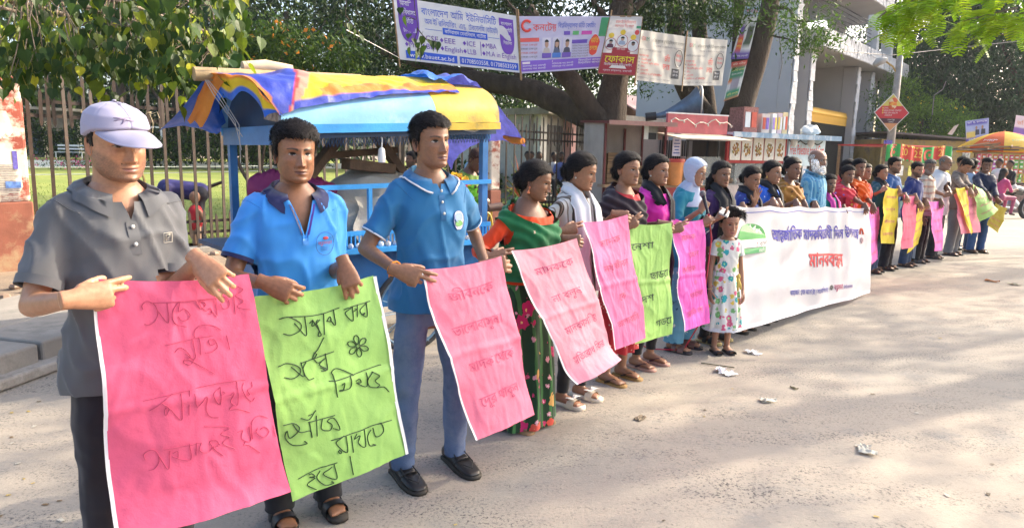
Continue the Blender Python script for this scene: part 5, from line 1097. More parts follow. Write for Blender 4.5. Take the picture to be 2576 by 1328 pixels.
# ------------------------------------------------------------------ trees
M_BARK = mat('bark',(.060,.042,.030),rough=.95,var=.35,scale=5,bump=1.0,bscale=22,bdist=.05,aniso=(1,1,.35))
M_BARKL = mat('bark_light',(.19,.145,.105),rough=.95,var=.3,scale=4,bump=1.0,bscale=18,bdist=.04,aniso=(1,1,.3),stain=(.30,.25,.19),stain_s=2,stain_t=.56)
M_LEAF = mat('foliage',attr=True,rough=.55,var=0,spec=.22,transl=.38)
M_LEAFD = mat('foliage_dense',attr=True,rough=.6,var=0,spec=.18,transl=.20)
nrs = np.random.RandomState
def leaves(mb,P,ln,wd,rs,cols,droop=.5,jit=.35,out=None):
    """rhombic leaves at points P; cols: list of base colours"""
    n = len(P); d = rs.normal(size=(n,3)); d[:,2] -= droop*1.5; d /= np.linalg.norm(d,axis=1)[:,None]
    s = np.cross(d,rs.normal(size=(n,3))); s /= np.linalg.norm(s,axis=1)[:,None]; nn = np.cross(d,s)
    L_ = (ln*rs.uniform(.6,1.3,n))[:,None]; W = (wd*rs.uniform(.7,1.2,n))[:,None]
    V = np.stack([P,P+d*L_*.45+s*W*.5+nn*W*.12,P+d*L_,P+d*L_*.45-s*W*.5+nn*W*.12],1).reshape(-1,3)
    c = np.array(cols)[rs.randint(0,len(cols),n)]*rs.uniform(1-jit,1+jit,(n,1)); k = np.arange(n)*4
    mb.add(V,np.stack([k,k+1,k+2,k+3],1).tolist(),np.repeat(c,4,0))
def crown_pts(rs,ells,per,clump=.35,fill=.6,flat=.7):
    out = []
    for c,r,n in ells:
        d = rs.normal(size=(n,3)); d /= np.linalg.norm(d,axis=1)[:,None]; rad = (fill+(1-fill)*rs.uniform(0,1,(n,1))**.5)
        C_ = np.array(c)+d*rad*np.array(r); q = rs.normal(size=(n,per,3))*clump*rs.uniform(.5,1.3,(n,1,1)); q[:,:,2] *= flat; out.append((C_[:,None,:]+q).reshape(-1,3))
    return np.concatenate(out)
def twig_line(mb,a,b_,r0,r1,seed,wob=.12,n=8):
    a = Vector(a); b_ = Vector(b_); l = (b_-a).length; pts = []
    for i in range(n+1):
        t = i/n; w = wob*l*math.sin(math.pi*t)*1.0; pts.append(a.lerp(b_,t)+Vector((mn.noise((t*2.2,seed,0)),mn.noise((t*2.2,seed,9)),mn.noise((t*2.2,seed,19))))*w)
    mb.tube(pts,list(np.linspace(r0,r1,n+1)),10 if r0 > .08 else 6)
    return pts
def tree(name,label,base,trunks,limbs,ells,per,ln,wd,cols,seed,m=M_BARK,leafm=None,clump=.35,fill=.55,droop=.5,group=None,extra=None):
    o = thing(name,label,'tree',base,0,group); B = Vector(base); rs = nrs(seed)
    for i,t in enumerate(trunks):
        b_ = MB(); pts = [Vector(p)-B for p,r in t]; dense = []; rad = []
        for k in range(len(pts)-1):
            for q in range(6):
                f = q/6; dense.append(pts[k].lerp(pts[k+1],f)); rad.append(t[k][1]+(t[k+1][1]-t[k][1])*f)
        dense.append(pts[-1]); rad.append(t[-1][1]); b_.tube(dense,rad,18)
        V = np.concatenate(b_.v); nzv = nz3(np.c_[V[:,0],V[:,1],V[:,2]*.3],3.2,seed+i); cen = np.array([tuple(p) for p in dense]); 
        idx = np.repeat(np.arange(len(dense)),18); dd = V-cen[idx]; V = cen[idx]+dd*(1+.16*nzv)[:,None]; b_.v = [V]; b_.build('trunk',m,o,smooth=True)
    b_ = MB()
    for i,(a,c,r0,r1) in enumerate(limbs): twig_line(b_,Vector(a)-B,Vector(c)-B,r0,r1,seed+i*1.7)
    if limbs: b_.build('limb',m,o,smooth=True)
    P = crown_pts(rs,[(np.array(c)-np.array(base),r,n) for c,r,n in ells],per,clump,fill); b_ = MB(); leaves(b_,P,ln,wd,rs,cols,droop); b_.build('crown',leafm or M_LEAF,o)
    if extra: extra(o,B,rs)
    return o
DG = [(.013,.032,.006),(.019,.043,.007),(.009,.024,.006),(.028,.052,.008)]; MG = [(.042,.088,.012),(.06,.11,.014),(.03,.066,.012),(.085,.13,.016)]; BG = [(.026,.060,.022),(.036,.074,.026),(.020,.046,.020)]; YG = [(.26,.42,.015),(.32,.45,.02),(.20,.36,.015)]
# big tree behind the university banner
base2 = PY(1532,470,17.2); base2.z = 0
def W(u,v,Y): return tuple(PY(u,v,Y))
tree('rain_tree','big dark forked tree with a thick low limb holding the white and purple banners',base2,
     [[((base2.x,17.2,0),.55),(W(1528,330,17.2),.42),(W(1540,250,17.2),.36),(W(1556,150,17.3),.30),(W(1562,20,17.4),.28),(W(1572,-160,17.6),.2)],
      [(W(1530,315,17.2),.30),(W(1490,285,17.0),.27),(W(1445,215,16.8),.24),(W(1395,160,16.9),.20),(W(1330,20,17.2),.15)],
      [(W(1500,300,17.3),.33),(W(1430,270,17.8),.32),(W(1330,225,18.4),.30),(W(1220,205,19.0),.25),(W(1090,175,19.6),.17),(W(960,130,20),.08)]],
     [(W(1560,120,17.4),W(1470,-60,17),.12,.03),(W(1330,225,18.4),W(1180,60,18.5),.12,.03),(W(1220,205,19),W(1080,60,20),.1,.02),(W(1565,40,17.4),W(1700,-60,18),.12,.04),(W(1400,160,16.9),W(1240,-40,17),.1,.03)],
     [(W(1150,60,20),(3.2,2.2,1.3),46),(W(1400,-40,18.5),(3.4,2.4,1.5),70),(W(1230,150,21),(3.6,1.6,.8),40),(W(1440,120,20.5),(2.2,1.5,.9),26),(W(940,60,21),(2.6,2,1.6),40),(W(1640,60,19.5),(1.5,1.2,1.3),26),(W(1500,-200,18),(4.5,3.5,2),60)],62,.17,.075,DG,3,leafm=M_LEAFD,clump=.42)
tree('street_tree','many stemmed tree with hung posters left of the gateway',tuple(PY(1838,470,21)*Vector((1,1,0))),
     [[(tuple(PY(1838,470,21)*Vector((1,1,0))),.62),(W(1842,330,21),.52),(W(1868,250,21),.40),(W(1905,140,21),.33),(W(1935,20,21),.26),(W(1960,-120,21),.18)],
      [(W(1836,330,21),.36),(W(1862,200,21.4),.27),(W(1862,100,21.6),.22),(W(1858,-60,21.8),.14)],
      [(W(1800,340,21.3),.34),(W(1752,265,21.4),.34),(W(1722,210,21.4),.3),(W(1700,120,21.5),.26),(W(1690,-40,21.6),.2)],
      [(W(1785,330,21.6),.28),(W(1776,230,21.8),.25),(W(1760,100,22),.24),(W(1752,-60,22),.18)]],
     [(W(1940,20,21),W(2060,60,19.5),.06,.015),(W(1925,80,21),W(2030,120,20),.04,.01)],
     [(W(1680,30,20.5),(1.2,1,.9),26),(W(1620,90,22),(1.0,1,1.2),22),(W(1790,20,20.6),(1.2,1,.9),26),(W(1900,-10,20.4),(1.4,1,.8),26),(W(1830,-160,21),(3.8,3,1.3),46),(W(2030,60,19.5),(.9,.7,.5),11),(W(2060,110,19.5),(.7,.5,.3),7),(W(1640,180,24),(1.3,1,.7),14)],60,.15,.05,[(.05,.10,.012),(.07,.14,.015),(.04,.08,.015)],5,clump=.30)
# crowds of dark trees behind the park
for i,(u,v,Y,rx,rz,n,cs,lb) in enumerate(((430,150,34,5,4.5,90,DG,'dark tree behind the lawn at upper left'),(720,30,30,4.5,4.2,90,DG,'tall dark tree behind the blue tarp'),(860,130,36,5,4,90,MG,'mid green tree beyond the tarp roof'),(620,-60,38,4,5,60,MG,'pale sunlit tree high behind the near leaves'),(120,180,40,7,4.5,90,DG,'dark tree at the far left behind the fence'),(1050,200,40,5,4,80,DG,'dark tree behind the yellow tarp'),(1360,255,33,4,3.2,80,MG,'leafy tree below the long dark limb'),(1700,250,38,5,3.5,80,MG,'bushy tree behind the tin roof house'),(280,-20,32,6,3.5,90,DG,'high dark crown above the fence'),(1000,-60,30,5,3.2,90,DG,'dark high crown left of the university banner'),(1300,40,36,5,4.5,100,DG,'dark crown behind the university banner'))):
    Y *= 1.45; rx *= 1.45; rz *= 1.45; c = PY(u,v,Y)
    tree('tree',lb,(c.x,Y,0),[[((c.x,Y,0),.35),((c.x+.2,Y,c.z*.5),.28),((c.x,Y,c.z),.14)]],[((c.x+.2,Y,c.z*.5),(c.x-rx*.5,Y,c.z+.5),.14,.03),((c.x+.2,Y,c.z*.6),(c.x+rx*.5,Y,c.z+.8),.14,.03)],[((c.x,Y,c.z),(rx,3.2,rz),n),((c.x+rx*.3,Y+1,c.z-rz*.5),(rx*.7,2.5,rz*.5),n//3)],46,.46,.20,cs,30+i,leafm=M_LEAFD,clump=1.0,fill=.35)
# trees on the right
for i,(u,v,Y,rx,ry,rz,n,cs,lb) in enumerate(((2470,190,41,5.5,4,4.2,120,BG,'great dark blue-green tree at right behind the parasol'),(2330,110,46,5.2,4,6.5,150,BG,'tall bluish tree beside the gateway'),(2620,90,38,5,4,6,120,BG,'dark tree at the right edge of the street'),(2345,60,52,4,4,5.5,70,BG,'hazy tree beyond the gateway roof'),(2560,260,46,6,3,3.2,70,BG,'dark shaded tree low behind the goods stall'))):
    c = PY(u,v,Y); tree('tree',lb,(c.x,Y,0),[[((c.x,Y,0),.5),((c.x+.3,Y,c.z*.5),.4),((c.x,Y,c.z),.2)]],[((c.x,Y,c.z*.5),(c.x-rx*.6,Y-1,c.z),.2,.04),((c.x,Y,c.z*.5),(c.x+rx*.6,Y-1,c.z+1),.2,.04)],[((c.x,Y,c.z),(rx,ry,rz),n),((c.x-rx*.3,Y-1,c.z-rz*.45),(rx*.6,2.5,rz*.4),n//3),((c.x,Y,c.z+rz*1.2),(rx*.9,ry,rz*.7),n//2)],60,.36,.13,cs,60+i,leafm=M_LEAFD,clump=.75,fill=.4,droop=.9)
def flowers(c,n,sp):
    def ex(o,B,rs):
        b_ = MB(); P = crown_pts(rs,[((0,0,0) if False else (np.array(c[0])-np.array(B)),np.array(c[1])*1.02,n)],2,.1,.9); leaves(b_,P,.11,.09,rs,[sp],.2); b_.build('blossom',M_LEAF,o)
    return ex
c = PY(2320,300,35); c2 = PY(2265,255,35)
tree('oleander_bush','bright green bush with yellow flowers over the yellow wall',(c.x,35,0),[[((c.x,35,0),.12),((c.x,35,c.z),.07)]],[],[((c.x,35,c.z),(2.3,1.2,1.1),60),(tuple(c2),(1.3,1,1.3),34),(W(2380,330,34.5),(.9,.8,.6),14)],60,.24,.045,[(.10,.20,.02),(.13,.24,.025),(.08,.16,.02)],80,clump=.38,extra=flowers(((c.x,35,c.z),(2.3,1.2,1.1)),34,(.65,.50,.03)))
c = PY(705,125,15.5)
tree('flowering_bush','dark bush with orange blossom above the tarp roof',(c.x,15.5,0),[[((c.x,15.5,0),.10),((c.x,15.5,c.z),.06)]],[],[((c.x,15.5,c.z),(1.2,.8,.55),40),(W(800,150,16),(1.0,.7,.5),26),(W(640,160,15.5),(.6,.5,.5),14)],60,.13,.05,MG,81,clump=.24,extra=flowers(((c.x,15.5,c.z),(1.2,.8,.55)),40,(.55,.20,.03)))
# garden plants in the park
def spiky(label,p,n,h,cs,seed,w=.06):
    o = thing('garden_plant',label,'plant',p,0,'garden plants in the park'); rs = random.Random(seed); b_ = MB()
    for i in range(n):
        a = rs.uniform(0,6.28); l = h*rs.uniform(.6,1.1); t = rs.uniform(.2,1.1); d = Vector((math.cos(a)*math.sin(t),math.sin(a)*math.sin(t),math.cos(t))); s = d.cross(Vector((0,0,1))).normalized()*w; c = cs[i % len(cs)]
        m1 = d*l*.5+Vector((0,0,.05)); e = d*l+Vector((0,0,-.35*l*t*t)); b_.add([-s*.4,s*.4,m1-s,m1+s,e],[(0,1,3,2),(2,3,4)],np.array(c)*rs.uniform(.7,1.3))
    b_.build('leaf_rosette',M_LEAF,o); st = MB(); st.tube([(0,0,-.2),(0,0,.1)],.05,6); st.build('stem',M_BARK,o); return o
rr = random.Random(77)
for i in range(34):
    s_ = rr.uniform(-8,15); d_ = rr.uniform(24,36) if s_ < 8.5 else rr.uniform(3.0,9); k = rr.random()
    if s_ >= 8.5: s_,d_ = rr.uniform(13.2,18),rr.uniform(1.2,5)
    spiky(('spiky bright garden plant beyond the lawn rope' if k < .5 else 'tall leafy garden plant beyond the lawn') if s_ < 8.5 else ('spiky plant behind the close-barred fence' if k < .5 else 'leafy plant behind the close-barred fence'),FP(s_,d_,LZ(d_)+.05),26 if k < .5 else 44,(rr.uniform(.5,.9) if k < .5 else rr.uniform(.9,1.7))*(1.7 if d_ > 20 else 1),[YG,MG,[(.12,.2,.02),(.3,.08,.04),(.2,.22,.03)]][i % 3],i,.035 if k < .5 else .06)
for i,(s_,d_,c_) in enumerate(((3,33,(.45,.05,.08)),(-5,36,(.5,.08,.1)),(9,28,(.5,.06,.2)),(16.5,3.2,(.55,.2,.05)))):
    o = thing('flower_bed',('bed of red flowers beyond the goal frame','bed of pale red flowers at the back of the lawn','bed of pink flowers behind the food van','bed of orange flowers behind the close-barred fence')[i],'flower bed',FP(s_,d_,LZ(d_))); b_ = MB(); rs = nrs(i); P = rs.normal(size=(500,3))*np.array([1.1,.5,.16])+np.array([0,0,.25]); leaves(b_,P,.10,.06,rs,MG,0); b_.build('foliage',M_LEAF,o); b_ = MB(); P = rs.normal(size=(160,3))*np.array([1.1,.5,.14])+np.array([0,0,.36]); leaves(b_,P,.09,.09,rs,[c_],0); b_.build('blossom',M_LEAF,o)
for i,(u,Y) in enumerate(((645,13.5),(668,14.2))):
    p = PY(u,520,Y); o = thing('sapling',('thin dark sapling seen left of the blue shirted man','thin crooked sapling close behind the blue shirted man')[i],'tree',(p.x,Y,0)); b_ = MB(); twig_line(b_,(0,0,0),(-.45 if i == 0 else .1,0,2.3),.05,.025,i,.2); b_.build('trunk',M_BARK,o,smooth=True); b_ = MB(); rs = nrs(i+3); leaves(b_,crown_pts(rs,[((-.4,0,2.5),(.6,.5,.4),14)],30,.16),.12,.05,rs,MG); b_.build('crown',M_LEAF,o)
for i,(s0,d0,s1,d1_,h,lb) in enumerate(((-16,44,20,40,2.6,'long clipped dark hedge at the back of the lawn'),(10,30,22,26,2.2,'taller loose hedge behind the food van'),(12.5,7,17,5.2,1.0,'low hedge behind the close-barred fence'))):
    A_,B_ = FP(s0,d0),FP(s1,d1_); o = thing('hedge',lb,'hedge',A_); rs = nrs(40+i); L_ = (B_-A_).length; n = int(L_*420*h/1.5); t = rs.uniform(0,1,(n,1)); P = np.array(B_-A_)*t+rs.normal(size=(n,3))*np.array([.3,.3,0])+np.c_[np.zeros((n,2)),rs.uniform(.05,1,(n,1))**.7*h*(1+.3*np.sin(t*L_*1.3))]
    b_ = MB(); leaves(b_,P,.22,.11,rs,MG+DG,.2); b_.build('foliage',M_LEAF,o); b_ = MB(); o.location.z = LZ(d0)
    for k in range(int(L_)): q_ = (B_-A_)*(k/L_); b_.tube([q_,q_+Vector((.05,0,h*.8))],.03,5)
    b_.build('stems',M_BARK,o,kind='stuff')
rs = nrs(77); n = 15000; sdw = rs.uniform(-46,46,n); P = np.c_[np.full(n,-6.4),np.full(n,8.5),np.zeros(n)]+sdw[:,None]*np.array(SD)-(50+rs.uniform(0,7,n))[:,None]*np.array(SN); P[:,2] = .8+rs.uniform(0,1,n)**.8*(8+2.5*np.sin(sdw*.31)+1.5*np.sin(sdw*.9)); b_ = MB(); leaves(b_,P,.95,.42,rs,DG+DG+MG,.6); b_.build('distant_wood',M_LEAFD,kind='stuff')
# peepal tree: its branch hangs in from the upper left, close to the camera
def peepal_leaf(c):
    b_ = MB(); out = [(0,0),(.022,-.006),(.043,.012),(.048,.036),(.036,.066),(.018,.086),(.007,.104),(0,.136)]
    P_ = [(x,y,.010*abs(x)/.048-.016*(y/.136)**2) for x,y in out]; Q = [(-x,y,z) for x,y,z in P_[1:-1]]; mid = [(0,y,-.016*(y/.136)**2) for y in (.03,.07,.1)]
    V = P_+Q[::-1]+mid; n = len(P_); k = len(V)-3
    ring = list(range(0,n+len(Q))); F = []
    R_ = list(range(0,n)); L_ = [0]+[n+len(Q)-1-i for i in range(len(Q))]+[n-1]; ax = [0,k,k,k+1,k+1,k+2,k+2,n-1]
    for i in range(n-1):
        for S_,fl in ((R_,0),(L_,1)):
            f = [S_[i],S_[i+1]]+([ax[i+1]] if ax[i+1] not in (S_[i+1],) else [])+([ax[i]] if ax[i] not in (S_[i],ax[i+1]) else [])
            if len(f) > 2: F.append(tuple(f if not fl else f[::-1]))
    b_.add(V,F,c); b_.tube([(0,0,0),(.004,-.03,.004),(0,-.06,.016)],.0022,4,c=(.22,.2,.04)); me = b_.mesh('leaf'); me.materials.append(M_PEEP); return me
M_PEEP = mat('peepal_leaf',attr=True,rough=.45,var=.18,scale=30,spec=.25,transl=.38)
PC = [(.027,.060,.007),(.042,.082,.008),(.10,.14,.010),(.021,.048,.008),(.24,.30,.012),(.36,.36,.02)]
PL = [peepal_leaf(c) for c in PC]
pt_ = thing('peepal_tree','peepal branch with hanging heart shaped leaves at upper left','tree',(-6.6,4.2,0)); PB = Vector((-6.6,4.2,0)); rs = random.Random(12)
b_ = MB(); b_.tube([(0,0,0),(.1,.1,1.8),(0,.3,3.6),(.2,.4,5)],[.42,.36,.30,.2],16); b_.build('trunk',M_BARKL,pt_,smooth=True)
b_ = MB(); ends = []
def env(u):      # lower edge of the hanging leaves in the photo
    return np.interp(u,[-60,60,140,260,330,420,520,575,620],[205,200,150,185,170,205,205,190,60])
limbs = []
for i,(u,v,Y) in enumerate(((140,-70,5.6),(330,-60,6.2),(480,-20,6.0),(40,30,6.4),(240,60,6.9),(420,80,6.6),(545,90,6.2),(100,110,7.2),(300,120,7.3))):
    e = PY(u,v,Y)-PB; limbs.append(twig_line(b_,(0,.3,3.4),e,.07,.014,i*3.1,.10))
b_.build('limb',M_BARKL,pt_,smooth=True)
tw = MB(); spots = []
for i in range(400):
    u = rs.uniform(-60,590); vmax = env(u); v = rs.uniform(-60,vmax-10) if rs.random() < .72 else rs.uniform(max(-60,vmax-75),vmax-8); Y = rs.uniform(4.9,7.8); p = PY(u,v,Y); spots.append((p,u,v,vmax,Y))
for i,(p,u,v,vmax,Y) in enumerate(spots):
    if i % 2 == 0:
        L0 = min((q for l in limbs for q in l),key=lambda q: (q+PB-p).length); 
        if (L0+PB-p).length < 1.5: twig_line(tw,L0,p-PB,.007,.003,i,.15,5)
tw.build('twig',M_BARKL,pt_,kind='stuff')
nfar = MB(); cnt = 0; allv = []
for i,(p,u,v,vmax,Y) in enumerate(sorted(spots,key=lambda s: s[4])):
    for k in range(rs.choice((3,4,5,6))):
        q = p+Vector((rs.gauss(0,.11),rs.gauss(0,.12),rs.gauss(0,.09)-.02)); edge = v > vmax-60; sunny = rs.random() < (.30 if (u < 140 and v < 70) or (u > 300 and rs.random() < .5 and (v < 90 or u > 430)) else .07)  # sunny leaves get brighter, yellower colours as painted sunlight
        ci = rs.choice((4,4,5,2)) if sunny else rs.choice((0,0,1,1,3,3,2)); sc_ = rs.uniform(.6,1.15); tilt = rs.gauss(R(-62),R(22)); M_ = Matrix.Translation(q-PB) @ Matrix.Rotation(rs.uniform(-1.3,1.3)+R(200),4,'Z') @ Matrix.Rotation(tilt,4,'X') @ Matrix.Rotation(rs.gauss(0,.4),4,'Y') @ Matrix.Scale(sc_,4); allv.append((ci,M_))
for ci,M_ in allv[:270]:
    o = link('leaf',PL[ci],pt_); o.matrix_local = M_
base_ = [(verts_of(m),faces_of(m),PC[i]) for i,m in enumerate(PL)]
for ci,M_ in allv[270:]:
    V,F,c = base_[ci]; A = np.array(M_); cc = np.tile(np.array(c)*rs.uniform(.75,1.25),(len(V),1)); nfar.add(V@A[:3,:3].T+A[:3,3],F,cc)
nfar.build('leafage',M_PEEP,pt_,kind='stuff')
# spray of dark leaves hanging before the university banner
sp_ = thing('hanging_branch','thin twig of dark leaves hanging across the left end of the university banner','branch',PY(1035,-40,9)); b_ = MB()
for a,c_ in (((1035,-40),(1052,75)),((1052,75),(1082,112)),((1050,70),(1040,120)),((1045,50),(1018,40)),((1075,100),(1100,108)),((870,-30),(872,70)),((872,40),(905,90))): twig_line(b_,PY(*a,9)-sp_.location,PY(*c_,9)-sp_.location,.008,.003,a[0],.08,5)
b_.build('twig',M_BARK,sp_,kind='stuff')
for u,v in ((1030,86),(1040,98),(1052,108),(1062,92),(1076,100),(1088,104),(1100,106),(1046,128),(1056,122),(1018,42),(1008,20),(1030,120),(1068,116),(868,70),(878,60),(905,88),(892,74),(866,98)):
    o = link('leaf',PL[rs.choice((0,3,1))],sp_); o.matrix_local = Matrix.Translation(PY(u,v,9)-sp_.location) @ Matrix.Rotation(rs.uniform(-1.2,1.2)+R(190),4,'Z') @ Matrix.Rotation(rs.gauss(R(-66),R(20)),4,'X') @ Matrix.Scale(rs.uniform(.8,1.2),4)
# trees across the road: outside the frame, their branches reach in at the top right and their crowns dapple the light
def pinnate(mb,p,d,L_,rs,c):
    d = d.normalized(); s = d.cross(Vector((0,0,1))).normalized(); n = s.cross(d)
    for i in range(9):
        t = (i+.5)/9; w = .055*math.sin(math.pi*(.12+.8*t))**.6*1.0
        for q in (1,-1):
            a = p+d*L_*t-n*.10*L_*t*t*2; e = a+s*q*w*1.9+d*w*.35-n*.012; k = d*.0155*L_/.2
            mb.add([a-k*.6,a+k*.6,e+k*.8,e-k*.2],[(0,1,2,3)],np.array(c)*rs.uniform(.75,1.25))
def road_tree(name,label,base,crown,n,seed,sprays=(),cs=MG,per=40,ln=.16):
    B = Vector(base)
    def ex(o,B_,rs_):
        r2 = random.Random(seed); b_ = MB(); tw_ = MB()
        for (u0,v0,Y0),(u1,v1,Y1),m in sprays:
            a = PY(u0,v0,Y0); e = PY(u1,v1,Y1); twig_line(tw_,a-B,e-B,.016,.004,u0,.06,6)
            for k in range(int(m*.62)):
                t = r2.random(); p = a.lerp(e,t)+Vector((r2.gauss(0,.12),r2.gauss(0,.2),r2.gauss(0,.09))); d = (e-a).normalized()*.6+Vector((r2.gauss(0,.7),r2.gauss(0,.5),r2.gauss(-.25,.35))); pinnate(b_,p-B,d,r2.uniform(.24,.36),r2,r2.choice(YG))
        if sprays: tw_.build('twig',M_BARKL,o,kind='stuff'); b_.build('leaf_spray',M_LEAF,o)
    c = crown[0][0]; tree(name,label,base,[[(base,.4),((base[0],base[1],c[2]*.5),.3),(c,.15)]],[((base[0],base[1],c[2]*.5),tuple(Vector(q[0])),.12,.03) for q in crown],[(q[0],q[1],q[2]) for q in crown],per,ln,.075,cs,seed,leafm=M_LEAF,clump=.42,fill=.2,extra=ex)
CROWN_A = [((9.6,7.6,7.4),(3.0,2.6,1.3),80),((12.4,10.6,7.8),(3.2,2.6,1.4),90),((12.0,6.0,6.6),(3.0,2.4,1.2),60)]
CROWN_B = [((15.6,13.6,7.8),(3.2,2.8,1.4),80),((19.0,16.8,8.0),(3.4,3.0,1.5),80)]
road_tree('roadside_tree','light green feathery tree reaching in at the top right',(13.5,9.5,0),CROWN_A,0,91,
  sprays=(((2700,-60,9.5),(2380,20,10),60),((2700,10,9.5),(2440,60,10),60),((2650,60,9.8),(2470,95,10.2),26),((2480,-60,9),(2300,10,9.5),44),((2400,-60,9),(2225,45,9.3),46),((2330,20,9.3),(2262,108,9.5),34),((2230,30,9.3),(2205,48,9.4),8),((2560,20,9.5),(2400,60,9.8),40)))
CROWN_C = [((26.5,37.6,12.6),(5.2,4.8,3.2),150),((22.6,36.6,14.5),(3.4,3.4,2),60)]
road_tree('roadside_tree','tall roadside tree shading the tiled gateway',(28.5,38.5,0),CROWN_C,0,93,cs=BG,per=50,ln=.32)
road_tree('roadside_tree','second roadside tree shading the far end of the row',(21.5,17,0),CROWN_B,0,92)

# ------------------------------------------------------------------ banners strung between the trees
def fabric(Ps,sag=.0,rip=.02,ns=40,nt=16,seed=0):
    """bilinear sheet through four corner points with ripples; returns f(s, t, lift) with t = 1 on top"""
    TL,TR,BR,BL = [Vector(p) for p in Ps]; n = (TR-TL).cross(BL-TL).normalized(); n = n if n.y < 0 else -n
    def f(s,t,e=0.0):
        p = BL.lerp(BR,s).lerp(TL.lerp(TR,s),t); w = rip*(mn.noise((s*3.1+seed,t*1.4,seed))+.5*mn.noise((s*7+seed,t*5,2)))
        return p+n*(w+e)+Vector((0,0,-sag*math.sin(math.pi*s)))
    return f,n
FLEX = mat('white_flex',attr=True,rough=.5,var=.05,scale=1.5,transl=.25,bump=.15,bscale=7,bdist=.02)
def cloth_banner(name,label,quad,Ys,base=(.66,.65,.70),sag=0,rip=.02,seed=0,cat='banner',sticks=True):
    Ys = Ys if hasattr(Ys,'__len__') else [Ys]*4; P_ = [PY(*q,y) for q,y in zip(quad,Ys)]; ctr = (P_[0]+P_[2])/2; o = thing(name,label,cat,ctr); f,n = fabric([p-ctr for p in P_],sag,rip,seed=seed)
    b_ = MB(); b_.grid(lambda s,t: f(s,t),44,18,c=base); sh_ = b_.build('sheet',FLEX,o,smooth=True); sh_['_'] = 0; del sh_['_']
    if sticks:
        for s_ in (0,1): b_ = MB(); b_.tube([f(s_,-.12),f(s_,.5),f(s_,1.12)],.018,6); b_.build('stick',M_WOOD,o)
    return o,f,sh_
def panel(mb,f,s0,s1,t0,t1,c,e=.006,n=8,r=0):
    mb.grid(lambda u,v: f(s0+(s1-s0)*u,t0+(t1-t0)*v,e),n,3,c=c)
def shield(mb,f,s0,s1,t0,t1,c,e=.006):
    """flat top and rounded foot"""
    P_ = [(s0,t1),(s1,t1)]+[((s0+s1)/2+(s1-s0)/2*math.cos(a)**.7 if math.cos(a) > 0 else (s0+s1)/2-(s1-s0)/2*abs(math.cos(a))**.7,t0+(t1-t0)*.45*(1-math.sin(-a))) for a in np.linspace(0,-math.pi,14)]
    mb.poly([f(s,t,e) for s,t in P_][::-1],c)
def lines(mb,f,rows,e=.011,bold=0.0):
    for t,s0,t0,h,w,c in rows: write(mb,t,lambda s,q: f(s,q,e),s0,t0,h=h,w=w,c=c,bold=bold)
BLU = (.02,.08,.52); PUR = (.14,.05,.38); WHT = (.74,.73,.76); RED_ = (.62,.05,.05); GRY = (.16,.15,.18)
ub_,f,sh_ = cloth_banner('university_banner','white university admission banner with blue and purple Bangla lettering',[(987,-8),(1300,41),(1309,184),(1004,150)],[15.2,15.8,15.8,15.2],rip=.03,seed=1)
b_ = MB(); shield(b_,f,.03,.19,.30,1.03,PUR); shield(b_,f,.845,.965,.30,.92,PUR); panel(b_,f,.06,.475,.035,.165,BLU); panel(b_,f,.495,.985,.035,.165,BLU); panel(b_,f,.375,.74,.50,.61,BLU)
panel(b_,f,.235,.37,.548,.556,BLU); panel(b_,f,.745,.84,.548,.556,BLU)
for i,s_ in enumerate((.075,.21,.36,.545,.70)):
    for j in range(2):
        t_ = (.40,.265)[j]; b_.poly([f(s_+x,t_+y,.007) for x,y in ((0,.04),(.014,0),(0,-.04),(-.014,0))][::-1],PUR)
panel(b_,f,.675,.68,.22,.46,PUR); b_.build('print',PRINT,sh_,kind='stuff')
b_ = MB()
lines(b_,f,(('বাংলােদশ'.replace('ােদ','াদে'),.215,.78,.165,.215,BLU),('আ^মি',.45,.78,.165,.10,BLU),('ইউনিভা^সিটি',.575,.78,.165,.245,BLU),('অব ই{ঞ/জ}িনিয়ারিং',.235,.635,.125,.255,BLU),('এ{ন/ড}',.51,.635,.125,.055,BLU),('টেকনোলজি (বাউয়েট)',.59,.635,.125,.24,BLU)),bold=.022)
lines(b_,f,(('কাদিরাবাদ সেনানিবাস, নাটোর',.39,.525,.085,.335,WHT),('আবাসিক',.05,.88,.11,.12,WHT),('সুবিধাসহ',.05,.74,.11,.12,WHT),('ভ^তি',.075,.60,.11,.07,WHT),('চলিতেছে',.06,.46,.11,.105,WHT),('বাংলাদেশ',.86,.80,.08,.09,WHT),('সেনাবাহিনী',.86,.69,.08,.09,WHT),('ক^তৃক',.88,.58,.08,.05,WHT),('পরিচালিত',.872,.47,.08,.07,WHT)),bold=.01)
lines(b_,f,(('CE',.092,.36,.125,.07,PUR),('CSE',.228,.36,.125,.105,PUR),('EEE',.378,.36,.125,.095,PUR),('ICE',.563,.36,.125,.075,PUR),('MBA',.718,.36,.125,.09,PUR),('ME',.092,.225,.125,.07,PUR),('BBA',.228,.225,.125,.105,PUR),('English',.378,.225,.125,.15,PUR),('LLB',.563,.225,.125,.075,PUR),('M.A in English',.718,.225,.125,.255,PUR),('www.bauet.ac.bd',.09,.062,.105,.36,WHT),('01708503558, 01708503559',.51,.062,.105,.46,WHT)),bold=.015); b_.build('lettering',PRINT,sh_,kind='stuff')
cb_,f,sh_ = cloth_banner('coaching_banner','lilac coaching banner with red title and three small portraits',[(1304,42),(1536,42),(1510,172),(1311,186)],[15.8,16.3,16.3,15.8],base=(.52,.50,.70),rip=.02,seed=4)
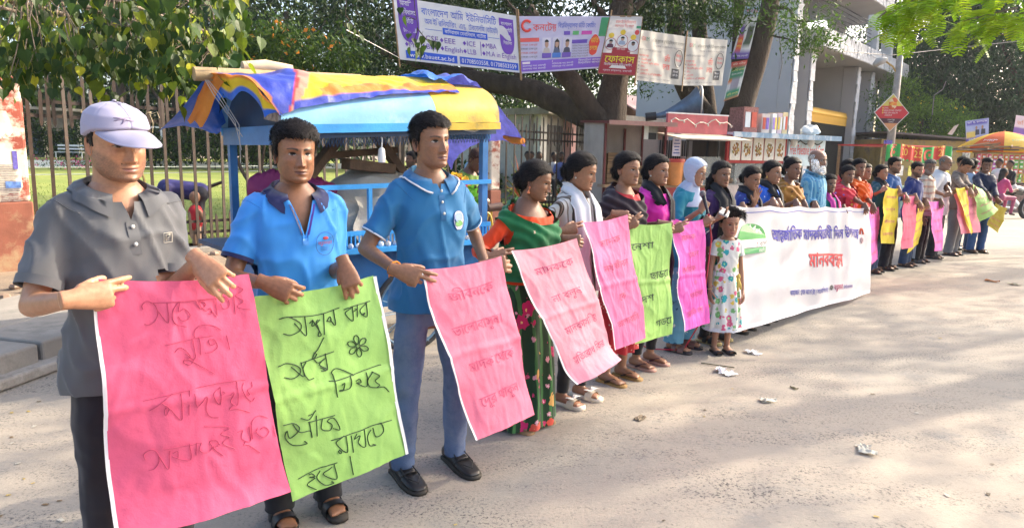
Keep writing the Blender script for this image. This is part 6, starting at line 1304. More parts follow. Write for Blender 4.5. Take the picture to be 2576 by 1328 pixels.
b_ = MB(); panel(b_,f,0,1,.03,.22,(.19,.09,.50)); panel(b_,f,.90,1,.62,.98,(.04,.26,.12)); panel(b_,f,0,.22,.55,.62,(.66,.10,.09)); panel(b_,f,.02,.11,.16,.2,(.7,.6,.65)); panel(b_,f,.38,.48,.16,.2,(.7,.6,.65)); panel(b_,f,.5,.57,.66,.73,(.13,.07,.4)); panel(b_,f,.6,.67,.66,.73,(.12,.42,.15)); panel(b_,f,.7,.82,.66,.73,(.5,.06,.35)); panel(b_,f,.60,.78,.50,.57,(.13,.07,.4))
for i in range(3):
    s_ = .255+.12*i; panel(b_,f,s_,s_+.105,.25,.62,(.56,.54,.66),.007); panel(b_,f,s_,s_+.105,.25,.34,((.14,.08,.4),(.05,.16,.5),(.14,.08,.4))[i],.012)
    b_.poly([f(s_+x,t,.010) for x,t in ((.01,.34),(.095,.34),(.085,.42),(.052,.45),(.02,.42))],((.42,.38,.36),(.07,.09,.16),(.06,.06,.1))[i]); b_.poly([f(s_+.052+.022*math.cos(a),.50+.065*math.sin(a),.012) for a in np.linspace(0,6.28,13)[:-1]][::1],(.42,.26,.19)); b_.poly([f(s_+.052+.024*math.cos(a),.535+.05*math.sin(a),.013) for a in np.linspace(0,math.pi,9)],(.03,.025,.025))
    if i == 1: b_.poly([f(s_+x,t,.009) for x,t in ((.022,.36),(.082,.36),(.08,.55),(.052,.6),(.026,.55))],(.03,.025,.025))
b_.poly([f(.865+.06*math.cos(a)*(1+.12*math.sin(5*a)),.46+.20*math.sin(a),.008) for a in np.linspace(0,6.28,25)[:-1]],(.62,.06,.04))
b_.build('print',PRINT,sh_,kind='stuff')
b_ = MB(); lines(b_,f,(('কনটে{স/ট}',.15,.74,.18,.26,(.68,.06,.05)),),bold=.03); lines(b_,f,(('বি{শ/ব}বিদ্যালয় ভ^তি কোচিং',.43,.79,.12,.42,BLU),('ভ^তি',.82,.50,.12,.09,(.75,.55,.05)),('চলছে',.82,.36,.12,.09,(.75,.55,.05))),bold=.015)
for k in range(4): lines(b_,f,(('সেরা কে{ন/দ}্র থেকে সেরা ফল'[:14],.01,.48-.07*k,.05,.19,(.55,.12,.12) if k % 2 == 0 else GRY),))
for k in range(5): lines(b_,f,(('অভি{জ/ঞ} শি{ক/ষ}ক মণ্ডলী',.61,.44-.05*k,.04,.20,GRY),))
for k in range(2): lines(b_,f,(('মালোপাড়া শাখা, রাজশাহী',.02,.11-.05*k,.04,.28,WHT),('কাদিরগঞ্জ শাখা, রাজশাহী',.38,.13-.05*k,.04,.26,WHT),('বিস্তারিত জানতে',.70,.16-.05*k,.05,.28,WHT)))
b_.tube([f(.085+.05*math.cos(a),.83+.09*math.sin(a),.012) for a in np.linspace(.7,5.6,14)],.03,5,c=(.68,.06,.05)); b_.build('lettering',PRINT,sh_,kind='stuff')
fb_,f,sh_ = cloth_banner('focus_board','white and crimson framed board with yellow Bangla title and three round portraits',[(1536,41),(1616,43),(1597,190),(1505,184)],16.0,base=(.62,.60,.60),rip=.006,seed=7,cat='board',sticks=False)
b_ = MB(); panel(b_,f,0,1,0,.36,(.34,.025,.035)); panel(b_,f,.25,.78,.36,.46,(.34,.025,.035)); panel(b_,f,.86,1,.80,.84,(.05,.3,.15)); b_.poly([f(.9+.07*math.cos(a),.73+.045*math.sin(a),.008) for a in np.linspace(0,6.28,13)[:-1]],(.6,.06,.06)); b_.poly([f(s,t,.009) for s,t in ((.26,.10),(.74,.10),(.68,.15),(.32,.15))],(.7,.66,.6))
for i,(s_,t_) in enumerate(((.17,.52),(.50,.58),(.83,.50))):
    b_.poly([f(s_+.165*math.cos(a),t_+.105*math.sin(a),.010) for a in np.linspace(0,6.28,21)[:-1]],(.34,.025,.035)); b_.poly([f(s_+.15*math.cos(a),t_+.095*math.sin(a),.012) for a in np.linspace(0,6.28,21)[:-1]],(.66,.66,.66))
    b_.poly([f(s_+x,t_+y,.014) for x,y in ((-.11,-.07),(.11,-.07),(.08,-.01),(0,.01),(-.08,-.01))],((.10,.03,.06),(.30,.36,.46),(.6,.6,.6))[i]); b_.poly([f(s_+.05*math.cos(a),t_+.03+.032*math.sin(a),.016) for a in np.linspace(0,6.28,13)[:-1]],((.42,.28,.22),(.40,.25,.17),(.22,.12,.08))[i]); b_.poly([f(s_+.056*math.cos(a),t_+.045+.028*math.sin(a),.017) for a in np.linspace(-.2,3.4,9)],(.02,.02,.02))
    b_.poly([f(s_-.02+.085*math.cos(a),t_+.145+.045*math.sin(a),.012) for a in np.linspace(0,6.28,13)[:-1]],(.68,.48,.04))
b_.build('print',PRINT,sh_,kind='stuff'); b_ = MB(); lines(b_,f,(('ফোকাস',.09,.20,.17,.84,(.76,.66,.03)),),bold=.03,e=.014); lines(b_,f,(('রাজশাহী বি{শ/ব}বিদ্যালয়ে',.2,.88,.065,.62,(.62,.08,.1)),('সফলতার শী{ষ/ষ} যাত্রা',.2,.81,.065,.58,(.62,.08,.1)),('বি{শ/ব}বিদ্যালয় ভ^তি কোচিং',.10,.145,.055,.78,(.74,.72,.7)),('প্রধান কার্যালয়, রাজশাহী',.1,.045,.04,.8,(.7,.6,.6)),('রিমি আ{ক/ত}ার',.38,.42,.04,.24,(.7,.6,.6)),('সেরা ফল',.02,.385,.035,.24,(.7,.6,.6)),('মেধা তালিকা',.70,.385,.035,.24,(.7,.6,.6))),bold=.012,e=.014); b_.build('lettering',PRINT,sh_,kind='stuff')
b_ = MB(); P_ = [f(0,0),f(1,0),f(1,1),f(0,1)]
for i in range(4): b_.bar(P_[i]+Vector((0,.02,0)),P_[(i+1) % 4]+Vector((0,.02,0)),.035)
b_.build('frame',M_WOOD,fb_)
for k,(qd,lb,yy) in enumerate((([(1611,75),(1726,93),(1716,216),(1598,202)],'left of the two pale bank university banners',(16.4,17.2,17.2,16.4)),([(1728,94),(1831,101),(1816,216),(1718,216)],'right of the two pale bank university banners',(17.2,17.9,17.9,17.2)))):
    o,f,sh_ = cloth_banner('bank_banner',lb,qd,yy,base=(.56,.54,.50),rip=.035,seed=9+k,sticks=(k == 0)); b_ = MB(); panel(b_,f,.74,.90,.12,.32,(.045,.05,.06)); b_.tube([f(.86+.085*math.cos(a),.53+.17*math.sin(a),.012) for a in np.linspace(0,6.28,25)],.008,4,cap=False,c=(.08,.08,.09))
    for j in range(5): b_.poly([f(.02+.025*x,.42-.07*j+.035*y,.008) for x,y in ((0,0),(1,.5),(0,1))],GRY)
    b_.build('print',PRINT,sh_,kind='stuff'); b_ = MB(); lines(b_,f,(('EX',.06,.80,.11,.075,(.6,.05,.06)),('IM',.135,.80,.11,.07,(.03,.2,.12)),('এ{ক/স}িম ব্যাংক কৃষি বি{শ/ব}বিদ্যালয় বাংলাদেশ',.27,.80,.08,.70,(.06,.07,.06)),('সরকার ও ইউজিসি অনুমোদিত',.32,.71,.045,.62,GRY),('ভ^তি',.56,.44,.16,.12,RED_),('চলছে',.54,.28,.16,.15,RED_),('চলতি সেশনে ভ^তির সময়',.02,.60,.055,.46,GRY),('প্রো{গ/র}াম সমূহ',.02,.49,.05,.2,RED_),('বিএসসি কৃষি',.07,.41,.05,.2,RED_),('বিএসসি কৃষি অ{থ/ন}ীতি',.07,.34,.05,.38,RED_),('বিবিএ',.07,.27,.05,.08,RED_),('এলএলবি',.07,.20,.05,.16,RED_),('এমবিএ ও এ{ক/স}িকিউটিভ',.07,.13,.05,.46,RED_),('যোগাযোগ ০১৭ ২৪৫ ৮৭৯ ০১৭ ২৪৫ ৮৮০',.02,.05,.05,.7,GRY),('টিউশন',.80,.56,.06,.12,RED_),('ফি ছাড়',.80,.47,.06,.12,RED_),('বিনা',.77,.24,.05,.1,WHT),('ভ^তি ফি',.77,.17,.05,.1,WHT)),bold=.015,e=.012); b_.build('lettering',PRINT,sh_,kind='stuff')
for k,(qd,lb,bd) in enumerate((([(1876,16),(1911,20),(1882,148),(1838,150)],'tall blue and white poster tied high on the leaning stem',[(0,1,.86,1,(.35,.5,.68)),(0,1,0,.13,(.14,.09,.36)),(.12,.4,.50,.62,(.14,.09,.36)),(.55,.95,.36,.66,(.08,.09,.08)),(.1,.42,.20,.40,(.62,.12,.05)),(.5,.9,.24,.30,(.06,.10,.06))]),([(1841,157),(1881,151),(1857,243),(1820,256)],'green and white poster tied low on the leaning stem',[(0,1,.88,1,(.5,.08,.06)),(.05,.95,.55,.86,(.06,.24,.13)),(.05,.95,.06,.22,(.06,.30,.16)),(0,1,0,.06,(.5,.2,.1)),(.25,.75,.25,.5,(.35,.33,.4)),(.02,.25,.42,.58,(.62,.2,.05))]))):
    o,f_ = hoard('tree_poster',lb,qd,20.3,[(0,1,0,1,(.62,.64,.66))]+bd); b_ = MB()
    g_ = lambda s,t,e=0: f_(s,t,.016+e)
    lines(b_,g_,(('কনটে{স/ট}',.12,.89,.08,.8,RED_),('বি{শ/ব}বিদ্যালয় ভ^তি কোচিং',.1,.80,.05,.8,PUR),('ভ^তি',.12,.31,.07,.26,(.75,.6,.1)),('চলছে',.12,.22,.07,.28,(.75,.6,.1)),('মালোপাড়া, রাজশাহী',.06,.04,.05,.85,WHT)) if k == 0 else (('ভ^তি পরী{ক/ষ}া',.1,.90,.07,.8,(.7,.65,.5)),('রাজশাহী কলেজ',.1,.74,.07,.8,(.72,.68,.2)),('বিশেষ কোচিং',.15,.64,.06,.7,WHT),('ভ^তি চলছে',.12,.11,.08,.75,(.72,.68,.2))),bold=.015); b_.build('lettering',PRINT,o,kind='stuff')
st_ = MB(); st_.tube([W(870,75,12),W(940,112,13.6),W(1004,146,15.2)],.008,4); st_.tube([W(1004,-20,15.2),W(985,-60,14)],.008,4); st_.build('banner_cord',mat('white_cord',(.6,.58,.55)),label='pale cord tying the university banner to the trees on the left',category='cord')
# loose wires
for i,(pts,lb) in enumerate((([W(2120,130,24),W(2240,140,27),W(2400,122,29),W(2600,100,30)],'thin wire sagging across the right hand trees'),([W(2380,205,22),W(2372,225,22),W(2350,240,22),W(2345,290,22)],'loose wire end dangling before the right hand trees'),([W(1955,40,20.6),W(1968,160,20.6),W(1960,200,20.6)],'thin root hanging from the leaning stem'))):
    b_ = MB(); b_.tube(pts,.014,5); b_.build('wire',mat('grey_wire',(.2,.19,.18)),label=lb,category='wire')

# ------------------------------------------------------------------ blue food van with a tarpaulin roof
ct = thing('food_van','parked blue pedal food van under a yellow and blue tarpaulin behind the men','food van',(-1.63,4.70,0),R(40))
M_VB = mat('van_blue',(.035,.17,.42),rough=.45,var=.25,scale=3,bump=.15,bscale=60,stain=(.10,.16,.22),stain_s=5,stain_t=.60)
M_VBB = mat('van_bright_blue',(.04,.30,.68),rough=.45,var=.2,scale=4,bump=.15,bscale=60); M_VD = mat('van_dark_blue',(.016,.05,.12),rough=.5,var=.25,scale=3)
M_HOOD = mat('hood_sky_blue',(.22,.46,.66),rough=.4,var=.15,scale=3,bump=.2,bscale=9,bdist=.02,stain=(.40,.55,.65),stain_s=2.5,stain_t=.52); M_HY = mat('hood_yellow',(.62,.42,.05),rough=.4,var=.2,scale=4,bump=.2,bscale=9,bdist=.02,stain=(.30,.22,.06),stain_s=3,stain_t=.58)
LX = 1.84; WY = .95
lip = lambda x: 1.70+.055*x
def roof(x,s,e=0.0):
    a = s*math.pi/2; y = .475+(.62+e)*math.sin(a); z = lip(x)+(.34+e)*max(0,math.cos(a))**.75; return Vector((x,y,z))
for x0,x1,m in ((0.0,1.22,M_HOOD),(1.22,LX,M_HY)): b_ = MB(); b_.grid(lambda u,v: roof(x0+(x1-x0)*u,-1+2*v)+Vector((0,0,.006*mn.noise((u*5+x0*3,v*6,1)))),14,24); b_.build('hood_sheet',m,ct,smooth=True)
for s_ in (-1,1):
    b_ = MB(); b_.bar(roof(0,s_)+Vector((0,0,-.03)),roof(1.22,s_)+Vector((0,0,-.03)),.035,.06); b_.build('hood_rim',M_VBB,ct); b_ = MB(); b_.bar(roof(1.22,s_)+Vector((0,0,-.03)),roof(LX,s_)+Vector((0,0,-.03)),.035,.055); b_.build('hood_rim',M_HY,ct)
for x in (.05,LX-.05): b_ = MB(); b_.add([roof(x,-1+2*k/16)-Vector((0,0,.02)) for k in range(17)],[tuple(range(17))]); b_.build('gable_panel',M_VD,ct); b_ = MB(); b_.bar((x-.03,-.10,lip(x)-.07),(x-.03,1.05,lip(x)-.07),.05,.13); b_.build('cross_beam',M_VB,ct)
b_ = MB(); b_.box((.012,.05,1.82),(.012,.26,.18),M=Matrix.Rotation(.1,3,'X')); b_.build('rusty_patch',mat('rust_patch',(.25,.2,.17),var=.6,scale=30),ct)
for x,y in ((.08,0),(LX-.05,0),(.03,WY),(LX-.05,WY)): b_ = MB(); b_.bar((x,y,.78),(x,y,lip(x)-.03),.055); b_.build('post',M_VB,ct)
b_ = MB(); b_.box((LX/2,WY/2,.80),(LX+.06,WY+.06,.05)); b_.build('deck',M_VB,ct); b_ = MB(); b_.box((LX/2,-.07,.815),(LX+.1,.14,.035)); b_.build('front_shelf',M_VBB,ct); b_ = MB(); b_.box((-.14,.45,.835),(.26,.9,.03)); b_.build('end_shelf',M_VD,ct)
b_ = MB(); b_.box((LX/2,.02,.56),(LX,.03,.44)); b_.build('side_panel',M_VB,ct); b_ = MB(); b_.box((LX/2,WY,.56),(LX,.03,.44)); b_.build('side_panel',M_VB,ct); b_ = MB(); b_.box((.02,WY/2,.56),(.03,WY-.04,.44)); b_.build('end_panel',M_VB,ct)
b_ = MB(); b_.box((1.28,-.002,.55),(.10,.012,.40)); b_.build('yellow_stripe',M_HY,ct)
for a,c in (((.12,-.03,1.27),(LX,-.03,1.31)),((.12,-.03,.93),(LX,-.03,.95))): b_ = MB(); b_.bar(a,c,.035); b_.build('rail',M_VBB,ct)
for x in (.12,.70,1.3): b_ = MB(); b_.bar((x,-.03,.83),(x,-.03,1.29),.03); b_.build('rail_post',M_VBB,ct)
b_ = MB()
for i in range(52): x = .14+.033*i; b_.bar((x,-.045,.845),(x,-.045,.93),.010)
b_.build('lattice',M_VBB,ct,kind='stuff')
for i in range(26):
    x = .2+.062*i; b_ = MB(); b_.ball((x,-.09,.85),.022,8,6,c=((.7,.68,.66),(.6,.5,.45),(.35,.4,.5))[i % 3]); o = b_.build('glass_marble',mat('marble_glass',attr=True,rough=.2),ct)
b_ = MB()
for i in range(64):
    x = .03+.0275*i; z = lip(x)-.075; b_.tube([(x,-.10,z),(x-.010,-.10,z-.05),(x,-.10,z-.085),(x+.010,-.10,z-.05),(x,-.10,z)],.0035,4)
b_.bar((0,-.10,lip(0)-.07),(LX,-.10,lip(LX)-.07),.012,.05); b_.build('hanging_fringe',M_VD,ct,kind='stuff')
lh = MB(); lh.tube([(.76,-.09,1.70),(.77,-.10,1.62),(.765,-.10,1.56)],.006,6); o = lh.build('lamp_wire',M_WHITE,ct); lh = MB(); lh.tube([(.765,-.10,1.57),(.765,-.10,1.555),(.765,-.10,1.50),(.765,-.10,1.46)],[.010,.024,.030,.026],12); lh.build('lamp_holder',mat('white_bakelite',(.74,.72,.70),rough=.3),o,smooth=50)
b_ = MB(); b_.tube([(.98+.09*i,-.11,1.725-.05*math.sin(i*.7)**2+.006*i) for i in range(10)],.006,5); b_.build('white_cable',M_WHITE,ct)
# wheels
tyr = mat('tyre_rubber',(.035,.035,.038),rough=.8,bump=.3,bscale=80); stl = mat('dull_steel',(.35,.36,.38),rough=.4,metal=.7); sp_m = MB(); sp_m.tube([(0,0,.02),(0,0,.285)],.0035,5); sp_me = sp_m.mesh('spoke'); sp_me.materials.append(mat('spoke_blue',(.18,.30,.42),rough=.4,metal=.3))
def wheel(p,x,y,r=.325,n=24,c=None):
    k = r/.325; A_ = np.linspace(0,2*math.pi,41); b_ = MB(); b_.tube([(x+r*math.cos(a),y,r+r*.985*math.sin(a)-.0) for a in A_],.021,8,cap=False); w = b_.build('wheel',tyr,p,smooth=True)
    b_ = MB(); b_.tube([(x+(r-.028)*math.cos(a),y,r+(r-.028)*math.sin(a)) for a in A_],.012,6,cap=False); b_.build('rim',c or mat('rim_blue',(.14,.24,.34),rough=.45),w,smooth=True)
    b_ = MB(); b_.tube([(x,y-.05,r),(x,y+.05,r)],.024,10); b_.build('hub',stl,w)
    for i in range(n): o = link('spoke',sp_me,w); o.location = (x,y+(.03 if i % 2 else -.03),r); o.scale = (k,1,k); o.rotation_euler = ((-.10 if i % 2 else .10),2*math.pi*i/n+.1*(i % 3),0)
    return w
wheel(ct,1.00,-.14); wheel(ct,1.00,WY+.12)
b_ = MB(); b_.tube([(1.0,-.2,.325),(1.0,WY+.18,.325)],.018,8); b_.build('axle',stl,ct); b_ = MB(); b_.tube([(1.75,.3,.75),(2.35,.45,.45),(2.7,.475,.62)],.022,8); b_.build('tow_frame',M_VB,ct); wheel(ct,2.55,.475)
# tarpaulin
TB = (.035,.06,.42); TBB = (.02,.13,.62); TYE = (.72,.50,.015); TO = (.66,.22,.03); TRD = (.60,.05,.05)
def tarp(u,v):
    s0 = -.94+.36*u**.8; s = s0+(.95-s0)*v; rr_ = max(0,1-abs(s)/.95); xl = -.26*rr_**.8-.01; x = xl+(1.52-xl)*u
    p = roof(x,s,.028); cz = .020*abs(mn.noise((x*4+s*2,s*3,2)))+.012*mn.noise((x*11,s*8,5))+.05*math.exp(-((x-.28)/.14)**2)*math.exp(-((s+.05)/.4)**2)+.014*math.sin((x*2+s*9)+2*mn.noise((x*2,s*2,1)))*(1 if s > -.6 else .3)
    return p+Vector((0,-.5*cz*math.sin(-s*1.57)-.0,cz))
def tarpc(u,v):
    s0 = -.94+.36*u**.8; s = s0+(.95-s0)*v; h = (s+.94)/.94; rr_ = max(0,1-abs(s)/.95); xl = -.26*rr_**.8-.01; x = xl+(1.52-xl)*u
    if s > .05: return TBB if x < .4 else TYE
    if v < .045 and x > .08: return TB
    b0 = -.02-.22*h; b1 = .03+.30*h; b2 = b1+.012+.015*h; b3 = b1+.05+.10*h
    if x < b0: return TO
    if x < b1: return TB
    if x < b2: return TRD
    if x < b3: return (.62,.30,.20)
    if v < .12+.10*mn.noise((x*5,0,3)) and x > .3: return TO  # fold shadow above the hem, painted as an orange band
    return TYE
M_TARP = mat('tarpaulin',attr=True,rough=.42,var=.10,scale=9,bump=.35,bscale=16,bdist=.02,spec=.5,transl=.18)
b_ = MB(); b_.grid(tarp,90,60,c=tarpc); tp_ = b_.build('tarpaulin',M_TARP,ct,smooth=True)
def flap(u,v):      # turned down edge over the gable at the left
    s = -.02-.90*u; p = tarp(0,(s+.94)/1.89); w = .17*(.35+.65*math.sin(math.pi*min(1,u*1.1)))*(1+.4*math.sin(u*11)); return p+Vector((.03*v+.02*math.sin(u*14),.02*math.sin(u*17)*v,-w*v))
b_ = MB(); b_.grid(flap,40,8,c=lambda u,v: TO if v < .14 else (TYE if v < .72 else TBB)); b_.build('turned_edge',M_TARP,tp_,smooth=True)
def back(u,v):      # loose corner hanging to the far left
    a = roof(-.27,-.02,.03); c = roof(.05,.98,.03); t = Vector((-.46,1.12,1.655)); e = Vector((-.06,1.16,1.66))
    p = a.lerp(t,v).lerp(c.lerp(e,v),u); return p+Vector((0,0,.05*math.sin(math.pi*u)*v+.012*mn.noise((u*4,v*4,8))-.03*math.sin(math.pi*v)))
b_ = MB(); b_.grid(back,24,24,c=lambda u,v: TBB); b_.build('loose_corner',M_TARP,tp_,smooth=True)
b_ = MB(); b_.grid(lambda u,v: (lambda p: p+Vector((.06*v,-.15*v+.03*math.sin(u*6),-.04*v-.02*math.sin(v*9))))(roof(-.27,-.02,.02).lerp(Vector((-.30,.92,1.74)),u)),18,6,c=TO); b_.build('orange_lining',M_TARP,tp_,smooth=True)
def rt(u,v):
    x = 1.30+.95*u; s = -.40+1.3*v; p = roof(min(x,LX),s,.04); o_ = max(0,x-LX+.1); return p+Vector((max(0,x-LX),0,-.62*o_-.9*o_*o_+.05*mn.noise((u*5,v*5,4))+.03*mn.noise((u*13,v*11,4))+.03))+Vector((0,-.25*max(0,o_-.1)*(1-v),.0))
b_ = MB(); b_.grid(rt,40,36,c=lambda u,v: TBB if u < .35 else (.10,.11,.50)); b_.build('blue_sheet',mat('shiny_blue_sheet',attr=True,rough=.22,var=.3,scale=12,bump=.6,bscale=11,bdist=.03,spec=.7,transl=.2),tp_,smooth=True)
b_ = MB(); b_.tube([rt(.97,.02+.1*i)+Vector((0,-.02,-.01)) for i in range(3)],[.03,.035,.015],7); b_.build('orange_tie',mat('orange_rag',TO),tp_)
b_ = MB(); b_.tube([(-.36,.475,2.04),(.5,.475,2.08),(.9,.475,2.10)],[.048,.05,.048],12); b_.build('bamboo_pole',mat('dry_bamboo',(.42,.30,.16),bump=.3,stain=(.28,.2,.11)),ct,smooth=40); b_ = MB(); b_.tube([(-.02,.50,2.125),(.15,.5,2.14),(.34,.49,2.13)],[.035,.05,.04],10); b_.build('wood_scrap',mat('pale_wood',(.55,.42,.28)),ct,smooth=40)
b_ = MB()
for k in range(3): b_.tube([(-.30+.01*k,.43,2.00),(-.27+.02*k,.36-.01*k,1.90),(-.18+.02*k,.30-.02*k,1.74-.02*k),(-.12,.26+.03*k,1.62-.09*k)],.003,4)
b_.tube([(0,-.10,1.76),(.02,-.14,1.70),(.01,-.11,1.62),(.05,-.12,1.58)],.008,5); b_.tube([(0,-.11,1.76),(-.01,-.15,1.68),(.03,-.10,1.63)],.008,5); b_.build('tie_cord',mat('grey_cord',(.40,.38,.36)),ct,kind='stuff')
# load on the deck
hp_ = MB(); hp_.box((1.05,.5,1.0),(1.0,.72,.34)); hp_.ball((1.1,.5,1.14),(.52,.36,.26),16,10); hp_.ball((.72,.36,1.02),(.30,.30,.2),12,8); me = remesh(hp_,.025,6); folds(me,.035,{},5,.35); shade(me); me.materials.append(mat('grey_canvas',(.42,.40,.36),rough=.8,var=.12,bump=.5,bscale=14,bdist=.02)); cv = link('canvas_heap',me,label='grey canvas heaped over goods on the blue van deck',category='canvas'); cv.matrix_world = ct.matrix_basis
fl_ = MB(); fl_.grid(lambda u,v: Vector((.62+.5*u+.03*math.sin(v*7),.06-.05*v+.02*math.sin(u*12),1.20-.36*v)),20,10); o = fl_.build('canvas_hang',mat('grey_canvas',(.42,.40,.36)),cv,smooth=True)
bk = thing('bucket','worn white bucket standing on the van deck behind the blue shirted man','bucket',ct.matrix_basis @ Vector((.36,.30,.83)),0); b_ = MB(); b_.tube([(0,0,0),(0,0,.3)],[.15,.19],20); b_.build('bucket_body',mat('worn_white',(.50,.47,.46),var=.3,scale=6),bk,smooth=40); b_ = MB(); b_.tube([(0,0,.28),(0,0,.315)],[.195,.195],20); b_.build('bucket_rim',mat('worn_white',(.5,.47,.46)),bk)
cl_ = MB(); cl_.ball((.30,.42,1.24),(.32,.26,.11),14,9); me = remesh(cl_,.02,4); folds(me,.05,{},9,.5); shade(me); me.materials.append(mat('plum_cloth',(.20,.02,.10),bump=.3)); o = link('cloth',me,label='plum coloured cloth thrown over the bucket on the van',category='cloth'); o.matrix_world = ct.matrix_basis
for i,(a,c,r,lb) in enumerate((((.42,.45,1.32),(.78,.5,1.72),.05,'dark plank leaning left inside the van'),((1.28,.45,1.36),(1.0,.5,1.72),.055,'dark plank leaning right inside the van'),((.72,.40,1.44),(1.16,.44,1.40),.065,'short thick beam lying on the canvas in the van'),((.60,.5,1.50),(1.25,.52,1.56),.04,'thin batten laid across the planks in the van'))):
    t_ = thing('plank',lb,'plank',ct.matrix_basis @ Vector(a),R(40)); b_ = MB(); b_.bar((0,0,0),Vector(c)-Vector(a),r*2,r*1.3); o = b_.build('timber',mat('dark_timber',(.11,.07,.045),rough=.8,var=.4,bump=.6,bscale=30),t_); md = o.modifiers.new('b','BEVEL'); md.width = .006
b_ = MB()
for k in range(5): b_.tube([(1.18+.03*math.cos(a*1.3+k),-.02+.03*math.sin(a),1.60+.07*math.sin(a+k)) for a in np.linspace(0,6,14)],.006,4)
b_.build('yellow_cord',mat('straw_cord',(.5,.42,.27)),ct)
# ------------------------------------------------------------------ yellow cycle rickshaw behind the green sari
rk = thing('cycle_rickshaw','yellow painted cycle rickshaw front with a red woven seat','rickshaw',(PY(1195,600,6.3).x,6.3,0),R(40)); M_YP = mat('yellow_enamel',(.58,.36,.02),rough=.35,var=.2,coat=.3)
hz = PY(1195,522,6.3).z
for a,c,r in (((0,0,.30),(.03,0,hz-.05),.028),((.0,0,.62),(-.55,.0,.55),.02),((.0,0,.5),(-.5,.0,.30),.02),((.10,.08,.3),(.12,.06,.86),.014),((-.55,0,.55),(-.5,0,.30),.02)): b_ = MB(); b_.tube([a,Vector(a).lerp(Vector(c),.5)+Vector((.02,0,0)),c],r,10); b_.build('frame_tube',M_YP,rk,smooth=True)
b_ = MB(); b_.tube([(-.30,-.18,hz),(-.1,-.06,hz+.03),(.05,.0,hz),(.2,.12,hz+.01)],.015,8); hb = b_.build('handlebar',mat('rusty_chrome',(.22,.16,.12),rough=.4,metal=.6),rk,smooth=True); b_ = MB(); b_.tube([(.05,-.12,hz+.0),(.2,-.13,hz+.01)],[.035,.04],12); b_.build('grip',mat('brown_grip',(.12,.06,.04),rough=.5),hb,smooth=40); b_ = MB(); b_.ball((.12,.02,hz+.05),(.055,.055,.04),12,8); b_.build('bell',mat('old_bell',(.3,.2,.15),metal=.7,rough=.3),hb,smooth=True)
b_ = MB()
for k in range(4): b_.tube([(.08+.1*math.sin(a*1.1+k),-.03+.02*math.cos(a),hz-.05-.3*a/3+.06*math.sin(a*2+k)) for a in np.linspace(0,3,12)],.010,5)
b_.build('brake_cable',M_YP,rk)
sb_ = MB(); sb_.grid(lambda u,v: Vector((-.62+.45*u,-.12+.1*v,.42+.28*v)),12,8); se = sb_.build('seat_panel',mat('red_weave',(.42,.03,.04),rough=.5),rk); b_ = MB()
for k in range(9): b_.bar((-.62+.056*k,-.125,.42),(-.62+.056*k,-.02,.71),.012)
for k in range(6): b_.bar((-.62,-.128+.02*k,.43+.056*k),(-.17,-.128+.02*k,.43+.056*k),.012)
b_.build('weave_strip',mat('red_strip',(.55,.10,.10)),se,kind='stuff')
for z in (.40,.56,.73): b_ = MB(); b_.tube([(-.66,-.13+.34*(z-.4),z),(-.15,-.13+.34*(z-.4),z)],.024,8); b_.build('seat_rail',M_YP,rk,smooth=True)
wheel(rk,.10,.0,.33,20,M_YP)
# bunch of artificial flowers held up by the vendor
fw = thing('flower_bunch','bunch of yellow pink and green cloth flowers hung by the vendor','flowers',PY(1165,500,6.9)); b_ = MB(); rs = nrs(2)
for i,(u,v,c) in enumerate(((1150,440,(.66,.42,.04)),(1168,452,(.66,.42,.04)),(1142,455,(.62,.05,.05)),(1160,475,(.62,.04,.35)),(1175,492,(.62,.04,.35)),(1150,480,(.62,.1,.3)),(1190,475,(.14,.42,.04)),(1205,492,(.16,.45,.05)),(1196,515,(.18,.50,.05)),(1178,520,(.14,.42,.04)),(1215,510,(.16,.45,.05)),(1212,530,(.6,.06,.05)),(1165,530,(.12,.38,.05)),(1160,555,(.6,.05,.3)),(1180,548,(.15,.42,.05)))):
    c0 = np.array(PY(u,v,6.9)-fw.location); n = 16
    for k in range(n):
        d = rs.normal(size=3); d /= np.linalg.norm(d); d[2] -= .4; l = rs.uniform(.05,.10); s = np.cross(d,[0,1,.2])*.016; p = c0+rs.normal(size=3)*.02; e = p+d*l; b_.add(np.array([p-s*.5,p+s*.5,e+s,e-s]),[(0,1,2,3)],np.array(c)*rs.uniform(.7,1.25))
b_.build('petals',mat('cloth_petals',attr=True,rough=.7,transl=.3),fw); b_ = MB(); b_.tube([PY(1160,440,6.95)-fw.location,PY(1172,500,6.95)-fw.location,PY(1170,600,6.95)-fw.location],.014,6); b_.build('pole',M_WOOD,fw)
b_ = MB()
for k in range(12): a = PY(1180+k*2,345+k*3,6.9); b_.tube([a,PY(1190+k*2.2,380+4*k,6.85),PY(1200+k*1.2,420+3*k,6.85)],.004,4)
b_.build('pale_string',mat('straw_cord',(.5,.42,.27)),fw)
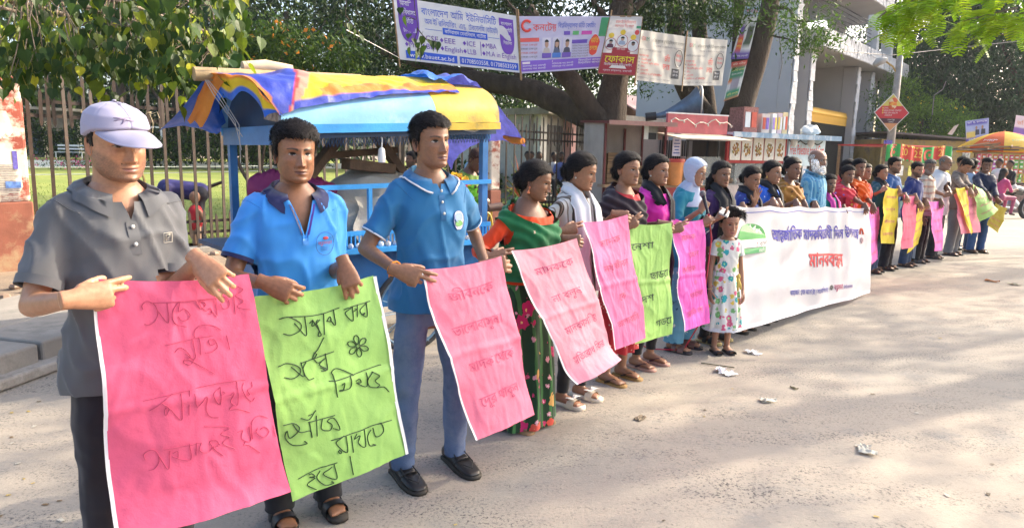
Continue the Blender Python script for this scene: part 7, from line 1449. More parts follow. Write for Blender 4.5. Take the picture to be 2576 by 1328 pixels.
# ------------------------------------------------------------------ placards
INK = (.52,.07,.17)
def px(o,pts): return [(o[0]+.4788*x,691.8+.4788*y) for x,y in pts]
STA = [px((0,0),s) for s in ([(728,160),(722,140),(745,116),(780,128),(800,170),(785,215),(755,237),(733,233)],[(765,124),(1000,108),(1170,96)],[(800,165),(850,222),(846,122)],[(905,118),(875,160),(872,205),(895,232),(945,243)],[(915,112),(905,165),(935,150),(965,180),(955,205),(920,210),(903,190)],[(1000,112),(1022,150),(1050,135),(1040,115),(1018,118),(1025,140),(1055,165)],[(1062,160),(1078,150),(1085,175),(1068,178)],[(1085,165),(1113,192),(1110,100)],[(1135,130),(1150,155),(1185,145),(1180,110),(1150,95)],[(1215,92),(1216,185)],[(1140,25),(1230,48),(1268,68),(1225,95),(1265,120),(1232,150),(1300,163)],
 [(830,338),(1000,300),(1080,290)],[(880,375),(905,352),(935,365),(960,400),(940,410)],[(935,385),(985,410),(975,310)],[(985,405),(960,440),(925,430),(950,415),(1090,492)],[(1015,390),(1010,310),(985,300),(990,260),(1030,233),(1090,240),(1130,262)],[(1040,380),(1075,375),(1108,350),(1090,310),(1060,312),(1070,340),(1100,330)],[(1160,290),(1178,365)],
 [(720,628),(1000,560),(1180,528),(1262,524)],[(752,680),(790,650),(862,590)],[(810,640),(845,665),(830,705),(826,670),(850,668),(912,730),(905,590)],[(950,575),(948,705)],[(975,590),(990,660),(1040,605),(1040,680),(1065,715),(1110,722)],[(1115,560),(1078,600),(1118,655),(1117,560)],[(1117,600),(1140,590),(1130,580)],[(1165,600),(1190,585),(1175,640),(1215,650),(1208,530)],[(1190,650),(1170,680),(1215,675),(1290,697)],[(1250,540),(1240,570),(1262,610),(1285,600),(1270,575),(1300,560),(1300,535)],[(1262,610),(1300,640),(1318,620)],
 [(735,945),(728,915),(760,888),(790,905),(800,950),(780,990),(752,1002)],[(800,925),(845,992),(850,890)],[(820,885),(960,860),(1000,850)],[(865,910),(890,895),(890,930),(865,925),(955,945),(948,855)],[(985,850),(984,918)],[(1010,850),(1000,890),(1045,905),(1070,880),(1058,850),(1090,840),(1110,870),(1075,880),(1130,925)],[(1030,768),(1165,775),(1120,810),(1165,825),(1130,860),(1195,888)],[(1210,800),(1240,790),(1235,835),(1290,850),(1280,770)],[(1260,850),(1245,870),(1275,870),(1345,915)],[(1300,840),(1298,750),(1345,715),(1400,730)],[(1330,780),(1325,805),(1370,830),(1400,800),(1375,775),(1345,790)],[(1430,770),(1440,830)])]
STB = [px((629,0),s) for s in ([(140,220),(180,205),(330,190),(445,155)],[(140,220),(185,205),(240,235),(240,270),(195,298),(160,292)],[(210,235),(272,300),(262,200)],[(285,235),(300,222),(300,250),(325,230),(340,215)],[(300,215),(345,290),(330,300),(335,270),(320,230),(330,215)],[(360,185),(362,295)],[(375,225),(395,200),(400,225),(380,222)],[(395,215),(425,245),(415,165)],[(470,165),(520,148),(625,127)],[(510,155),(478,185),(520,225),(515,150)],[(515,180),(540,165),(530,160)],[(545,140),(545,205)],[(600,135),(560,175),(603,205),(600,130)],[(578,190),(588,185),(585,195),(578,190)],
 [(135,462),(180,445),(235,465),(240,500),(205,525),(165,518)],[(200,465),(260,515),(245,440)],[(245,445),(415,385)],[(270,440),(255,480),(280,530),(310,525)],[(360,308),(330,370),(310,400),(305,425),(325,400),(310,390)],[(310,425),(335,445),(370,420),(340,455),(380,480),(350,490)],[(345,470),(380,480),(370,395)],
 [(385,540),(450,530),(650,460),(675,455)],[(430,625),(410,520),(400,495),(430,475),(500,500),(520,510)],[(450,560),(465,550),(460,590),(440,590),(500,575),(500,510)],[(530,540),(550,530),(560,550),(535,550),(595,570),(590,495)],[(625,490),(600,530),(610,570),(650,575)],[(620,490),(660,510),(640,540),(665,560),(650,575),(690,570),(722,597)],
 [(165,770),(215,760),(240,790),(200,840),(185,800),(180,840),(215,878),(275,870),(265,855)],[(210,765),(240,805),(290,800),(300,838),(285,750)],[(245,732),(285,740),(318,692)],[(280,720),(300,712)],[(320,720),(325,830)],[(280,755),(415,720)],[(350,735),(345,790),(390,800),(400,770),(375,750),(410,735),(440,795),(405,790)],
 [(395,855),(560,800),(640,770),(735,750)],[(460,830),(420,870),(475,920),(470,830)],[(435,905),(445,915),(440,925),(430,915),(435,905)],[(500,830),(508,920)],[(530,820),(515,850),(545,830),(535,870),(575,890),(572,800)],[(610,800),(590,840),(600,885),(637,885),(620,880)],[(620,790),(640,840),(680,810),(670,770),(645,770)],
 [(240,1060),(330,1010),(425,975)],[(290,1040),(305,1035),(320,1050),(295,1055),(320,1060),(285,1095),(330,1125)],[(345,1020),(330,1060),(370,1100),(410,1090),(400,1080)],[(400,1000),(360,1040),(425,1065),(410,985)],[(490,940),(508,1045)])]+[px((629,0),[(548+math.cos(a)*r0+math.cos(a+1.57)*w,358+math.sin(a)*r0+math.sin(a+1.57)*w) for r0,w in ((8,0),(22,9),(40,14),(54,8),(58,0),(54,-8),(40,-14),(22,-9),(8,0))]) for a in np.linspace(.3,6.58,7)[:-1]]
def smooth_line(P_,n=5):
    P_ = [Vector((a,b,0)) for a,b in P_]
    if len(P_) < 3: return P_
    Q = [P_[0]*2-P_[1]]+P_+[P_[-1]*2-P_[-2]]; out = []
    for i in range(1,len(Q)-2):
        for k in range(n):
            t = k/n; out.append(.5*((2*Q[i])+(Q[i+1]-Q[i-1])*t+(2*Q[i-1]-5*Q[i]+4*Q[i+1]-Q[i+2])*t*t+(3*Q[i]-Q[i-1]-3*Q[i+1]+Q[i+2])*t**3))
    return out+[P_[-1]]
def placard(label,quad,Ys,c,texts=(),strokes=(),seed=0,bow=0.0,edge='left',near=True,ink=INK,lw=.0016,nfold=1,group='hand lettered placards held by the row',curl=.0):
    P0 = [PY(*q,y) for q,y in zip(quad,Ys)]; ctr = (P0[0]+P0[1])/2; o = thing('placard',label,'placard',ctr,0,group)
    TL,TR,BR,BL = [p-ctr for p in P0]; n = (TR-TL).cross(BL-TL).normalized(); n = n if n.y < 0 else -n
    def f(s,t,e=0.0):
        p = BL.lerp(BR,s).lerp(TL.lerp(TR,s),t); w = .010*mn.noise((s*2.4+seed,t*2.6,seed))+.005*mn.noise((s*6+seed,t*7,3))
        for k in range(1,nfold+1): w += .006*max(0,1-abs(t-k/(nfold+1)-.006*math.sin(s*6))/.03)*(1 if k % 2 else -1)
        w += .0015*max(0,1-abs(s-.5)/.03)+.0035*max(0,1-4*abs(mn.noise((s*3+t*1.2+seed,t*3.4-s,7))))**2-.0025*max(0,1-4*abs(mn.noise((s*5-t*3+seed,t*4+s*2,11))))**2+.0012*max(0,1-4*abs(mn.noise((s*11+seed,t*12,4))))**2; w += bow*math.sin(math.pi*s)*(1-t)+curl*max(0,.15-t)**2*40
        w += .012*math.exp(-(s/.12)**2)*math.sin(t*11+seed)+.010*math.exp(-((1-s)/.12)**2)*math.sin(t*9+seed)
        q = t-.0; sag = -.014*math.sin(math.pi*s)*max(0,(t-.6)/.4)
        return p+n*(w+e)+Vector((0,0,sag))
    nn_ = (56,84) if near else (14,24); b_ = MB(); b_.grid(lambda s,t: f(s,t),*nn_)
    m = mat('placard_'+'_'.join('%d' % round(x*100) for x in c),c,rough=.55,var=.07,scale=5,bump=.5,bscale=9,bdist=.012,transl=.22,spec=.35); b_.build('paper',m,o,smooth=True)
    if edge:
        s0,s1 = (-.018,.004) if edge == 'left' else (.992,1.022); b_ = MB(); b_.grid(lambda u,v: f(s0+(s1-s0)*u,.0+.995*v,.003+.004*math.sin(v*13)),3,nn_[1]//2); b_.build('white_edge',mat('paper_white',(.80,.79,.82),rough=.6,transl=.15),o,smooth=True)
    b_ = MB()
    if strokes:
        e1,e2,e4 = [Vector((quad[i][0]-quad[3][0],quad[i][1]-quad[3][1])) for i in (2,0,1)]
        def inv(u,v):
            s = t = .5
            for _ in range(8):
                X = [quad[3][k]*(1-s)*(1-t)+quad[2][k]*s*(1-t)+quad[0][k]*(1-s)*t+quad[1][k]*s*t for k in (0,1)]; ds = [(quad[2][k]-quad[3][k])*(1-t)+(quad[1][k]-quad[0][k])*t for k in (0,1)]; dt = [(quad[0][k]-quad[3][k])*(1-s)+(quad[1][k]-quad[2][k])*s for k in (0,1)]
                det = ds[0]*dt[1]-ds[1]*dt[0]; rx,ry = u-X[0],v-X[1]; s += (rx*dt[1]-ry*dt[0])/det; t += (ds[0]*ry-ds[1]*rx)/det
            return s,t
        for st in strokes: b_.tube([f(*inv(q.x,q.y),.0022) for q in smooth_line(st)],lw,5,c=ink)
    for tx,s0,t0,h,w in texts: write(b_,tx,lambda s,t: f(s,t,.003),s0,t0,h=h,w=w,c=ink,bold=0,slope=.03)
    if strokes or texts: b_.build('lettering',mat('marker_ink',attr=True,rough=.6,var=0),o,kind='stuff')
    return o
PK = (.78,.12,.24); PK2 = (.76,.18,.38); MG_ = (.72,.10,.46); GN = (.34,.60,.16); YL_ = (.74,.58,.03); CRM = (.78,.19,.30)
placard('pink placard with traced looping script held by the capped man',[(240,703),(628,690),(717,1222),(291,1345)],[1.86,2.16,2.22,1.90],PK,strokes=STA,seed=1,bow=.03,lw=.0012,curl=.04,ink=(.50,.055,.13))
placard('green placard with bold script and a drawn flower held by the blue shirted man',[(640,745),(943,694),(1018,1140),(732,1258)],[2.36,2.70,2.78,2.42],GN,strokes=STB,seed=2,bow=.02,edge='right',ink=(.02,.05,.02),lw=.0019)
placard('pink placard held low by the man in the white trimmed teal polo',[(1055,679),(1262,644),(1342,1042),(1198,1106)],[2.82,3.22,3.26,2.88],CRM,texts=(('জীবনকে',.22,.80,.085,.58),('ভালোবাসুন।',.14,.60,.085,.68),('মাদক থেকে',.20,.38,.085,.66),('দূরে থাকুন',.20,.17,.085,.62)),seed=3,bow=.02)
placard('pale pink placard held slanting by the woman in the green sari',[(1283,631),(1452,599),(1548,905),(1440,967)],[3.36,3.74,3.78,3.42],(.80,.30,.38),texts=(('মাদককে',.20,.80,.08,.62),('না বলুন',.25,.58,.08,.5),('মাদকাস{ক/ত}ি',.22,.34,.08,.64),('প্রতিরোধ করি'.replace('প্র','{প/র}'),.16,.13,.075,.7)),seed=4,bow=.03,curl=.05)
placard('bright pink placard held by the girl with the white scarf',[(1468,559),(1576,540),(1627,850),(1551,880)],[3.86,4.24,4.28,3.94],PK2,texts=(('মাদক',.25,.80,.075,.5),('নয় জীবন',.2,.60,.075,.62),('কে',.4,.36,.08,.2),('ভালোবাসি',.18,.16,.07,.66)),seed=5)
placard('green placard reading four short words held by the girl in the dark shawl',[(1580,561),(1686,560),(1690,840),(1598,866)],[4.34,4.66,4.70,4.40],GN,texts=(('নেশা',.02,.78,.085,.55),('ছাড়ো',.45,.52,.09,.5),('দেশ',.12,.33,.085,.4),('গড়ো',.55,.10,.09,.4)),seed=6,edge=None,ink=(.015,.04,.03))
placard('magenta placard held by the girl in the magenta dress',[(1692,553),(1769,552),(1781,812),(1719,834)],[4.72,5.08,5.12,4.78],MG_,texts=(('মাদক',.2,.82,.07,.5),('{গ/র}হন',.42,.66,.07,.36),('দৈহিক',.15,.52,.07,.5),('ও',.55,.40,.06,.1),('মানসিক',.35,.28,.07,.5),('{ক/ষ}তি হয়',.22,.12,.07,.6)),seed=7)
fk = dict(near=False,edge=None); rows_ = (('মাদককে',.15,.80,.07,.7),('না বলুন',.2,.58,.07,.6),('জীবনকে',.15,.36,.07,.7),('ভালোবাসুন',.12,.14,.07,.76))
placard('magenta placard at the right end of the long banner',[(2186,521),(2213,520),(2206,652),(2190,668)],[8.9,9.4,9.4,8.9],MG_,texts=rows_,seed=8,**fk)
placard('wide yellow placard held by the young woman in teal',[(2227,468),(2262,475),(2249,613),(2215,612)],[9.2,9.5,9.55,9.25],YL_,texts=rows_,seed=9,**fk)
placard('rose pink placard held by the man in glasses and blue shirt',[(2272,490),(2308,492),(2299,622),(2269,627)],[9.5,9.9,9.95,9.55],PK,texts=rows_,seed=10,**fk)
placard('narrow slanting yellow placard held by the bearded man in navy',[(2309,512),(2330,509),(2311,612),(2283,639)],[9.95,10.3,10.3,9.95],YL_,texts=rows_,seed=11,**fk)
placard('magenta placard held by the man in the beige striped shirt',[(2338,507),(2372,504),(2371,630),(2351,632)],[10.3,10.7,10.7,10.35],MG_,texts=rows_,seed=12,**fk)
placard('broad rose placard held by the white shirted man',[(2400,480),(2454,474),(2466,584),(2416,589)],[10.9,11.4,11.45,10.95],CRM,texts=((rows_[1][0],.5,.6,.07,.4),(rows_[2][0],.5,.4,.07,.4)),seed=13,**fk)
placard('yellow tapering placard lying across the broad rose one',[(2404,473),(2429,470),(2446,585),(2442,591)],[10.82,11.1,11.2,11.1],YL_,texts=rows_[1:3],seed=14,**fk)
placard('green placard curling in the hands of the man looking down',[(2446,462),(2472,476),(2510,528),(2462,558)],[11.2,11.5,11.5,11.3],GN,texts=rows_[1:],seed=15,bow=.05,**fk)
placard('olive yellow placard hanging tilted from the smiling man',[(2503,510),(2535,524),(2511,586),(2483,566)],[11.6,11.8,11.8,11.6],(.42,.32,.03),texts=rows_[2:],seed=16,**fk)
# ------------------------------------------------------------------ the long white banner
bn_ = thing('protest_banner','long white cloth banner with blue and red Bangla lettering held by the row','banner',(3.0,6.9,.6)); Q = [PY(1838,516,5.45),PY(2188,521,7.85),PY(2188,736,7.85),PY(1842,838,5.45)]
bf,bnn = fabric([q-bn_.location for q in Q],0,.035,seed=21); bfw = lambda s,t,e=0: bf(s,t,e)+Vector((0,0,-.018*abs(math.sin(s*math.pi*5))*t))+bnn*(.018*math.sin(s*31+3*math.sin(s*9))*(.35+.65*t)*.6)
b_ = MB(); b_.grid(lambda s,t: bfw(s,t),130,34,c=(.71,.68,.70)); sh_ = b_.build('sheet',FLEX,bn_,smooth=True); b_ = MB(); panel(b_,bfw,0,1,.955,.962,(.10,.12,.45),.005,60); panel(b_,bfw,0,1,.0,.035,(.74,.72,.78),.005,60); b_.build('seam',PRINT,sh_,kind='stuff')
def uvs(u,v):     # photo point -> place on the banner
    qd = [(1838,516),(2188,521),(2188,736),(1842,838)]; Ya,Yb = 5.45,7.85
    k = (u-1838)/350; s = k*Ya/(Yb-(Yb-Ya)*k) if True else k; top = 516+5*k; bot = 838+(736-838)*((u-1842)/346); return s,(bot-v)/(bot-top)
def bwrite(mb,tx,ul,ur,vl,h,c,bold=.02,vr=None):
    s0,t0 = uvs(ul,vl); s1,t1 = uvs(ur,vr if vr is not None else vl); V,F,adv = text2d(tx,0)
    for q in range(4): mb.add([bfw(s0+(s1-s0)*(a+bold*(q%2))/adv,t0+(t1-t0)*a/adv+(b+bold*(q//2))*h,.0045+.0004*q) for a,b in V.tolist()],F,c)
b_ = MB(); NB = (.02,.02,.34); bwrite(b_,'আ{ন/ত}জ^াতিক মাদকবিরোধী দিবস উপল{ক/ষ}ে',1942,2160,603,.145,NB,.042,595); bwrite(b_,'মানবব{ন/ধ}ন',2036,2118,669,.20,(.58,.03,.05),.035,667); bwrite(b_,'আয়োজনে : প্রথম আলো {ট/র}া{স/ট}'.replace('প্র','{প/র}'),1987,2048,742,.07,(.06,.07,.38),.02,738); bwrite(b_,'| সহযোগিতায় :',2050,2084,738,.065,(.06,.07,.38),.015,733); bwrite(b_,'ব{ন/ধ}ুসভা',2094,2116,728,.08,(.35,.05,.15),.03,726); bwrite(b_,', চাঁপাইনবাবগঞ্জ',2117,2138,725,.05,(.25,.2,.45),.015,722)
for k in range(5): s,t = uvs(2089,722); a = k*2*math.pi/5; b_.poly([bfw(s+.006*math.cos(a)+.005*math.cos(q),t+.016*math.sin(a)+.014*math.sin(q),.006) for q in np.linspace(0,6.28,9)[:-1]][::-1],(.04,.04,.05))
b_.build('lettering',PRINT,sh_,kind='stuff')
b_ = MB()     # green campaign emblem at the left
s,t = uvs(1890,596); gx = .075; gy = .13
b_.poly([bfw(s+gx*math.cos(a),t+gy*1.05*math.sin(a)-.01,.005) for a in np.linspace(0,math.pi,17)],(.06,.30,.08))
for a in np.linspace(.5,2.64,5): b_.poly([bfw(s+r*.30*math.cos(a+w),t+.035+r*.55*math.sin(a+w),.0075) for r,w in ((.03,0),(.10,-.22),(.17,0),(.10,.22))],(.62,.70,.60))
b_.poly([bfw(s+x,t+y,.008) for x,y in ((-.004,-.01),(.004,-.01),(.004,.07),(-.004,.07))],(.62,.70,.60)); s0,t0 = uvs(1867,598); b_.poly([bfw(s+x,t+y,.006) for x,y in ((-.078,-.075),(.085,-.075),(.085,-.012),(-.078,-.012))],(.72,.70,.72)); b_.poly([bfw(s+x,t+y,.006) for x,y in ((-.065,-.125),(.072,-.125),(.072,-.08),(-.065,-.08))],(.05,.26,.10))
write(b_,'মাদককে',lambda a,c_: bfw(s-.075+a,t-.066+c_,.009),0,0,h=.055,w=.075,c=(.08,.06,.06),bold=.02); write(b_,'না',lambda a,c_: bfw(s+.003+a,t-.066+c_,.009),0,0,h=.055,w=.028,c=(.6,.04,.04),bold=.03); write(b_,'বলো',lambda a,c_: bfw(s+.036+a,t-.066+c_,.009),0,0,h=.055,w=.045,c=(.08,.06,.06),bold=.02); write(b_,'মাদকাস{ক/ত}ি একটি ব্যাধি',lambda a,c_: bfw(s-.06+a,t-.117+c_,.009),0,0,h=.04,w=.125,c=(.72,.72,.7),bold=.01)
s,t = uvs(2166,590); b_.tube([bfw(s+.012*math.cos(a),t+.085*math.sin(a),.006) for a in np.linspace(.2,2.9,12)],.010,5,c=(.62,.10,.05)); b_.tube([bfw(s+.006*math.cos(a),t-.05+.03*math.sin(a),.006) for a in np.linspace(0,6.28,12)],.008,5,c=(.6,.4,.4)); b_.build('emblem',PRINT,sh_,kind='stuff')

# ------------------------------------------------------------------ cloth
def cloth(name,c,bump=.75,rough=.75,var=.06,transl=0.0,sheen=.15): return mat(name,c,rough=rough,var=var,scale=7,bump=bump,bscale=8,bdist=.03,bdet=1.2,aniso=(1,1,.55),spec=.25,transl=transl,sheen=sheen)
def printed(name,base,motifs,stripe=None,rough=.7,vscale=(1,1,1)):
    """cloth with scattered round or petalled motifs: (colours, scale, size, petals); stripe = (colour, frequency, width, axis)"""
    if name in _M: return _M[name]
    m = cloth(name,base); nt = m.node_tree; N = nt.nodes; K = nt.links; b = N['Principled BSDF']; src = b.inputs['Base Color'].links[0].from_socket; tc = N.new('ShaderNodeTexCoord'); mp = N.new('ShaderNodeMapping'); mp.inputs['Scale'].default_value = vscale; K.new(tc.outputs['Object'],mp.inputs[0])
    def math_(op,a,c=None):
        q = N.new('ShaderNodeMath'); q.operation = op
        for i,v in enumerate((a,c)):
            if v is None: continue
            if isinstance(v,(int,float)): q.inputs[i].default_value = v
            else: K.new(v,q.inputs[i])
        return q.outputs[0]
    def mixc(f,a,c):
        x = N.new('ShaderNodeMix'); x.data_type = 'RGBA'; K.new(f,x.inputs[0]); K.new(a,x.inputs[6])
        if isinstance(c,tuple): x.inputs[7].default_value = (*c,1)
        else: K.new(c,x.inputs[7])
        return x.outputs[2]
    if stripe:
        sx = N.new('ShaderNodeSeparateXYZ'); K.new(tc.outputs['Object'],sx.inputs[0]); ax = sx.outputs['XYZ'.index(stripe[3])]
        for cc,fr,w in stripe[0] if isinstance(stripe[0],list) else [(stripe[0],stripe[1],stripe[2])]:
            nn = N.new('ShaderNodeTexNoise'); nn.inputs['Scale'].default_value = 5; K.new(tc.outputs['Object'],nn.inputs[0]); s = math_('FRACT',math_('ADD',math_('MULTIPLY',ax,float(fr)),math_('MULTIPLY',nn.outputs[0],.6))); src = mixc(math_('LESS_THAN',s,float(w)),src,cc)
    for cols_,sc_,size,pet in motifs:
        v = N.new('ShaderNodeTexVoronoi'); v.inputs['Scale'].default_value = sc_; v.inputs['Randomness'].default_value = .75; K.new(mp.outputs[0],v.inputs['Vector']); n = N.new('ShaderNodeTexNoise'); n.inputs['Scale'].default_value = sc_*pet; K.new(mp.outputs[0],n.inputs[0])
        d = math_('ADD',v.outputs['Distance'],math_('MULTIPLY',math_('SUBTRACT',n.outputs[0],.5),.5)); cr = N.new('ShaderNodeValToRGB'); cr.color_ramp.interpolation = 'CONSTANT'; sp = N.new('ShaderNodeSeparateColor'); K.new(v.outputs['Color'],sp.inputs[0]); K.new(sp.outputs[0],cr.inputs[0])
        el = cr.color_ramp.elements; el[0].color = (*cols_[0],1); el[1].position = 1.0/len(cols_); el[1].color = (*cols_[-1 if len(cols_) < 2 else 1],1)
        for i in range(2,len(cols_)): e = el.new(i/len(cols_)); e.color = (*cols_[i],1)
        src = mixc(math_('LESS_THAN',d,size),src,cr.outputs[0]); src = mixc(math_('LESS_THAN',d,size*.30),src,tuple(min(.8,q*1.6+.05) for q in cols_[-1]))
    K.new(src,b.inputs['Base Color']); return m
WHITE_C = cloth('white_cloth',(.70,.69,.70)); BLACK_C = cloth('black_cloth',(.016,.015,.018)); GREYP = cloth('charcoal_polo',(.098,.10,.108),var=.04); DKTR = cloth('dark_trousers',(.016,.013,.018)); JEAN = mat('faded_jeans',(.095,.145,.27),rough=.85,var=.25,scale=4,bump=.4,bscale=160,bdist=.003,stain=(.15,.20,.32),stain_s=3,stain_t=.46); JEAND = mat('dark_jeans',(.045,.07,.13),rough=.85,var=.25,scale=5,bump=.4,bscale=160,bdist=.003)
AZURE = cloth('azure_polo',(.045,.27,.70),var=.05,rough=.6); NAVY = cloth('navy_trim',(.018,.022,.085)); PURP = cloth('purple_lining',(.16,.08,.42)); TEALP = cloth('teal_blue_polo',(.022,.145,.32),var=.05); BTN = mat('pearl_button',(.55,.55,.52),rough=.3)
NEU = mat('print',attr=True,rough=.5,var=0)
def sit(ctx,fn,name,m=None,parent=None): b_ = MB(); fn(b_,ctx); return ctx['child'](b_,name,m or NEU,parent or ctx['shirt'])
def yl(u,Yoff=0.0):
    k = (u-1288)/1720*.988; Y = 3.37/(.896-k)+Yoff; return PY(u,405,Y).x,Y
def at(u,Y): return PY(u,400,Y).x,Y
# 1 ------------------------------------------------ man in the pale cap
x,y = at(292,2.16)
p1 = person('tall man in a pale lilac cap and charcoal polo looking down at his pink placard',x,y,R(48),1.655,(.42,.205,.115),hy=R(55),hp=R(9),near=2,build=1.0,belly=.045,hair='cap',face=dict(beard=.62,mous=1,jaw=1.12,wide=1.10,eyes=.45,brow=1.3,neck=1.12,lip=(.26,.12,.10),beardc=(.05,.04,.035)),group='people standing in the row',
 hands={-1: HND((186,752),(255,742),1.80,.05,'pinch',pole=(-.40,.5,-.8)),1: HND((500,655),(548,700),2.04,-.03,'grip',pole=(-.05,.8,-.8))},
 top=dict(kind='shirt',m=GREYP,sleeve=.80,hem=.80,collar=dict(open=.42,drop=.056),vneck=1.355,vw=3.2,cuff=GREYP,cuffw=.030,placket=(1.352,1.245,.034,GREYP),buttons=((1.335,1.28),BTN),amp=.010),bottom=dict(kind='trousers',m=DKTR,wide=1.1),feet='sandal',
 extras=[(cap,dict(m=cloth('lilac_cap',(.32,.30,.41),bump=.5),m2=mat('cap_thread',(.30,.24,.36)),logo=1))])
def lg1(b_,c):
    q = lambda a,b2: on(c,.095+a,1.275+b2,.004)
    for s in (((0,0),(.030,0),(.030,.032),(0,.032),(0,0)),((.008,.006),(.008,.026),(.020,.026),(.022,.018),(.014,.016),(.014,.006)),((.008,.026),(.024,.026))): b_.tube([q(*k) for k in s],.0012,4,c=(.70,.66,.55))
sit(p1,lg1,'chest_badge')
# 2 ------------------------------------------------ man in azure polo
x,y = at(742,2.72)
p2 = person('stern man in a bright azure polo with navy collar holding the green placard',x,y,R(33),1.625,(.255,.115,.058),hy=R(32),hp=R(2),near=2,build=1.04,belly=.01,hair='short',face=dict(beard=.12,mous=.45,jaw=1.10,wide=1.05,brow=1.25,nose=1.1,hmul=1.25,gaze=-.2,lip=(.12,.05,.04)),group='people standing in the row',
 hands={-1: HND((668,712),(716,732),2.40,.0,'grip',pole=(-.5,.5,-.8)),1: HND((866,664),(880,704),2.60,-.02,'grip',pole=(.0,.8,-.8))},
 top=dict(kind='shirt',m=AZURE,sleeve=.72,hem=.86,collar=dict(open=.55,drop=.062),collarm=NAVY,vneck=1.27,vw=3.0,cuff=NAVY,cuffw=.016,amp=.010),bottom=dict(kind='trousers',m=cloth('black_jeans',(.014,.014,.018)),wide=.95),feet='sandal',footc=(.018,.018,.02))
def v2(b_,c):
    for q in (1,-1): b_.grid(lambda u,v: on(c,q*(.004+.052*v)+q*.012*(1-u),1.275+.165*v,.006-.010*u),3,8,c=(.13,.06,.36) if q > 0 else (.02,.02,.09))
    b_.grid(lambda u,v: on(c,(u-.5)*.024,1.235+.05*v,.005),2,4,c=(.035,.20,.55))
sit(p2,v2,'neck_placket')
def lg2(b_,c):
    q = lambda a,b2,e=.005: on(c,.085+a,1.235+b2,e)
    b_.tube([q(.042*math.cos(a),.048*math.sin(a)) for a in np.linspace(0,6.283,26)],.0011,4,c=(.03,.10,.38)); write(b_,'ব{ন/ধ}ুসভা',lambda s,t: q(-.034+s,-.004+t),0,0,h=.020,w=.066,c=(.45,.05,.10),bold=.02)
    for k in range(3): b_.tube([q(-.02,-.014-.007*k),q(.02,-.014-.007*k)],.0009,4,c=(.03,.06,.25))
    b_.ball(q(.0,.024),(.012,.002,.007),8,5,c=(.55,.06,.06))
sit(p2,lg2,'chest_badge')
# 3 ------------------------------------------------ man in teal polo
x,y = at(1083,3.14)
p3 = person('slim man in a teal blue polo with white trim and faded jeans',x,y,R(34),1.695,(.255,.122,.066),hy=R(42),hp=R(0),hr=R(-2),near=2,build=.93,hair='short',face=dict(mous=.30,jaw=1.0,wide=.98,brow=1.1,hmul=.85,gaze=.4,lip=(.14,.06,.055)),group='people standing in the row',stance=(.135,.1),
 hands={-1: HND((998,680),(1045,697),2.80,.0,'pinch',pole=(-.6,.5,-.7)),1: HND((1222,668),(1272,664),3.22,.02,'grip',pole=(.7,.6,-.8))},
 top=dict(kind='shirt',m=TEALP,sleeve=.74,hem=.83,collar=dict(open=.36,drop=.052),cuff=TEALP,cuffw=.018,collar_edge=WHITE_C,placket=(1.405,1.25,.028,cloth('teal_placket',(.02,.11,.26))),buttons=((1.385,1.335,1.285),BTN),vneck=1.385,vw=3.0,amp=.009),bottom=dict(kind='trousers',m=JEAN,wide=.93,taper=.9),feet='shoe',footc=(.014,.013,.013),
 extras=[(wristband,dict(m=mat('orange_thread',(.75,.25,.02)),sd=-1))])
def lg3(b_,c):
    q = lambda a,b2,e=.005: on(c,.088+a,1.25+b2,e)
    b_.poly([q(.033*math.cos(a),.044*math.sin(a)) for a in np.linspace(0,6.283,21)[:-1]],(.70,.70,.72)); b_.poly([q(.025*math.cos(a),.012+.022*math.sin(a),.007) for a in np.linspace(0,6.283,15)[:-1]],(.20,.28,.55)); b_.poly([q(.024*math.cos(a),-.014+.014*math.sin(a),.008) for a in np.linspace(0,6.283,15)[:-1]],(.08,.25,.06))
    b_.tube([q(.033*math.cos(a),.044*math.sin(a),.007) for a in np.linspace(0,6.283,22)],.0012,4,c=(.05,.12,.4))
sit(p3,lg3,'chest_badge')
def c3(b_,c):
    for sd in (1,-1):
        S,E_,W_,hd = c['arms'][sd]; k = S.lerp(E_,.74); d = (E_-S).normalized(); a = d.orthogonal().normalized(); b2 = d.cross(a); b_.tube([k+a*math.cos(q)*.0585+b2*math.sin(q)*.0585 for q in np.linspace(0,6.283,24)],.0045,6,cap=False)
sit(p3,c3,'sleeve_piping',WHITE_C)
# 4 ------------------------------------------------ woman in green sari
SARI = printed('green_floral_sari',(.010,.042,.016),[([(.50,.02,.12),(.60,.08,.05),(.62,.35,.10)],8,.34,4),([(.55,.04,.14),(.6,.3,.35)],15,.20,5)],stripe=((.05,.17,.05),15,.28,'X'),vscale=(1,1,.8)); SARI2 = printed('green_sari_end',(.012,.135,.045),[([(.62,.10,.20),(.6,.5,.3),(.55,.05,.1)],12,.13,5)])
DK = (.195,.090,.050); DK2 = (.29,.14,.078); MD = (.34,.17,.095)
rt_ = dict(group='people standing in the row')
x,y = at(1332,3.76)
p4 = person('older woman in a green flowered sari and orange blouse looking sideways',x,y,R(50),1.505,(.21,.098,.054),hy=R(70),hp=R(15),near=2,female=True,build=1.04,bust=.035,hair='back',face=dict(nose=1.1,eyes=.75,brow=.9,lip=(.13,.05,.045)),hands={-1: HND((1235,646),(1268,643),3.36,.02,'pinch',pole=(-.7,.5,-.8)),1: HND((1424,600),(1448,604),3.80,.0,'grip')},**rt_,
 top=dict(kind='shirt',m=cloth('orange_blouse',(.72,.062,.012)),sleeve=1.62,hem=.96,neck=1.395,amp=.006),bottom=dict(kind='skirt',m=SARI,zb=.03,r1=(.215,.19),amp=.020,nf=9),feet='flip',footc=(.16,.08,.05),solec=(.28,.17,.08),
 extras=[(shawl,dict(m=SARI2,name='sari_end',z0=.98,reach=.26,ease=.046,vn=1.36,amp=.012)),(earring,dict(m=mat('coral_gold',(.70,.22,.10),rough=.35,metal=.3),drop=.034))])
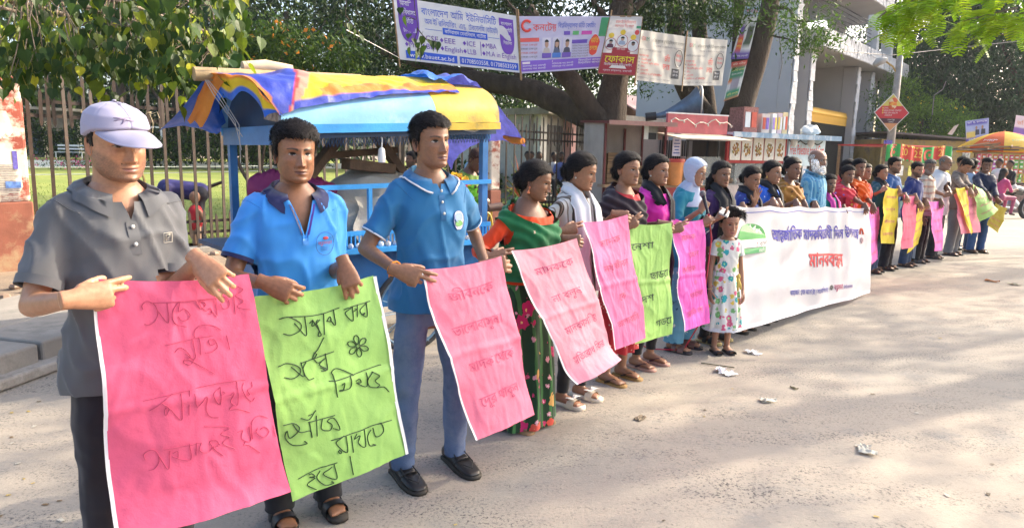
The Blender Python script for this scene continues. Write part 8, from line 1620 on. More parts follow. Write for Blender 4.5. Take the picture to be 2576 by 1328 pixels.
# 5 ------------------------------------------------ girl with white scarf
STRIPE = printed('brown_white_stripe',(.60,.56,.52),[],stripe=([((.085,.06,.045),17,.34),((.25,.19,.15),34,.2)],0,0,'X'))
x,y = at(1462,4.14)
p5 = person('girl with lowered eyes in a striped shirt and long white scarf',x,y,R(50),1.555,DK2,hy=R(64),hp=R(14),near=2,female=True,build=.90,bust=.02,hair='back',face=dict(eyes=.12,brow=.9),hands={-1: HND((1418,580),(1452,574),3.90,.02,'pinch',pole=(-.8,.4,-.8)),1: HND((1548,538),(1576,544),4.26,0,'grip')},**rt_,
 top=dict(kind='shirt',m=STRIPE,sleeve=1.55,hem=.62,amp=.006),bottom=dict(kind='trousers',m=BLACK_C,wide=.78,taper=.75,zb=.10),feet='platform',footc=(.62,.55,.44),
 extras=[(scarf,dict(m=cloth('white_scarf',(.74,.73,.76),transl=.15),zl=.55,zr=.80,w=.062)),(earring,dict(m=BTN,drop=0,big=.006))])
# 6, 7 ------------------------------------------- girls in dark shawl, magenta
x,y = at(1572,4.58)
p6 = person('girl wrapped in a dark purple-black shawl with a red neckline',x,y,R(48),1.565,DK2,hy=R(38),hp=R(2),near=2,female=True,build=.90,bust=.02,hair='back',face=dict(gaze=.4,brow=.9,lip=(.17,.07,.06)),hands={1: HND((1662,562),(1686,570),4.66,0,'grip'),-1: HND((1574,572),(1584,566),4.36,0,'pinch')},**rt_,
 top=dict(kind='shirt',m=printed('red_spotted_dress',(.42,.02,.03),[([(.6,.45,.35)],26,.16,3)]),sleeve=1.4,hem=.55,amp=.006),bottom=dict(kind='skirt',m=printed('red_spotted_dress',(.42,.02,.03),[]),zt=.7,zb=.25,r0=(.17,.13),r1=(.21,.17)),feet='flip',footc=(.06,.03,.02),solec=(.30,.17,.05),
 extras=[(shawl,dict(m=cloth('aubergine_shawl',(.022,.013,.022)),z0=.95,reach=.6,vn=1.39,amp=.012))])
x,y = at(1647,4.95)
p7 = person('girl in a magenta dress with a long black scarf round her neck',x,y,R(48),1.555,DK2,hy=R(42),hp=R(3),near=2,female=True,build=.92,bust=.022,hair='back',face=dict(gaze=.5,brow=1.0,lip=(.18,.07,.06)),hands={-1: HND((1690,580),(1706,574),4.74,0,'pinch'),1: HND((1764,566),(1774,558),5.10,0,'grip')},**rt_,
 top=dict(kind='shirt',m=cloth('magenta_dress',(.60,.020,.33)),sleeve=1.5,hem=.55,amp=.006),bottom=dict(kind='trousers',m=BLACK_C,wide=.78,taper=.75,zb=.12),feet='flip',footc=(.07,.015,.03),solec=(.45,.24,.18),
 extras=[(scarf,dict(m=BLACK_C,zl=.45,zr=.55,w=.060)),(earring,dict(m=BTN,drop=0,big=.007))])
# 8 ------------------------------------------------ speaker with the microphone
x,y = at(1738,5.42)
p8 = person('woman in a pale headscarf and glasses speaking into a microphone',x,y,R(50),1.545,(.34,.175,.10),hy=R(52),hp=R(10),near=2,female=True,build=.95,bust=.02,hair='hijab',face=dict(open=1,eyes=.6,lip=(.30,.11,.10)),hands={-1: HND((1764,528),(1778,506),5.12,.02,'fist',pole=(-.5,.3,-.9)),1: HND((1800,552),(1822,541),5.22,-.05,'pinch',back=(.1,.6,-.8))},**rt_,
 top=dict(kind='shirt',m=cloth('turquoise_dress',(.015,.20,.27)),sleeve=1.45,hem=.5,amp=.006),bottom=dict(kind='trousers',m=printed('blue_floral_trousers',(.12,.32,.42),[([(.6,.65,.62),(.03,.12,.2)],14,.24,4)]),wide=1.25,taper=1.2,zb=.09),feet='sandal',footc=(.20,.10,.075),solec=(.03,.025,.03),
 extras=[(hijab,dict(m=cloth('pale_blue_headscarf',(.42,.47,.58),bump=.5))),(glasses,dict(m=mat('thin_frame',(.10,.09,.09),rough=.3,metal=.5)))])
sc_ = MB()
for k in range(10): sc_.grid(lambda u,v: on(p8,.045+.030*u+.02*math.sin(v*5),1.22-.72*v,.020+.008*math.sin(u*9+v*6)),8,20) if k == 0 else None
p8['child'](sc_,'scarf_end',printed('white_fringed_scarf',(.62,.64,.70),[([(.10,.35,.5),(.15,.3,.55)],18,.18,3)]))
mc = thing('microphone','grey headed black microphone held to the speaker by the woman in the pale headscarf','microphone',PY(1774,510,5.08)); d = (PY(1768,488,5.10)-mc.location).normalized(); b_ = MB(); b_.tube([d*-.085,d*-.03,d*.035,d*.05],[.010,.011,.015,.018],12); b_.build('handle',mat('mic_black',(.03,.03,.035),rough=.35),mc,smooth=40); b_ = MB(); b_.ball(d*.068,(.024,.024,.027),14,10); b_.build('grille',mat('mic_mesh',(.20,.20,.21),rough=.4,metal=.5,bump=1,bscale=500),mc,smooth=True)
b_ = MB(); pts = [PY(1781,530,5.1),PY(1790,600,5.12),PY(1775,720,5.15),PY(1768,800,5.2),Vector((1.38,5.28,.03)),Vector((1.15,5.35,.012)),Vector((.75,5.9,.012)),Vector((.2,7,.012))]; q_ = []
for i in range(len(pts)-1):
    for k in range(6): q_.append(pts[i].lerp(pts[i+1],k/6))
b_.tube(q_,.0055,6); b_.build('cable',mat('red_cable',(.45,.03,.05),rough=.5),label='thin red microphone cable hanging down to the road',category='cable')
ph = thing('phone','phone in a pale case held flat by the woman with the microphone','phone',PY(1822,535,5.16),R(40)); b_ = MB(); b_.box((0,0,0),(.075,.15,.009),M=Matrix.Rotation(R(28),3,'X') @ Matrix.Rotation(R(-60),3,'Z')); o = b_.build('case',mat('phone_case',(.40,.36,.32),rough=.4),ph); md = o.modifiers.new('b','BEVEL'); md.width = .003; b_ = MB(); b_.box((0,0,.006),(.068,.142,.003),M=Matrix.Rotation(R(28),3,'X') @ Matrix.Rotation(R(-60),3,'Z')); b_.build('screen',mat('phone_glass',(.02,.02,.025),rough=.1),ph)
# 9 ------------------------------------------------ little girl
KID = printed('flowered_white_dress',(.70,.68,.62),[([(.66,.12,.22),(.03,.36,.38),(.68,.50,.08),(.20,.45,.16)],11,.42,4.5)])
x,y = at(1846,5.34)
kid = person('small frowning girl in a white dress with coloured flowers',x,y,R(8),1.10,(.36,.18,.11),hy=R(6),hp=R(8),near=2,female=False,build=.84,hair='kid',face=dict(hs=1.34,neck=.85,brow=.8,eyes=.7,nose=.7,lip=(.26,.10,.09),wide=1.04),group=None,hands=None,feet='strap',footc=(.03,.03,.04),stance=(.075,.1),
 top=dict(kind='shirt',m=KID,sleeve=.45,hem=.98,sr=1.15,cuff=WHITE_C,cuffw=.014,amp=.005),extras=[(skirt,dict(m=KID,zt=1.03,zb=.33,r0=(.170,.128),r1=(.275,.235),nf=9,amp=.022,name='dress_skirt')),(skirt,dict(m=WHITE_C,zt=1.035,zb=.985,r0=(.176,.134),r1=(.192,.150),nf=22,amp=.008,name='waist_ruffle')),(skirt,dict(m=WHITE_C,zt=.345,zb=.30,r0=(.276,.238),r1=(.286,.246),nf=30,amp=.010,name='hem_lace')),(wristband,dict(m=mat('bangle_gold',(.62,.45,.2),metal=.5,rough=.35),sd=-1,r=.030,w=.004))])
b_ = MB()
for k in range(14): a = k*2.4; b_.ball((.07+.022*math.cos(a)*(k % 3)/2,-.185-.01*(k % 2),1.0+.022*math.sin(a)*(k % 3)/2),(.014,.008,.012),7,5)
b_.tube([(.07,-.19,.99),(.075,-.20,.90),(.07,-.21,.82)],[.012,.016,.010],7); b_.tube([(.07,-.19,.99),(.10,-.20,.90),(.105,-.21,.84)],[.012,.016,.010],7); kid['child'](b_,'yellow_sash_flower',cloth('yellow_ribbon',(.66,.48,.10)))
# women and man behind the banner ----------------------------------------------------
BL_F = printed('indigo_print',(.02,.04,.22),[([(.55,.55,.6),(.1,.3,.6)],24,.2,4)]); BATIK = printed('mustard_batik',(.30,.13,.02),[([(.05,.02,.01),(.5,.28,.04)],17,.26,5)]); OR_ = cloth('orange_wrap',(.70,.11,.01),transl=.1); REDP = printed('red_violet_sari',(.62,.03,.05),[([(.10,.12,.5),(.62,.28,.04)],13,.26,4)])
def hold(u,v,Y): return HND((u,v+4),(u+2,v+14),Y,-.04,'fold')
x,y = yl(1818); person('young woman with long wavy black hair in a black scarf',x,y,R(45),1.52,DK,hy=R(22),hp=R(3),near=1,female=True,build=.9,bust=.02,hair='loose',face=dict(gaze=.3),**rt_,top=dict(kind='shirt',m=cloth('deep_violet',(.055,.02,.09)),sleeve=1.5,hem=.5),bottom=dict(kind='trousers',m=BLACK_C,wide=.8),feet='sandal',solec=(.45,.35,.15),extras=[(scarf,dict(m=BLACK_C,zl=.55,zr=.6,w=.07))],hands=None)
x,y = yl(1884); person('girl in an indigo print raising a hand to her mouth',x,y,R(50),1.485,DK2,hy=R(32),hp=R(10),near=1,female=True,build=.9,bust=.015,hair='back',face=dict(eyes=.3),**rt_,top=dict(kind='shirt',m=BL_F,sleeve=1.3,hem=.6),bottom=dict(kind='trousers',m=BLACK_C),extras=[(scarf,dict(m=BLACK_C,zl=.8,zr=.8,w=.06))],hands={1: HND((1898,510),(1904,486),5.86,-.02,'open',back=(-.2,.8,.2)),-1: hold(1868,512,5.80)})
x,y = yl(1938); person('girl in royal blue with a black scarf gripping the banner',x,y,R(50),1.535,DK2,hy=R(40),hp=R(4),near=1,female=True,build=.92,bust=.02,hair='back',face=dict(gaze=.4),**rt_,top=dict(kind='shirt',m=printed('royal_blue_print',(.015,.10,.50),[([(.45,.6,.75)],20,.14,4)]),sleeve=1.3,hem=.6),bottom=dict(kind='trousers',m=BLACK_C),feet='sandal',extras=[(scarf,dict(m=BLACK_C,zl=.7,zr=.7,w=.06)),(earring,dict(m=mat('gold',(.7,.45,.12),metal=.8,rough=.3),drop=.012))],hands={1: hold(1958,502,6.26),-1: hold(1944,500,6.16)})
x,y = yl(1992); p12 = person('tall girl in a mustard batik scarf with a white hair band',x,y,R(48),1.57,DK,hy=R(27),hp=R(3),near=1,female=True,build=.92,bust=.02,hair='back',face=dict(gaze=.2,smile=.3),**rt_,top=dict(kind='shirt',m=BATIK,sleeve=1.4,hem=.6),bottom=dict(kind='trousers',m=BLACK_C),extras=[(shawl,dict(m=BATIK,z0=1.02,reach=.4)),(earring,dict(m=BTN,drop=0))],hands={1: hold(2022,505,6.7),-1: hold(2002,503,6.56)})
b_ = MB(); T_ = p12['tr']; b_.tube(T_(np.array([[.03*math.cos(a),.105+.01*math.sin(a),.062+.030*math.sin(a)] for a in np.linspace(0,6.28,16)])),.008,6); p12['child'](b_,'hair_band',WHITE_C); b_ = MB(); b_.ball(T_(np.array([[0,.10,.10]]))[0],(.04,.04,.04),12,8,c=(.01,.008,.008)); p12['child'](b_,'top_knot',HAIRM)
x,y = yl(2050); person('balding man with a full white beard and glasses in a blue shirt',x,y,R(50),1.66,(.235,.115,.068),hy=R(27),hp=R(0),near=2,build=1.02,belly=.01,hair='bald',hairc=(.38,.36,.33),face=dict(fullbeard=(.68,.66,.62),brow=.8,browc=(.3,.28,.25)),**rt_,top=dict(kind='shirt',m=printed('blue_checked_panjabi',(.06,.24,.42),[([(.25,.42,.5),(.03,.10,.25)],30,.25,3)],stripe=((.16,.38,.50),26,.4,'X')),sleeve=1.9,hem=.45,collar=dict(open=.3,drop=.0,top=1.505)),bottom=dict(kind='trousers',m=WHITE_C),extras=[(glasses,dict(m=mat('dark_frame',(.03,.02,.02),rough=.3)))],hands={1: hold(2050,510,7.1)})
x,y = yl(2090,-.25); person('short woman in teal with a pearl earring peering over the banner',x,y,R(40),1.40,DK,hy=R(8),hp=R(3),near=1,female=True,build=.98,bust=.02,hair='back',face=dict(gaze=-.2),**rt_,top=dict(kind='shirt',m=cloth('sea_green_blouse',(.01,.20,.18)),sleeve=.7,hem=.8),bottom=dict(kind='skirt',m=printed('pink_violet_hem',(.36,.03,.26),[([(.05,.1,.4),(.6,.4,.1)],16,.22,4)])),extras=[(scarf,dict(m=cloth('rose_scarf',(.6,.05,.3)),zl=.8,zr=.8,w=.05)),(earring,dict(m=mat('pearl',(.7,.68,.6),rough=.2),drop=0,big=.011))],hands={1: hold(2122,516,7.36)})
x,y = yl(2134,.0); person('woman in a red and violet sari third from the banner end',x,y,R(45),1.50,DK,hy=R(10),hp=R(6),near=1,female=True,build=1.0,bust=.03,hair='back',face=dict(bindi=(.5,.02,.02)),**rt_,top=dict(kind='shirt',m=cloth('crimson_blouse',(.42,.02,.04)),sleeve=.7,hem=.8),bottom=dict(kind='skirt',m=REDP),extras=[(shawl,dict(m=REDP,z0=1.0,reach=.3))],hands={1: hold(2176,512,7.76)})
x,y = yl(2138,.55); person('woman with black hair half hidden behind the red sari',x,y,R(45),1.575,DK,hy=R(14),hp=R(3),near=1,female=True,build=.95,bust=.02,hair='back',**rt_,top=dict(kind='shirt',m=cloth('crimson_blouse',(.42,.02,.04)),sleeve=1.4,hem=.6),bottom=dict(kind='skirt',m=REDP),extras=[(shawl,dict(m=cloth('scarlet_wrap',(.62,.03,.03)),z0=1.05,reach=.3))])
x,y = yl(2162,.12); person('woman in a bright orange wrap at the end of the banner',x,y,R(46),1.585,DK,hy=R(12),hp=R(3),near=1,female=True,build=.98,bust=.02,hair='back',**rt_,top=dict(kind='shirt',m=OR_,sleeve=1.4,hem=.6),bottom=dict(kind='skirt',m=cloth('crimson_blouse',(.42,.02,.04))),extras=[(shawl,dict(m=OR_,z0=1.0,reach=.35,amp=.016))],hands={1: hold(2196,512,8.3),-1: hold(2172,512,7.9)})
x,y = yl(2180,.45); person('girl in scarlet behind the orange wrapped woman',x,y,R(46),1.525,DK2,hy=R(24),hp=R(3),near=1,female=True,build=.95,bust=.02,hair='back',**rt_,top=dict(kind='shirt',m=cloth('scarlet_wrap',(.62,.03,.03)),sleeve=1.4,hem=.6),bottom=dict(kind='skirt',m=cloth('navy_skirt',(.02,.03,.08))))
# far end of the row -------------------------------------------------------------------
NAVYS = cloth('navy_shirt',(.022,.035,.16)); def_sand = dict(feet='sandal',footc=(.07,.04,.03)); CHECK = printed('beige_check_shirt',(.55,.46,.38),[([(.5,.3,.22)],20,.2,3)],stripe=((.45,.26,.2),10,.35,'Z'))
x,y = at(2222,9.62); person('young woman in dark teal with a black scarf lifting the yellow placard',x,y,R(52),1.515,(.33,.17,.10),hy=R(32),hp=R(3),near=1,female=True,build=.95,bust=.02,hair='back',face=dict(wide=1.06),**rt_,**def_sand,top=dict(kind='shirt',m=cloth('dark_teal_dress',(.012,.075,.11)),sleeve=1.5,hem=.5),bottom=dict(kind='trousers',m=JEAND),extras=[(scarf,dict(m=BLACK_C,zl=.5,zr=.8,w=.06))],hands={-1: HND((2218,480),(2230,472),9.2,0,'pinch'),1: hold(2260,468,9.5)})
x,y = at(2255,9.95); person('bearded young man in glasses and a blue shirt',x,y,R(50),1.62,MD,hy=R(26),hp=R(2),near=1,build=1.02,hair='short',face=dict(beard=.9,mous=1),**rt_,**def_sand,top=dict(kind='shirt',m=cloth('denim_blue_shirt',(.035,.11,.30)),sleeve=1.7,hem=.82,collar=dict(open=.35)),bottom=dict(kind='trousers',m=DKTR,wide=1.15),extras=[(glasses,dict(m=mat('dark_frame',(.03,.02,.02))))],hands={-1: hold(2276,486,9.55),1: hold(2302,488,9.85)})
x,y = at(2305,10.3); person('bearded man in a navy polo beside the glasses wearer',x,y,R(48),1.555,MD,hy=R(14),hp=R(5),near=1,build=1.06,hair='short',face=dict(beard=.95,mous=1),**rt_,**def_sand,top=dict(kind='shirt',m=NAVYS,sleeve=.8,hem=.82,collar=dict(open=.35)),bottom=dict(kind='trousers',m=JEAND),hands={-1: hold(2312,505,9.98),1: hold(2330,502,10.2)})
x,y = at(2336,10.75); person('grizzled man with glasses in a beige patterned shirt',x,y,R(44),1.60,(.20,.10,.06),hy=R(-10),hp=R(3),near=1,build=1.0,hair='short',hairc=(.10,.095,.09),face=dict(beard=.7,mous=1,beardc=(.25,.24,.22)),**rt_,feet='sandal',footc=(.10,.09,.08),top=dict(kind='shirt',m=CHECK,sleeve=.9,hem=.80,collar=dict(open=.35)),bottom=dict(kind='trousers',m=BLACK_C,wide=1.1,stripe=WHITE_C),extras=[(glasses,dict(m=mat('dark_frame',(.03,.02,.02))))],hands={1: hold(2366,500,10.6)})
x,y = at(2372,11.25); person('bald man in a loose white shirt and glasses',x,y,R(52),1.68,(.22,.11,.065),hy=R(34),hp=R(3),near=1,build=1.06,belly=.02,hair='bald',hairc=(.16,.15,.14),face=dict(beard=.2,beardc=(.3,.3,.28)),**rt_,feet='sandal',footc=(.05,.04,.035),top=dict(kind='shirt',m=WHITE_C,sleeve=.95,hem=.74,sr=1.15,collar=dict(open=.35)),bottom=dict(kind='trousers',m=BLACK_C,wide=1.15),extras=[(glasses,dict(m=mat('dark_frame',(.03,.02,.02))))],hands={1: HND((2392,484),(2406,478),10.9,0,'grip'),-1: HND((2378,492),(2398,484),10.8,0,'grip')})
x,y = at(2420,11.7); person('man in a grey-brown shirt bowing his head over a green placard',x,y,R(40),1.66,MD,hy=R(20),hp=R(34),near=1,build=1.0,hair='short',**rt_,feet='sandal',footc=(.08,.05,.04),top=dict(kind='shirt',m=cloth('taupe_shirt',(.17,.125,.10)),sleeve=1.6,hem=.82,collar=dict(open=.35)),bottom=dict(kind='trousers',m=cloth('grey_trousers',(.17,.17,.175)),wide=1.15),hands={1: hold(2452,470,11.25),-1: hold(2440,474,11.0)})
x,y = at(2424,12.6); person('man with a dark cap behind the man bowing his head',x,y,R(30),1.68,MD,hy=R(0),near=1,hair='short',top=dict(kind='shirt',m=WHITE_C,sleeve=1.6,hem=.82),bottom=dict(kind='trousers',m=JEAND),group='onlookers at the far end')
x,y = at(2446,12.3); person('man in a pale blue shirt turned away behind the bowed man',x,y,R(110),1.64,MD,hy=R(120),near=1,hair='short',top=dict(kind='shirt',m=cloth('pale_blue_shirt',(.35,.45,.6)),sleeve=1.6,hem=.82),bottom=dict(kind='trousers',m=JEAND),group='onlookers at the far end')
x,y = at(2482,12.1); person('smiling young man in a dark navy shirt and jeans',x,y,R(10),1.66,(.19,.09,.052),hy=R(-26),hp=R(10),near=1,build=1.02,hair='short',face=dict(smile=1,mous=.3),**rt_,feet='sandal',footc=(.10,.07,.05),top=dict(kind='shirt',m=cloth('midnight_shirt',(.014,.02,.055)),sleeve=1.8,hem=.82,collar=dict(open=.35)),bottom=dict(kind='trousers',m=cloth('blue_jeans_far',(.04,.09,.22))),hands={-1: hold(2484,484,11.5),1: HND((2508,500),(2516,512),11.7,0,'grip')})
# vendor and people near the fence -------------------------------------------------------
x,y = at(1150,7.6); person('vendor in a green shirt leaning over his bundle of cloth flowers',x,y,R(60),1.62,(.13,.06,.035),hy=R(60),hp=R(28),near=1,hair='short',hairc=(.06,.03,.02),lean=R(8),group='passers-by at the fence',top=dict(kind='shirt',m=cloth('moss_green_shirt',(.085,.16,.015)),sleeve=.85,hem=.8,sr=1.1),bottom=dict(kind='trousers',m=cloth('pale_lungi',(.35,.42,.40)),wide=1.2),hands={1: HND((1205,475),(1190,500),7.2,-.05,'grip')})
x,y = at(1036,9.6); person('man in a turquoise shirt seen through the van',x,y,R(-70),1.56,(.12,.06,.035),hy=R(-60),near=1,hair='short',face=dict(beard=.8,mous=1),group='passers-by at the fence',top=dict(kind='shirt',m=cloth('turquoise_shirt',(.015,.30,.25)),sleeve=.9,hem=.8),bottom=dict(kind='trousers',m=DKTR))
# small distant figures --------------------------------------------------------------
def figure(label,loc,rz,caps,group=None,vox=.02,cat='person'):
    """caps: (a, b, radius a, radius b, colour) fused into one surface and coloured by the nearest limb"""
    mb = MB()
    for a,c,r0,r1,cc in caps:
        a,c = Vector(a),Vector(c); mb.ball(a,r0,10,7); mb.ball(c,r1,10,7)
        if (a-c).length > .01: mb.tube([a,c],[r0,r1],10)
    me = remesh(mb,vox,3); V = verts_of(me); best = np.full(len(V),9e9); C_ = np.zeros((len(V),3))
    for a,c,r0,r1,cc in caps:
        a = np.array(a,float); c = np.array(c,float); d = c-a; t = np.clip(((V-a)@d)/max(d@d,1e-9),0,1); dist = np.linalg.norm(V-(a+t[:,None]*d),axis=1)-(r0+(r1-r0)*t); k = dist < best; best[k] = dist[k]; C_[k] = cc
    a_ = me.attributes.get('Col') or me.attributes.new('Col','FLOAT_COLOR','POINT'); a_.data.foreach_set('color',np.c_[C_,np.ones(len(V))].astype(np.float32).ravel()); shade(me); me.materials.append(mat('figure_cloth',attr=True,rough=.7,var=.15,scale=9,bump=.3,bscale=30)); o = link('person',me,label=label,category=cat,group=group,loc=loc); o.rotation_euler.z = rz; return o
def seated(label,loc,rz,top,bot,skin=(.12,.06,.035),hairc=(.012,.01,.01),seat=.45,lean=.1,group=None,longhair=False,arms=(.0,-.38,.78)):
    h = seat; s_ = h+.50; k = [((-.09,0,h+.06),(.09,0,h+.06),.13,.13,bot),((0,0,h+.1),(0,-lean,s_-.05),.14,.155,top),((-.13,-lean,s_),(.13,-lean,s_),.075,.075,top),((0,-lean,s_+.06),(0,-lean-.01,s_+.14),.05,.05,skin),((0,-lean-.03,s_+.24),(0,-lean-.02,s_+.27),.092,.092,skin),((0,-lean+.02,s_+.29),(0,-lean+.01,s_+.30),.098,.098,hairc)]
    for q in (1,-1): k += [((q*.1,0,h+.05),(q*.13,-.42,h+.04),.085,.06,bot),((q*.13,-.42,h+.04),(q*.13,-.36,h-.36),.055,.04,bot),((q*.13,-.36,h-.40),(q*.13,-.48,h-.42),.04,.035,(.05,.04,.035)),((q*.17,-lean,s_-.02),(q*.22,-lean-.1,s_-.26),.055,.045,top),((q*.22,-lean-.1,s_-.26),(q*.17+arms[0],arms[1],arms[2]-.78+s_-.22),.038,.03,skin),((q*.17+arms[0],arms[1],arms[2]-.78+s_-.22),(q*.17+arms[0],arms[1]-.08,arms[2]-.78+s_-.22),.035,.03,skin)]
    if longhair: k.append(((0,-lean+.06,s_+.2),(0,-lean+.10,s_-.1),.08,.06,hairc))
    return figure(label,loc,rz,k,group)
# bending woman and toddler behind the fence
q = PY(505,520,11.2); figure('woman in dark blue bending over behind the fence bars',(q.x,11.2,.0),R(-70),[((-.08,.0,.82),(.08,.0,.82),.14,.14,(.02,.02,.03)),((0,0,.85),(0,-.48,.92),.16,.15,(.035,.03,.13)),((-.14,-.45,.92),(.14,-.45,.92),.075,.075,(.035,.03,.13)),((0,-.55,.90),(0,-.66,.84),.05,.05,(.1,.05,.03)),((0,-.74,.80),(0,-.76,.78),.095,.095,(.1,.05,.03)),((0,-.74,.84),(0,-.72,.86),.095,.1,(.012,.01,.01)),((.16,-.45,.9),(.17,-.5,.62),.05,.04,(.035,.03,.13)),((.17,-.5,.62),(.15,-.58,.40),.038,.03,(.1,.05,.03)),((-.16,-.45,.9),(-.17,-.5,.62),.05,.04,(.035,.03,.13)),((-.17,-.5,.62),(-.15,-.58,.40),.038,.03,(.1,.05,.03)),((.09,0,.8),(.10,-.04,.42),.09,.07,(.02,.02,.03)),((.1,-.04,.42),(.1,.02,.06),.065,.05,(.02,.02,.03)),((-.09,0,.8),(-.10,-.04,.42),.09,.07,(.02,.02,.03)),((-.1,-.04,.42),(-.1,.02,.06),.065,.05,(.02,.02,.03)),((.1,.03,.04),(.1,-.12,.03),.04,.03,(.1,.05,.03)),((-.1,.03,.04),(-.1,-.12,.03),.04,.03,(.1,.05,.03))])
q = PY(493,560,10.9); figure('toddler in a red top standing behind the fence bars',(q.x,10.9,0),R(150),[((0,0,.36),(0,0,.56),.10,.11,(.45,.02,.03)),((0,0,.63),(0,0,.68),.04,.04,(.25,.13,.08)),((0,0,.78),(0,0,.80),.085,.085,(.25,.13,.08)),((.05,0,.3),(.06,0,.05),.05,.035,(.3,.2,.14)),((-.05,0,.3),(-.06,0,.05),.05,.035,(.3,.2,.14)),((.06,0,.03),(.06,-.07,.03),.03,.025,(.2,.1,.06)),((-.06,0,.03),(-.06,-.07,.03),.03,.025,(.2,.1,.06)),((.11,0,.56),(.15,-.06,.38),.035,.025,(.25,.13,.08)),((-.11,0,.56),(-.15,-.06,.38),.035,.025,(.25,.13,.08))],vox=.016)
bb_ = MB(); bb_.tube([PY(455,500,11.6),PY(500,480,11.6),PY(560,458,11.6)],[.03,.035,.025],8); bb_.build('branch_pole',M_BARK,label='slanting bare branch propped behind the bending woman',category='branch')
for i,(u,v,Y,rz,tp,lb) in enumerate(((1322,500,19.5,20,(.02,.02,.025),'person in black sitting behind the close-barred fence'),(1338,500,19.8,-30,(.03,.03,.04),'second dark figure sitting close beside the person in black'),(1352,500,20.2,10,(.05,.12,.3),'person in blue sitting at the right of the dark pair'),(1386,505,20.5,30,(.5,.5,.5),'person in white sitting behind the fence near the concrete pillar'),(1412,505,20.0,-20,(.12,.16,.4),'person in slate blue sitting by the fence end'),(1190,500,18,0,(.2,.35,.5),'small figure in light blue far behind the vendor'))):
    q = PY(u,v,Y); seated(lb,(q.x,Y,.35),R(rz),tp,(.03,.03,.04),seat=.45)
# motorcycle and riders ----------------------------------------------------------------
mo = thing('motorcycle','black motorcycle carrying two riders at the far right','motorcycle',(PY(2549,480,20.6).x,20.6,0),R(-168))
def mwheel(xc):
    b_ = MB(); A_ = np.linspace(0,6.2832,33); b_.tube([(xc+.29*math.cos(a),0,.30+.29*math.sin(a)) for a in A_],.055,8,cap=False); w = b_.build('wheel',tyr,mo,smooth=True); b_ = MB(); b_.tube([(xc+.21*math.cos(a),0,.30+.21*math.sin(a)) for a in A_],.02,6,cap=False); r_ = b_.build('rim',stl,w,smooth=True)
    for k in range(5): b_ = MB(); b_.tube([(xc,0,.3),(xc+.21*math.cos(k*1.2566),0,.3+.21*math.sin(k*1.2566))],.02,5); b_.build('spoke',M_BLACK,w)
mwheel(-.62); mwheel(.66)
for nm,a,c,r0,r1,m in (('engine',(-.1,0,.38),(.12,0,.52),.15,.14,stl),('tank',(-.30,0,.80),(.02,0,.84),.13,.15,mat('bike_black',(.02,.02,.025),rough=.25,coat=.6)),('seat',(.05,0,.80),(.62,0,.84),.11,.09,mat('seat_black',(.03,.03,.03),rough=.6)),('fork',(-.62,0,.30),(-.44,0,.92),.035,.03,stl),('handlebar',(-.40,-.32,1.02),(-.40,.32,1.02),.018,.018,M_BLACK),('exhaust',(.0,.14,.30),(.75,.16,.34),.04,.055,stl),('fender',(.45,0,.60),(.95,0,.58),.06,.04,mat('bike_red',(.3,.03,.03),rough=.3)),('headlight',(-.55,0,.92),(-.62,0,.90),.09,.10,mat('lamp_glass',(.5,.5,.5),rough=.1)),('frame',(-.40,0,.85),(.5,0,.45),.03,.03,M_BLACK)):
    b_ = MB(); b_.tube([a,Vector(a).lerp(Vector(c),.5),c],[r0,(r0+r1)/2*1.05,r1],12); o = b_.build(nm,m,mo,smooth=50)
MB_ = mo.matrix_basis
MB_ = Matrix.Translation(mo.location) @ Matrix.Rotation(R(-168),4,'Z')
seated('rider in a black T-shirt and white trousers on the motorcycle',MB_ @ Vector((.12,0,.38)),R(-78),(.014,.013,.015),(.55,.53,.5),(.16,.08,.045),arms=(.0,-.42,.80)); seated('pillion in a white T-shirt and grey trousers behind the rider',MB_ @ Vector((.52,0,.42)),R(-78),(.66,.65,.64),(.26,.26,.27),(.18,.09,.05),arms=(0,-.36,.78))
q = PY(2512,480,19.6); seated('woman in pink with long dark hair at the goods stall',(q.x,19.6,.15),R(100),(.52,.06,.18),(.35,.08,.15),(.14,.07,.04),longhair=True)
q = PY(2462,470,22.5); seated('person in navy at the counter left of the goods stall',(q.x,22.5,.2),R(20),(.02,.03,.09),(.03,.03,.04))
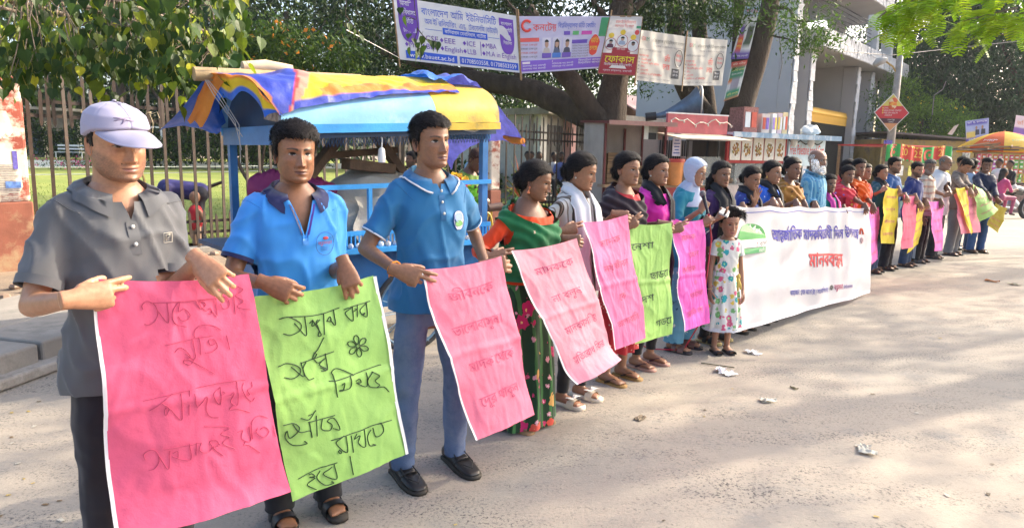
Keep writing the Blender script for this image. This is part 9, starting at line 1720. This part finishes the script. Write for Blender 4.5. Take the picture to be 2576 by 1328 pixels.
# ------------------------------------------------------------------ litter on the road
def scrap(label,u,v,s_,c,seed,cat='paper scrap',group=None):
    p = G(u,v); b_ = MB(); r_ = random.Random(seed)
    for k in range(3 if s_ > .03 and cat != 'dry leaf' else 1):
        a = r_.uniform(0,6.28); o_ = Vector((r_.gauss(0,s_*.5),r_.gauss(0,s_*.5),0)); b_.grid(lambda x,y: o_+Vector(((x-.5)*s_*1.6*math.cos(a)-(y-.5)*s_*math.sin(a),(x-.5)*s_*1.6*math.sin(a)+(y-.5)*s_*math.cos(a),.004+(.45 if s_ > .03 else .25)*s_*abs(mn.noise((x*2.5+seed,y*2.5,k)))+.004*k)),6,6)
    return b_.build('paper_scrap' if cat == 'paper scrap' else 'leaf_litter',mat('litter_'+'_'.join('%d' % (q*100) for q in c),c,rough=.8,transl=.1),label=label,category=cat,group=group,loc=(p.x,p.y,und(p.x,p.y)))
scrap('crumpled white tissue by the shoes of the small girl',1893,887,.055,(.75,.74,.75),1); scrap('larger crumpled white tissue in front of the small girl',1822,938,.065,(.75,.74,.75),2); scrap('folded pale paper scrap to the right of the tissue',1930,1010,.05,(.62,.58,.48),3); scrap('small pale paper scrap at the right of the road',2165,1135,.055,(.58,.54,.44),4); scrap('dry brown leaf in the middle of the road',1608,1050,.05,(.16,.12,.08),5,'dry leaf'); scrap('small dark leaf beyond the brown one',1992,975,.035,(.12,.10,.05),6,'dry leaf'); scrap('orange leaf far along the road',2494,710,.10,(.45,.18,.06),7,'dry leaf'); scrap('pale leaf near the right road edge',2545,716,.10,(.42,.38,.26),8,'dry leaf')
p = G(1805,921); b_ = MB(); b_.tube([(-.11,.05,.008),(.11,-.05,.008)],.004,6); b_.build('stick',mat('green_straw',(.04,.05,.02)),label='short dark stick lying before the small girl',category='stick',loc=(p.x,p.y,und(p.x,p.y)))
rr = random.Random(31)
for i in range(44):
    u,v = (rr.uniform(0,2570),rr.uniform(680,1320)) if i > 14 else (rr.uniform(0,150),rr.uniform(960,1320))
    p = G(u,v)
    if p.y > 9 or (p.x < -2.9 and p.y < 6): continue
    scrap('tiny dry leaf scrap scattered on the dusty road',u,v,rr.uniform(.008,.020),rr.choice(((.45,.33,.10),(.20,.13,.07),(.5,.46,.38),(.12,.09,.06))),40+i,'dry leaf','tiny leaf scraps on the road')

# ------------------------------------------------------------------ air
b_ = MB(); b_.box((20,60,10.5),(190,210,25)); hz_ = b_.build('haze',[],kind='stuff')
ma = bpy.data.materials.new('air'); ma.use_nodes = True; nt = ma.node_tree; nt.nodes.clear(); vo = nt.nodes.new('ShaderNodeVolumePrincipled'); vo.inputs['Color'].default_value = (.84,.91,1.0,1); vo.inputs['Density'].default_value = .00045; vo.inputs['Anisotropy'].default_value = .45
nt.links.new(vo.outputs[0],nt.nodes.new('ShaderNodeOutputMaterial').inputs['Volume']); hz_.data.materials.append(ma)
